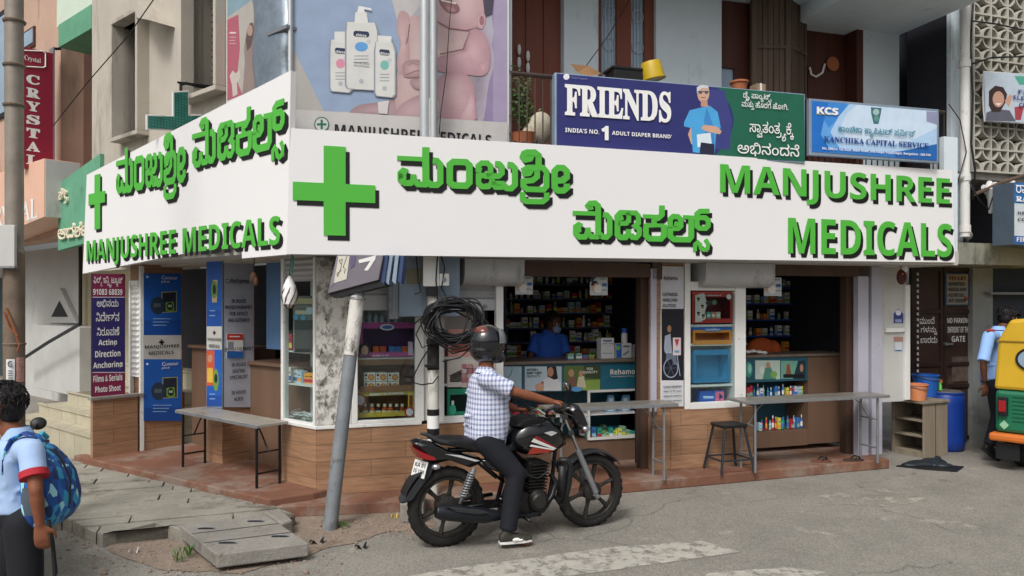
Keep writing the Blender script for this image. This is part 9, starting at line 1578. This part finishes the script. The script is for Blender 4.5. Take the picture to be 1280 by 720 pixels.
# ---- the rider
hx, hy = 611, 431
def helmet(t, V, Q, MH, P_, sd, fr_, u, k):
    h = MB(); h.ell(Q(-.005, 0, .03), .138, .118, .132, 24, 16, MH); h.ell(Q(-.02, 0, -.04), .122, .112, .095, 20, 12, MH); h.ell(Q(.075, 0, -.085), .07, .085, .05, 18, 10, MH); k = t.part('helmet', remesh(h, .011, 5), mat('black_helmet_shell', '#14151a', .2, var=.06, coat=.8, dirt=('#6d2a22', .12, 6)), smooth=True, angle=180)
    v = MB(); v.grid(lambda i, j: tuple(Q(-.0+.142*math.cos((i-.5)*2.5)*math.cos(j*.75), .125*math.sin((i-.5)*2.5)*math.cos(j*.6), .025+.125*math.sin(j*1.0))), 20, 8); t.part('visor', v, mat('raised_smoke_visor', '#8d9294', .08, metal=.4, var=.3, scale=9, spec=.8), k, smooth=True, angle=180)
    t.part('face_opening', MB().ell(Q(.085, 0, -.012), .05, .075, .034, 16, 10, MH), M_skin2, k, smooth=True); t.part('red_flash', MB().ell(Q(-.045, 0, .1), .075, .09, .052, 16, 10, MH), mat('red_helmet_decal', '#5f2c24', .3, var=.3, scale=25, coat=.5), k, smooth=True); t.part('chin_strap', MB().tube([Q(.0, .1, -.06), Q(.03, .04, -.135), Q(.03, -.04, -.135), Q(.0, -.1, -.06)], .008, 6), M_black, k)
Jr = dict(pelvis=BK.pt(607, 546, -.0), neck=BK.pt(608, 463, .0), head=BK.pt(610, 432, .0), shoulder_right=BK.pt(609, 474, -.185), elbow_right=BK.pt(645, 490, -.26), wrist_right=BK.pt(689, 502, -.285), hand_right=(.9, .1, -.12), shoulder_left=BK.pt(611, 474, .19), elbow_left=BK.pt(634, 507, .29), wrist_left=BK.pt(645, 511.5, .29), hand_left=(.9, .0, -.1), upleg_right=BK.pt(608, 552, -.1), knee_right=BK.pt(645, 592, -.2), ankle_right=BK.pt(634, 668, -.235), toe_right=BK.pt(662, 679, -.25), upleg_left=BK.pt(608, 552, .1), knee_left=BK.pt(650, 585, .2), ankle_left=BK.pt(632, 632, .23), toe_left=BK.pt(655, 640, .24))
Jr['neck'] = Vector(Jr['neck'])
M_shoe = mat('dark_olive_shoe', '#35332c', .7, var=.2, scale=12)
def riderx(t, V, *a):
    helmet(t, V, *a); tt, an = V['toe_right'], V['ankle_right']; d_ = (tt-an); d_.z = 0; d_.normalize(); c = an+d_*.05+Vector((0, -.048, -.03)); t.part('shoe_mark', MB().ell(c, .03, .006, .014, 12, 6).ell(c+d_*.035+Vector((0, 0, -.006)), .02, .005, .008, 10, 6), M_whitel, smooth=True)
person('motorbike rider in checked shirt and black helmet, right foot on the road', BK, (1, 0, .1), Jr, M_skin, checks(), M_navy, M_hair, M_shoe, 1.0, extras=riderx, chest=(.175, .125), belly=(.165, .145), pelvis_size=(.165, .135), hands=(('R', (.25, .1, -1)), ('L', (.25, -.1, -1))), cuff=.82, hair=False, curl=1.1, headfwd=Vector((1, 0, -.12)), headup=Vector((.05, 0, 1)))
# ---- the schoolboy at the left edge
BY = Frame(-2.08, 3.2, 1, .0); b3 = lambda px, py, w=0: Vector(BY.pt(px-5, py, w))
s_b = .76
Jb = dict(pelvis=b3(30, 640, .0), neck=b3(27, 543, 0), head=b3(6, 511, -.0), shoulder_right=b3(37, 560, .13), elbow_right=b3(20, 612, .2), wrist_right=b3(-10, 640, .14), shoulder_left=b3(44, 563, -.13), elbow_left=b3(50, 613, -.19), wrist_left=b3(55, 655, -.18), upleg_right=b3(30, 655, .07), knee_right=b3(8, 755, .09), ankle_right=b3(24, 872, .08), toe_right=b3(-20, 890, .08), upleg_left=b3(34, 655, -.07), knee_left=b3(40, 765, -.09), ankle_left=b3(66, 872, -.08), toe_left=b3(22, 890, -.08), hand_left=(.1, -.0, -1))
def boyx(t, V, *a):
    e = V['shoulder_left'].lerp(V['elbow_left'], .6); d_ = (V['elbow_left']-V['shoulder_left']).normalized(); t.part('red_cuff', MB().tube([e-d_*.012, e+d_*.016], .054, 18), mat('red_cuff_cloth', '#a82430', .8, var=.06), k_shirt, smooth=True); e = V['shoulder_right'].lerp(V['elbow_right'], .6); d_ = (V['elbow_right']-V['shoulder_right']).normalized(); t.part('red_cuff', MB().tube([e-d_*.012, e+d_*.016], .054, 18), MATS['red_cuff_cloth'], k_shirt, smooth=True)
k_shirt = None
person('schoolboy in light blue shirt with red cuffs walking left', BY, (-1, -.05, 0), Jb, M_skin, M_sky, mat('dark_school_trousers', '#14161d', .85, var=.12, bump=.2, bscale=14), M_hair, M_black, s_b, extras=boyx, chest=(.15, .1), belly=(.14, .1), pelvis_size=(.15, .11), hands=(('L', (-.3, .9, 0)), ('R', (0, -1, 0))), cuff=.6, curl=.55, headup=Vector((-.1, 0, 1)), hs=1.13, shirt_len=.02, vox=.007)
t = T('backpack', 'blue patterned school backpack with pale turquoise straps on the schoolboy', 'backpack', BY); q = MB(); pts = [(54, 549), (66, 553), (79, 565), (95, 586), (102, 612), (103, 630), (92, 647), (70, 652), (60, 630), (58, 590)]; P_ = [BY.at(x-3, y, .07) for x, y in pts]; n = len(P_); ccx, ccz = sum(p[0] for p in P_)/n, sum(p[1] for p in P_)/n
vs = [(ccx+(a-ccx)*k, d_, ccz+(c-ccz)*k) for d_, k in ((-.12, .74), (-.1, .93), (-.05, 1), (.05, 1), (.1, .93), (.12, .74)) for a, c in P_]; q.add(vs, [(i*n+j, i*n+(j+1) % n, (i+1)*n+(j+1) % n, (i+1)*n+j) for i in range(5) for j in range(n)]+[tuple(range(n-1, -1, -1)), tuple(5*n+j for j in range(n))])
def camo(name):
    m = bpy.data.materials.new(name); m.use_nodes = True; tn = m.node_tree; bs = tn.nodes['Principled BSDF']; bs.inputs['Roughness'].default_value = .6; tc = tn.nodes.new('ShaderNodeTexCoord'); v = tn.nodes.new('ShaderNodeTexVoronoi'); v.inputs['Scale'].default_value = 38; v.feature = 'F1'; mp = tn.nodes.new('ShaderNodeMapping'); mp.inputs['Rotation'].default_value = (.3, .6, .2); mp.inputs['Scale'].default_value = (1.2, 1, .55); cr = tn.nodes.new('ShaderNodeValToRGB'); cr.color_ramp.interpolation = 'CONSTANT'
    for i, (p_, c) in enumerate(((0, '#0f4f9a'), (.2, '#123a7c'), (.38, '#1a66b4'), (.55, '#0e2f63'), (.7, '#2f9ac4'), (.86, '#9fd8e4'))):
        e = cr.color_ramp.elements[i] if i < 2 else cr.color_ramp.elements.new(p_); e.position = p_; e.color = (*S(c), 1)
    sp_ = tn.nodes.new('ShaderNodeSeparateColor'); tn.links.new(tc.outputs['Object'], mp.inputs[0]); tn.links.new(mp.outputs[0], v.inputs['Vector']); tn.links.new(v.outputs['Color'], sp_.inputs[0]); tn.links.new(sp_.outputs[0], cr.inputs[0]); tn.links.new(cr.outputs[0], bs.inputs['Base Color']); return m
M_camo = camo('blue_patterned_nylon'); bag = remesh(q, .012, 6); t.part('bag', bag, M_camo, smooth=True, angle=180)
q = MB(); c = b3(86, 616, .03); q.ell(c, .035, .095, .085, 16, 10); t.part('front_pocket', remesh(q, .01, 2), M_camo, smooth=True, angle=180)
M_strap = mat('turquoise_strap', '#3f9fb8', .7, var=.25, scale=30); 
def band(mb, pts, hw, th=.008):
    pts = [Vector(p) for p in pts]
    mb.loft([(p, Vector((.0, hw, 0)), ((pts[min(i+1, len(pts)-1)]-pts[max(i-1, 0)]).normalized().cross(Vector((0, 1, 0))))*th) for i, p in enumerate(pts)], 10, power=4); return mb
for w in (-.1, .1): t.part('shoulder_strap', band(MB(), [b3(60, 556, w), b3(50, 545, w), b3(36, 541, w), b3(22, 548, w), b3(13, 566, w), b3(12, 592, w)], .024, .006), M_camo, smooth=True, angle=180)
t.part('grab_loop', MB().tube([b3(52, 548, -.03), b3(58, 541, 0), b3(64, 547, .03)], .01, 8), M_strap, smooth=True); t.part('side_pocket', MB().loft([((b3(72, 610).x, -.135, b3(72, 632).z), (.035, 0, 0), (0, .02, 0)), ((b3(72, 610).x, -.15, b3(72, 612).z), (.04, 0, 0), (0, .02, 0)), ((b3(72, 610).x, -.145, b3(72, 600).z), (.04, 0, 0), (0, .015, 0))], 12), mat('grey_mesh_pocket', '#4a5560', .8), smooth=True)
t.part('zip', MB().tube([b3(72, 562, -.13), b3(84, 578, -.13), b3(93, 600, -.12), b3(92, 630, -.12)], .005, 6), M_black, smooth=True); t.part('hanging_strap', MB().tube([b3(66, 650, -.1), b3(71, 680, -.12), b3(74, 716, -.12), b3(73, 722, -.12)], [.008, .009, .011, .006], 6), M_black, smooth=True); t.done()
# ---- the uniformed man behind the auto rickshaw
GD = Frame(*G(1250, 573), 1, .25); d3 = lambda px, py, w=0: Vector(GD.pt(px, py, w))
def guardx(t, V, Q, MH, *a):
    q = MB(); q.ell(Q(-.012, 0, .06), .108, .09, .068, 20, 12, MH); k = t.part('cap', remesh(q, .009, 3), M_black, smooth=True, angle=180); t.part('cap_peak', MB().loft([(Q(.07, 0, .055), MH.col[1]*.07, MH.col[2]*.006), (Q(.12, 0, .045), MH.col[1]*.062, MH.col[2]*.006), (Q(.16, 0, .034), MH.col[1]*.03, MH.col[2]*.005)], 14), M_black, k, smooth=True); q = MB(); q.tube([V['shoulder_right']+Vector((-.05, -.03, .066)), V['shoulder_right']+Vector((.05, -.02, .06))], .016, 6); t.part('shoulder_flash', q, mat('red_flash_cloth', '#a5403a', .8), smooth=True); q = MB(); q.lathe([(.036, -.01), (.036, .012)], tuple(V['wrist_right'].lerp(V['elbow_right'], .12)), 'z', 12); t.part('watch', q, M_black)
Jg = dict(pelvis=d3(1246, 476, 0), neck=d3(1249, 411, 0), head=d3(1260, 397, 0), shoulder_right=d3(1236, 420, -.17), elbow_right=d3(1229, 452, -.22), wrist_right=d3(1231, 480, -.2), hand_right=(.05, -.05, -1), shoulder_left=d3(1252, 420, .17), elbow_left=d3(1262, 450, .22), wrist_left=d3(1280, 466, .2), upleg_right=d3(1245, 484, -.08), knee_right=d3(1248, 520, -.1), ankle_right=d3(1236, 559, -.1), toe_right=d3(1254, 573, -.1), upleg_left=d3(1249, 484, .08), knee_left=d3(1262, 522, .09), ankle_left=d3(1276, 562, .09), toe_left=d3(1296, 572, .09))
person('man in light blue uniform shirt and dark cap walking behind the auto rickshaw', GD, (1, .05, 0), Jg, M_skin2, M_guard, M_navy, M_hair, None, 1.0, extras=guardx, hands=(('R', (.2, 1, 0)), ('L', (0, -1, 0))), cuff=1.0, curl=.6, headup=Vector((.12, 0, 1)))
# ---- the shopkeeper behind the left counter
KS = Frame(*(F.M @ Vector((U(684, 1.2), 1.2, 0)))[:2], 1, .3); k3 = lambda px, py, w=0: Vector(KS.pt(px, py, w))
pel = k3(684, 470); zf = ZF
Jk = dict(pelvis=(pel.x, 0, 1.02), neck=k3(686, 415), head=k3(691, 404, -.02), shoulder_right=k3(670, 424), elbow_right=k3(663, 446, -.05), wrist_right=k3(668, 462, -.2), shoulder_left=k3(702, 424), elbow_left=k3(709, 446, -.05), wrist_left=k3(702, 462, -.2), upleg_right=(pel.x-.09, 0, .95), knee_right=(pel.x-.1, 0, .55), ankle_right=(pel.x-.1, 0, .18), toe_right=(pel.x-.1, -.15, .13), upleg_left=(pel.x+.09, 0, .95), knee_left=(pel.x+.1, 0, .55), ankle_left=(pel.x+.1, 0, .18), toe_left=(pel.x+.1, -.15, .13))
def keepx(t, V, Q, MH, *a): t.part('face_mask', remesh(MB().ell(Q(.062, 0, -.06), .048, .064, .052, 16, 10, MH), .009, 2), mat('pale_blue_mask', '#7d93b0', .8), smooth=True, angle=180)
person('shopkeeper in royal blue shirt and face mask behind the left counter', KS, (.3, -1, 0), Jk, M_skin2, M_royal, M_navy, M_hair, None, 1.0, extras=keepx, hands=(('R', (0, 0, -1)), ('L', (0, 0, -1))), cuff=.8, vox=.011, headfwd=Vector((.6, -.8, -.2)))
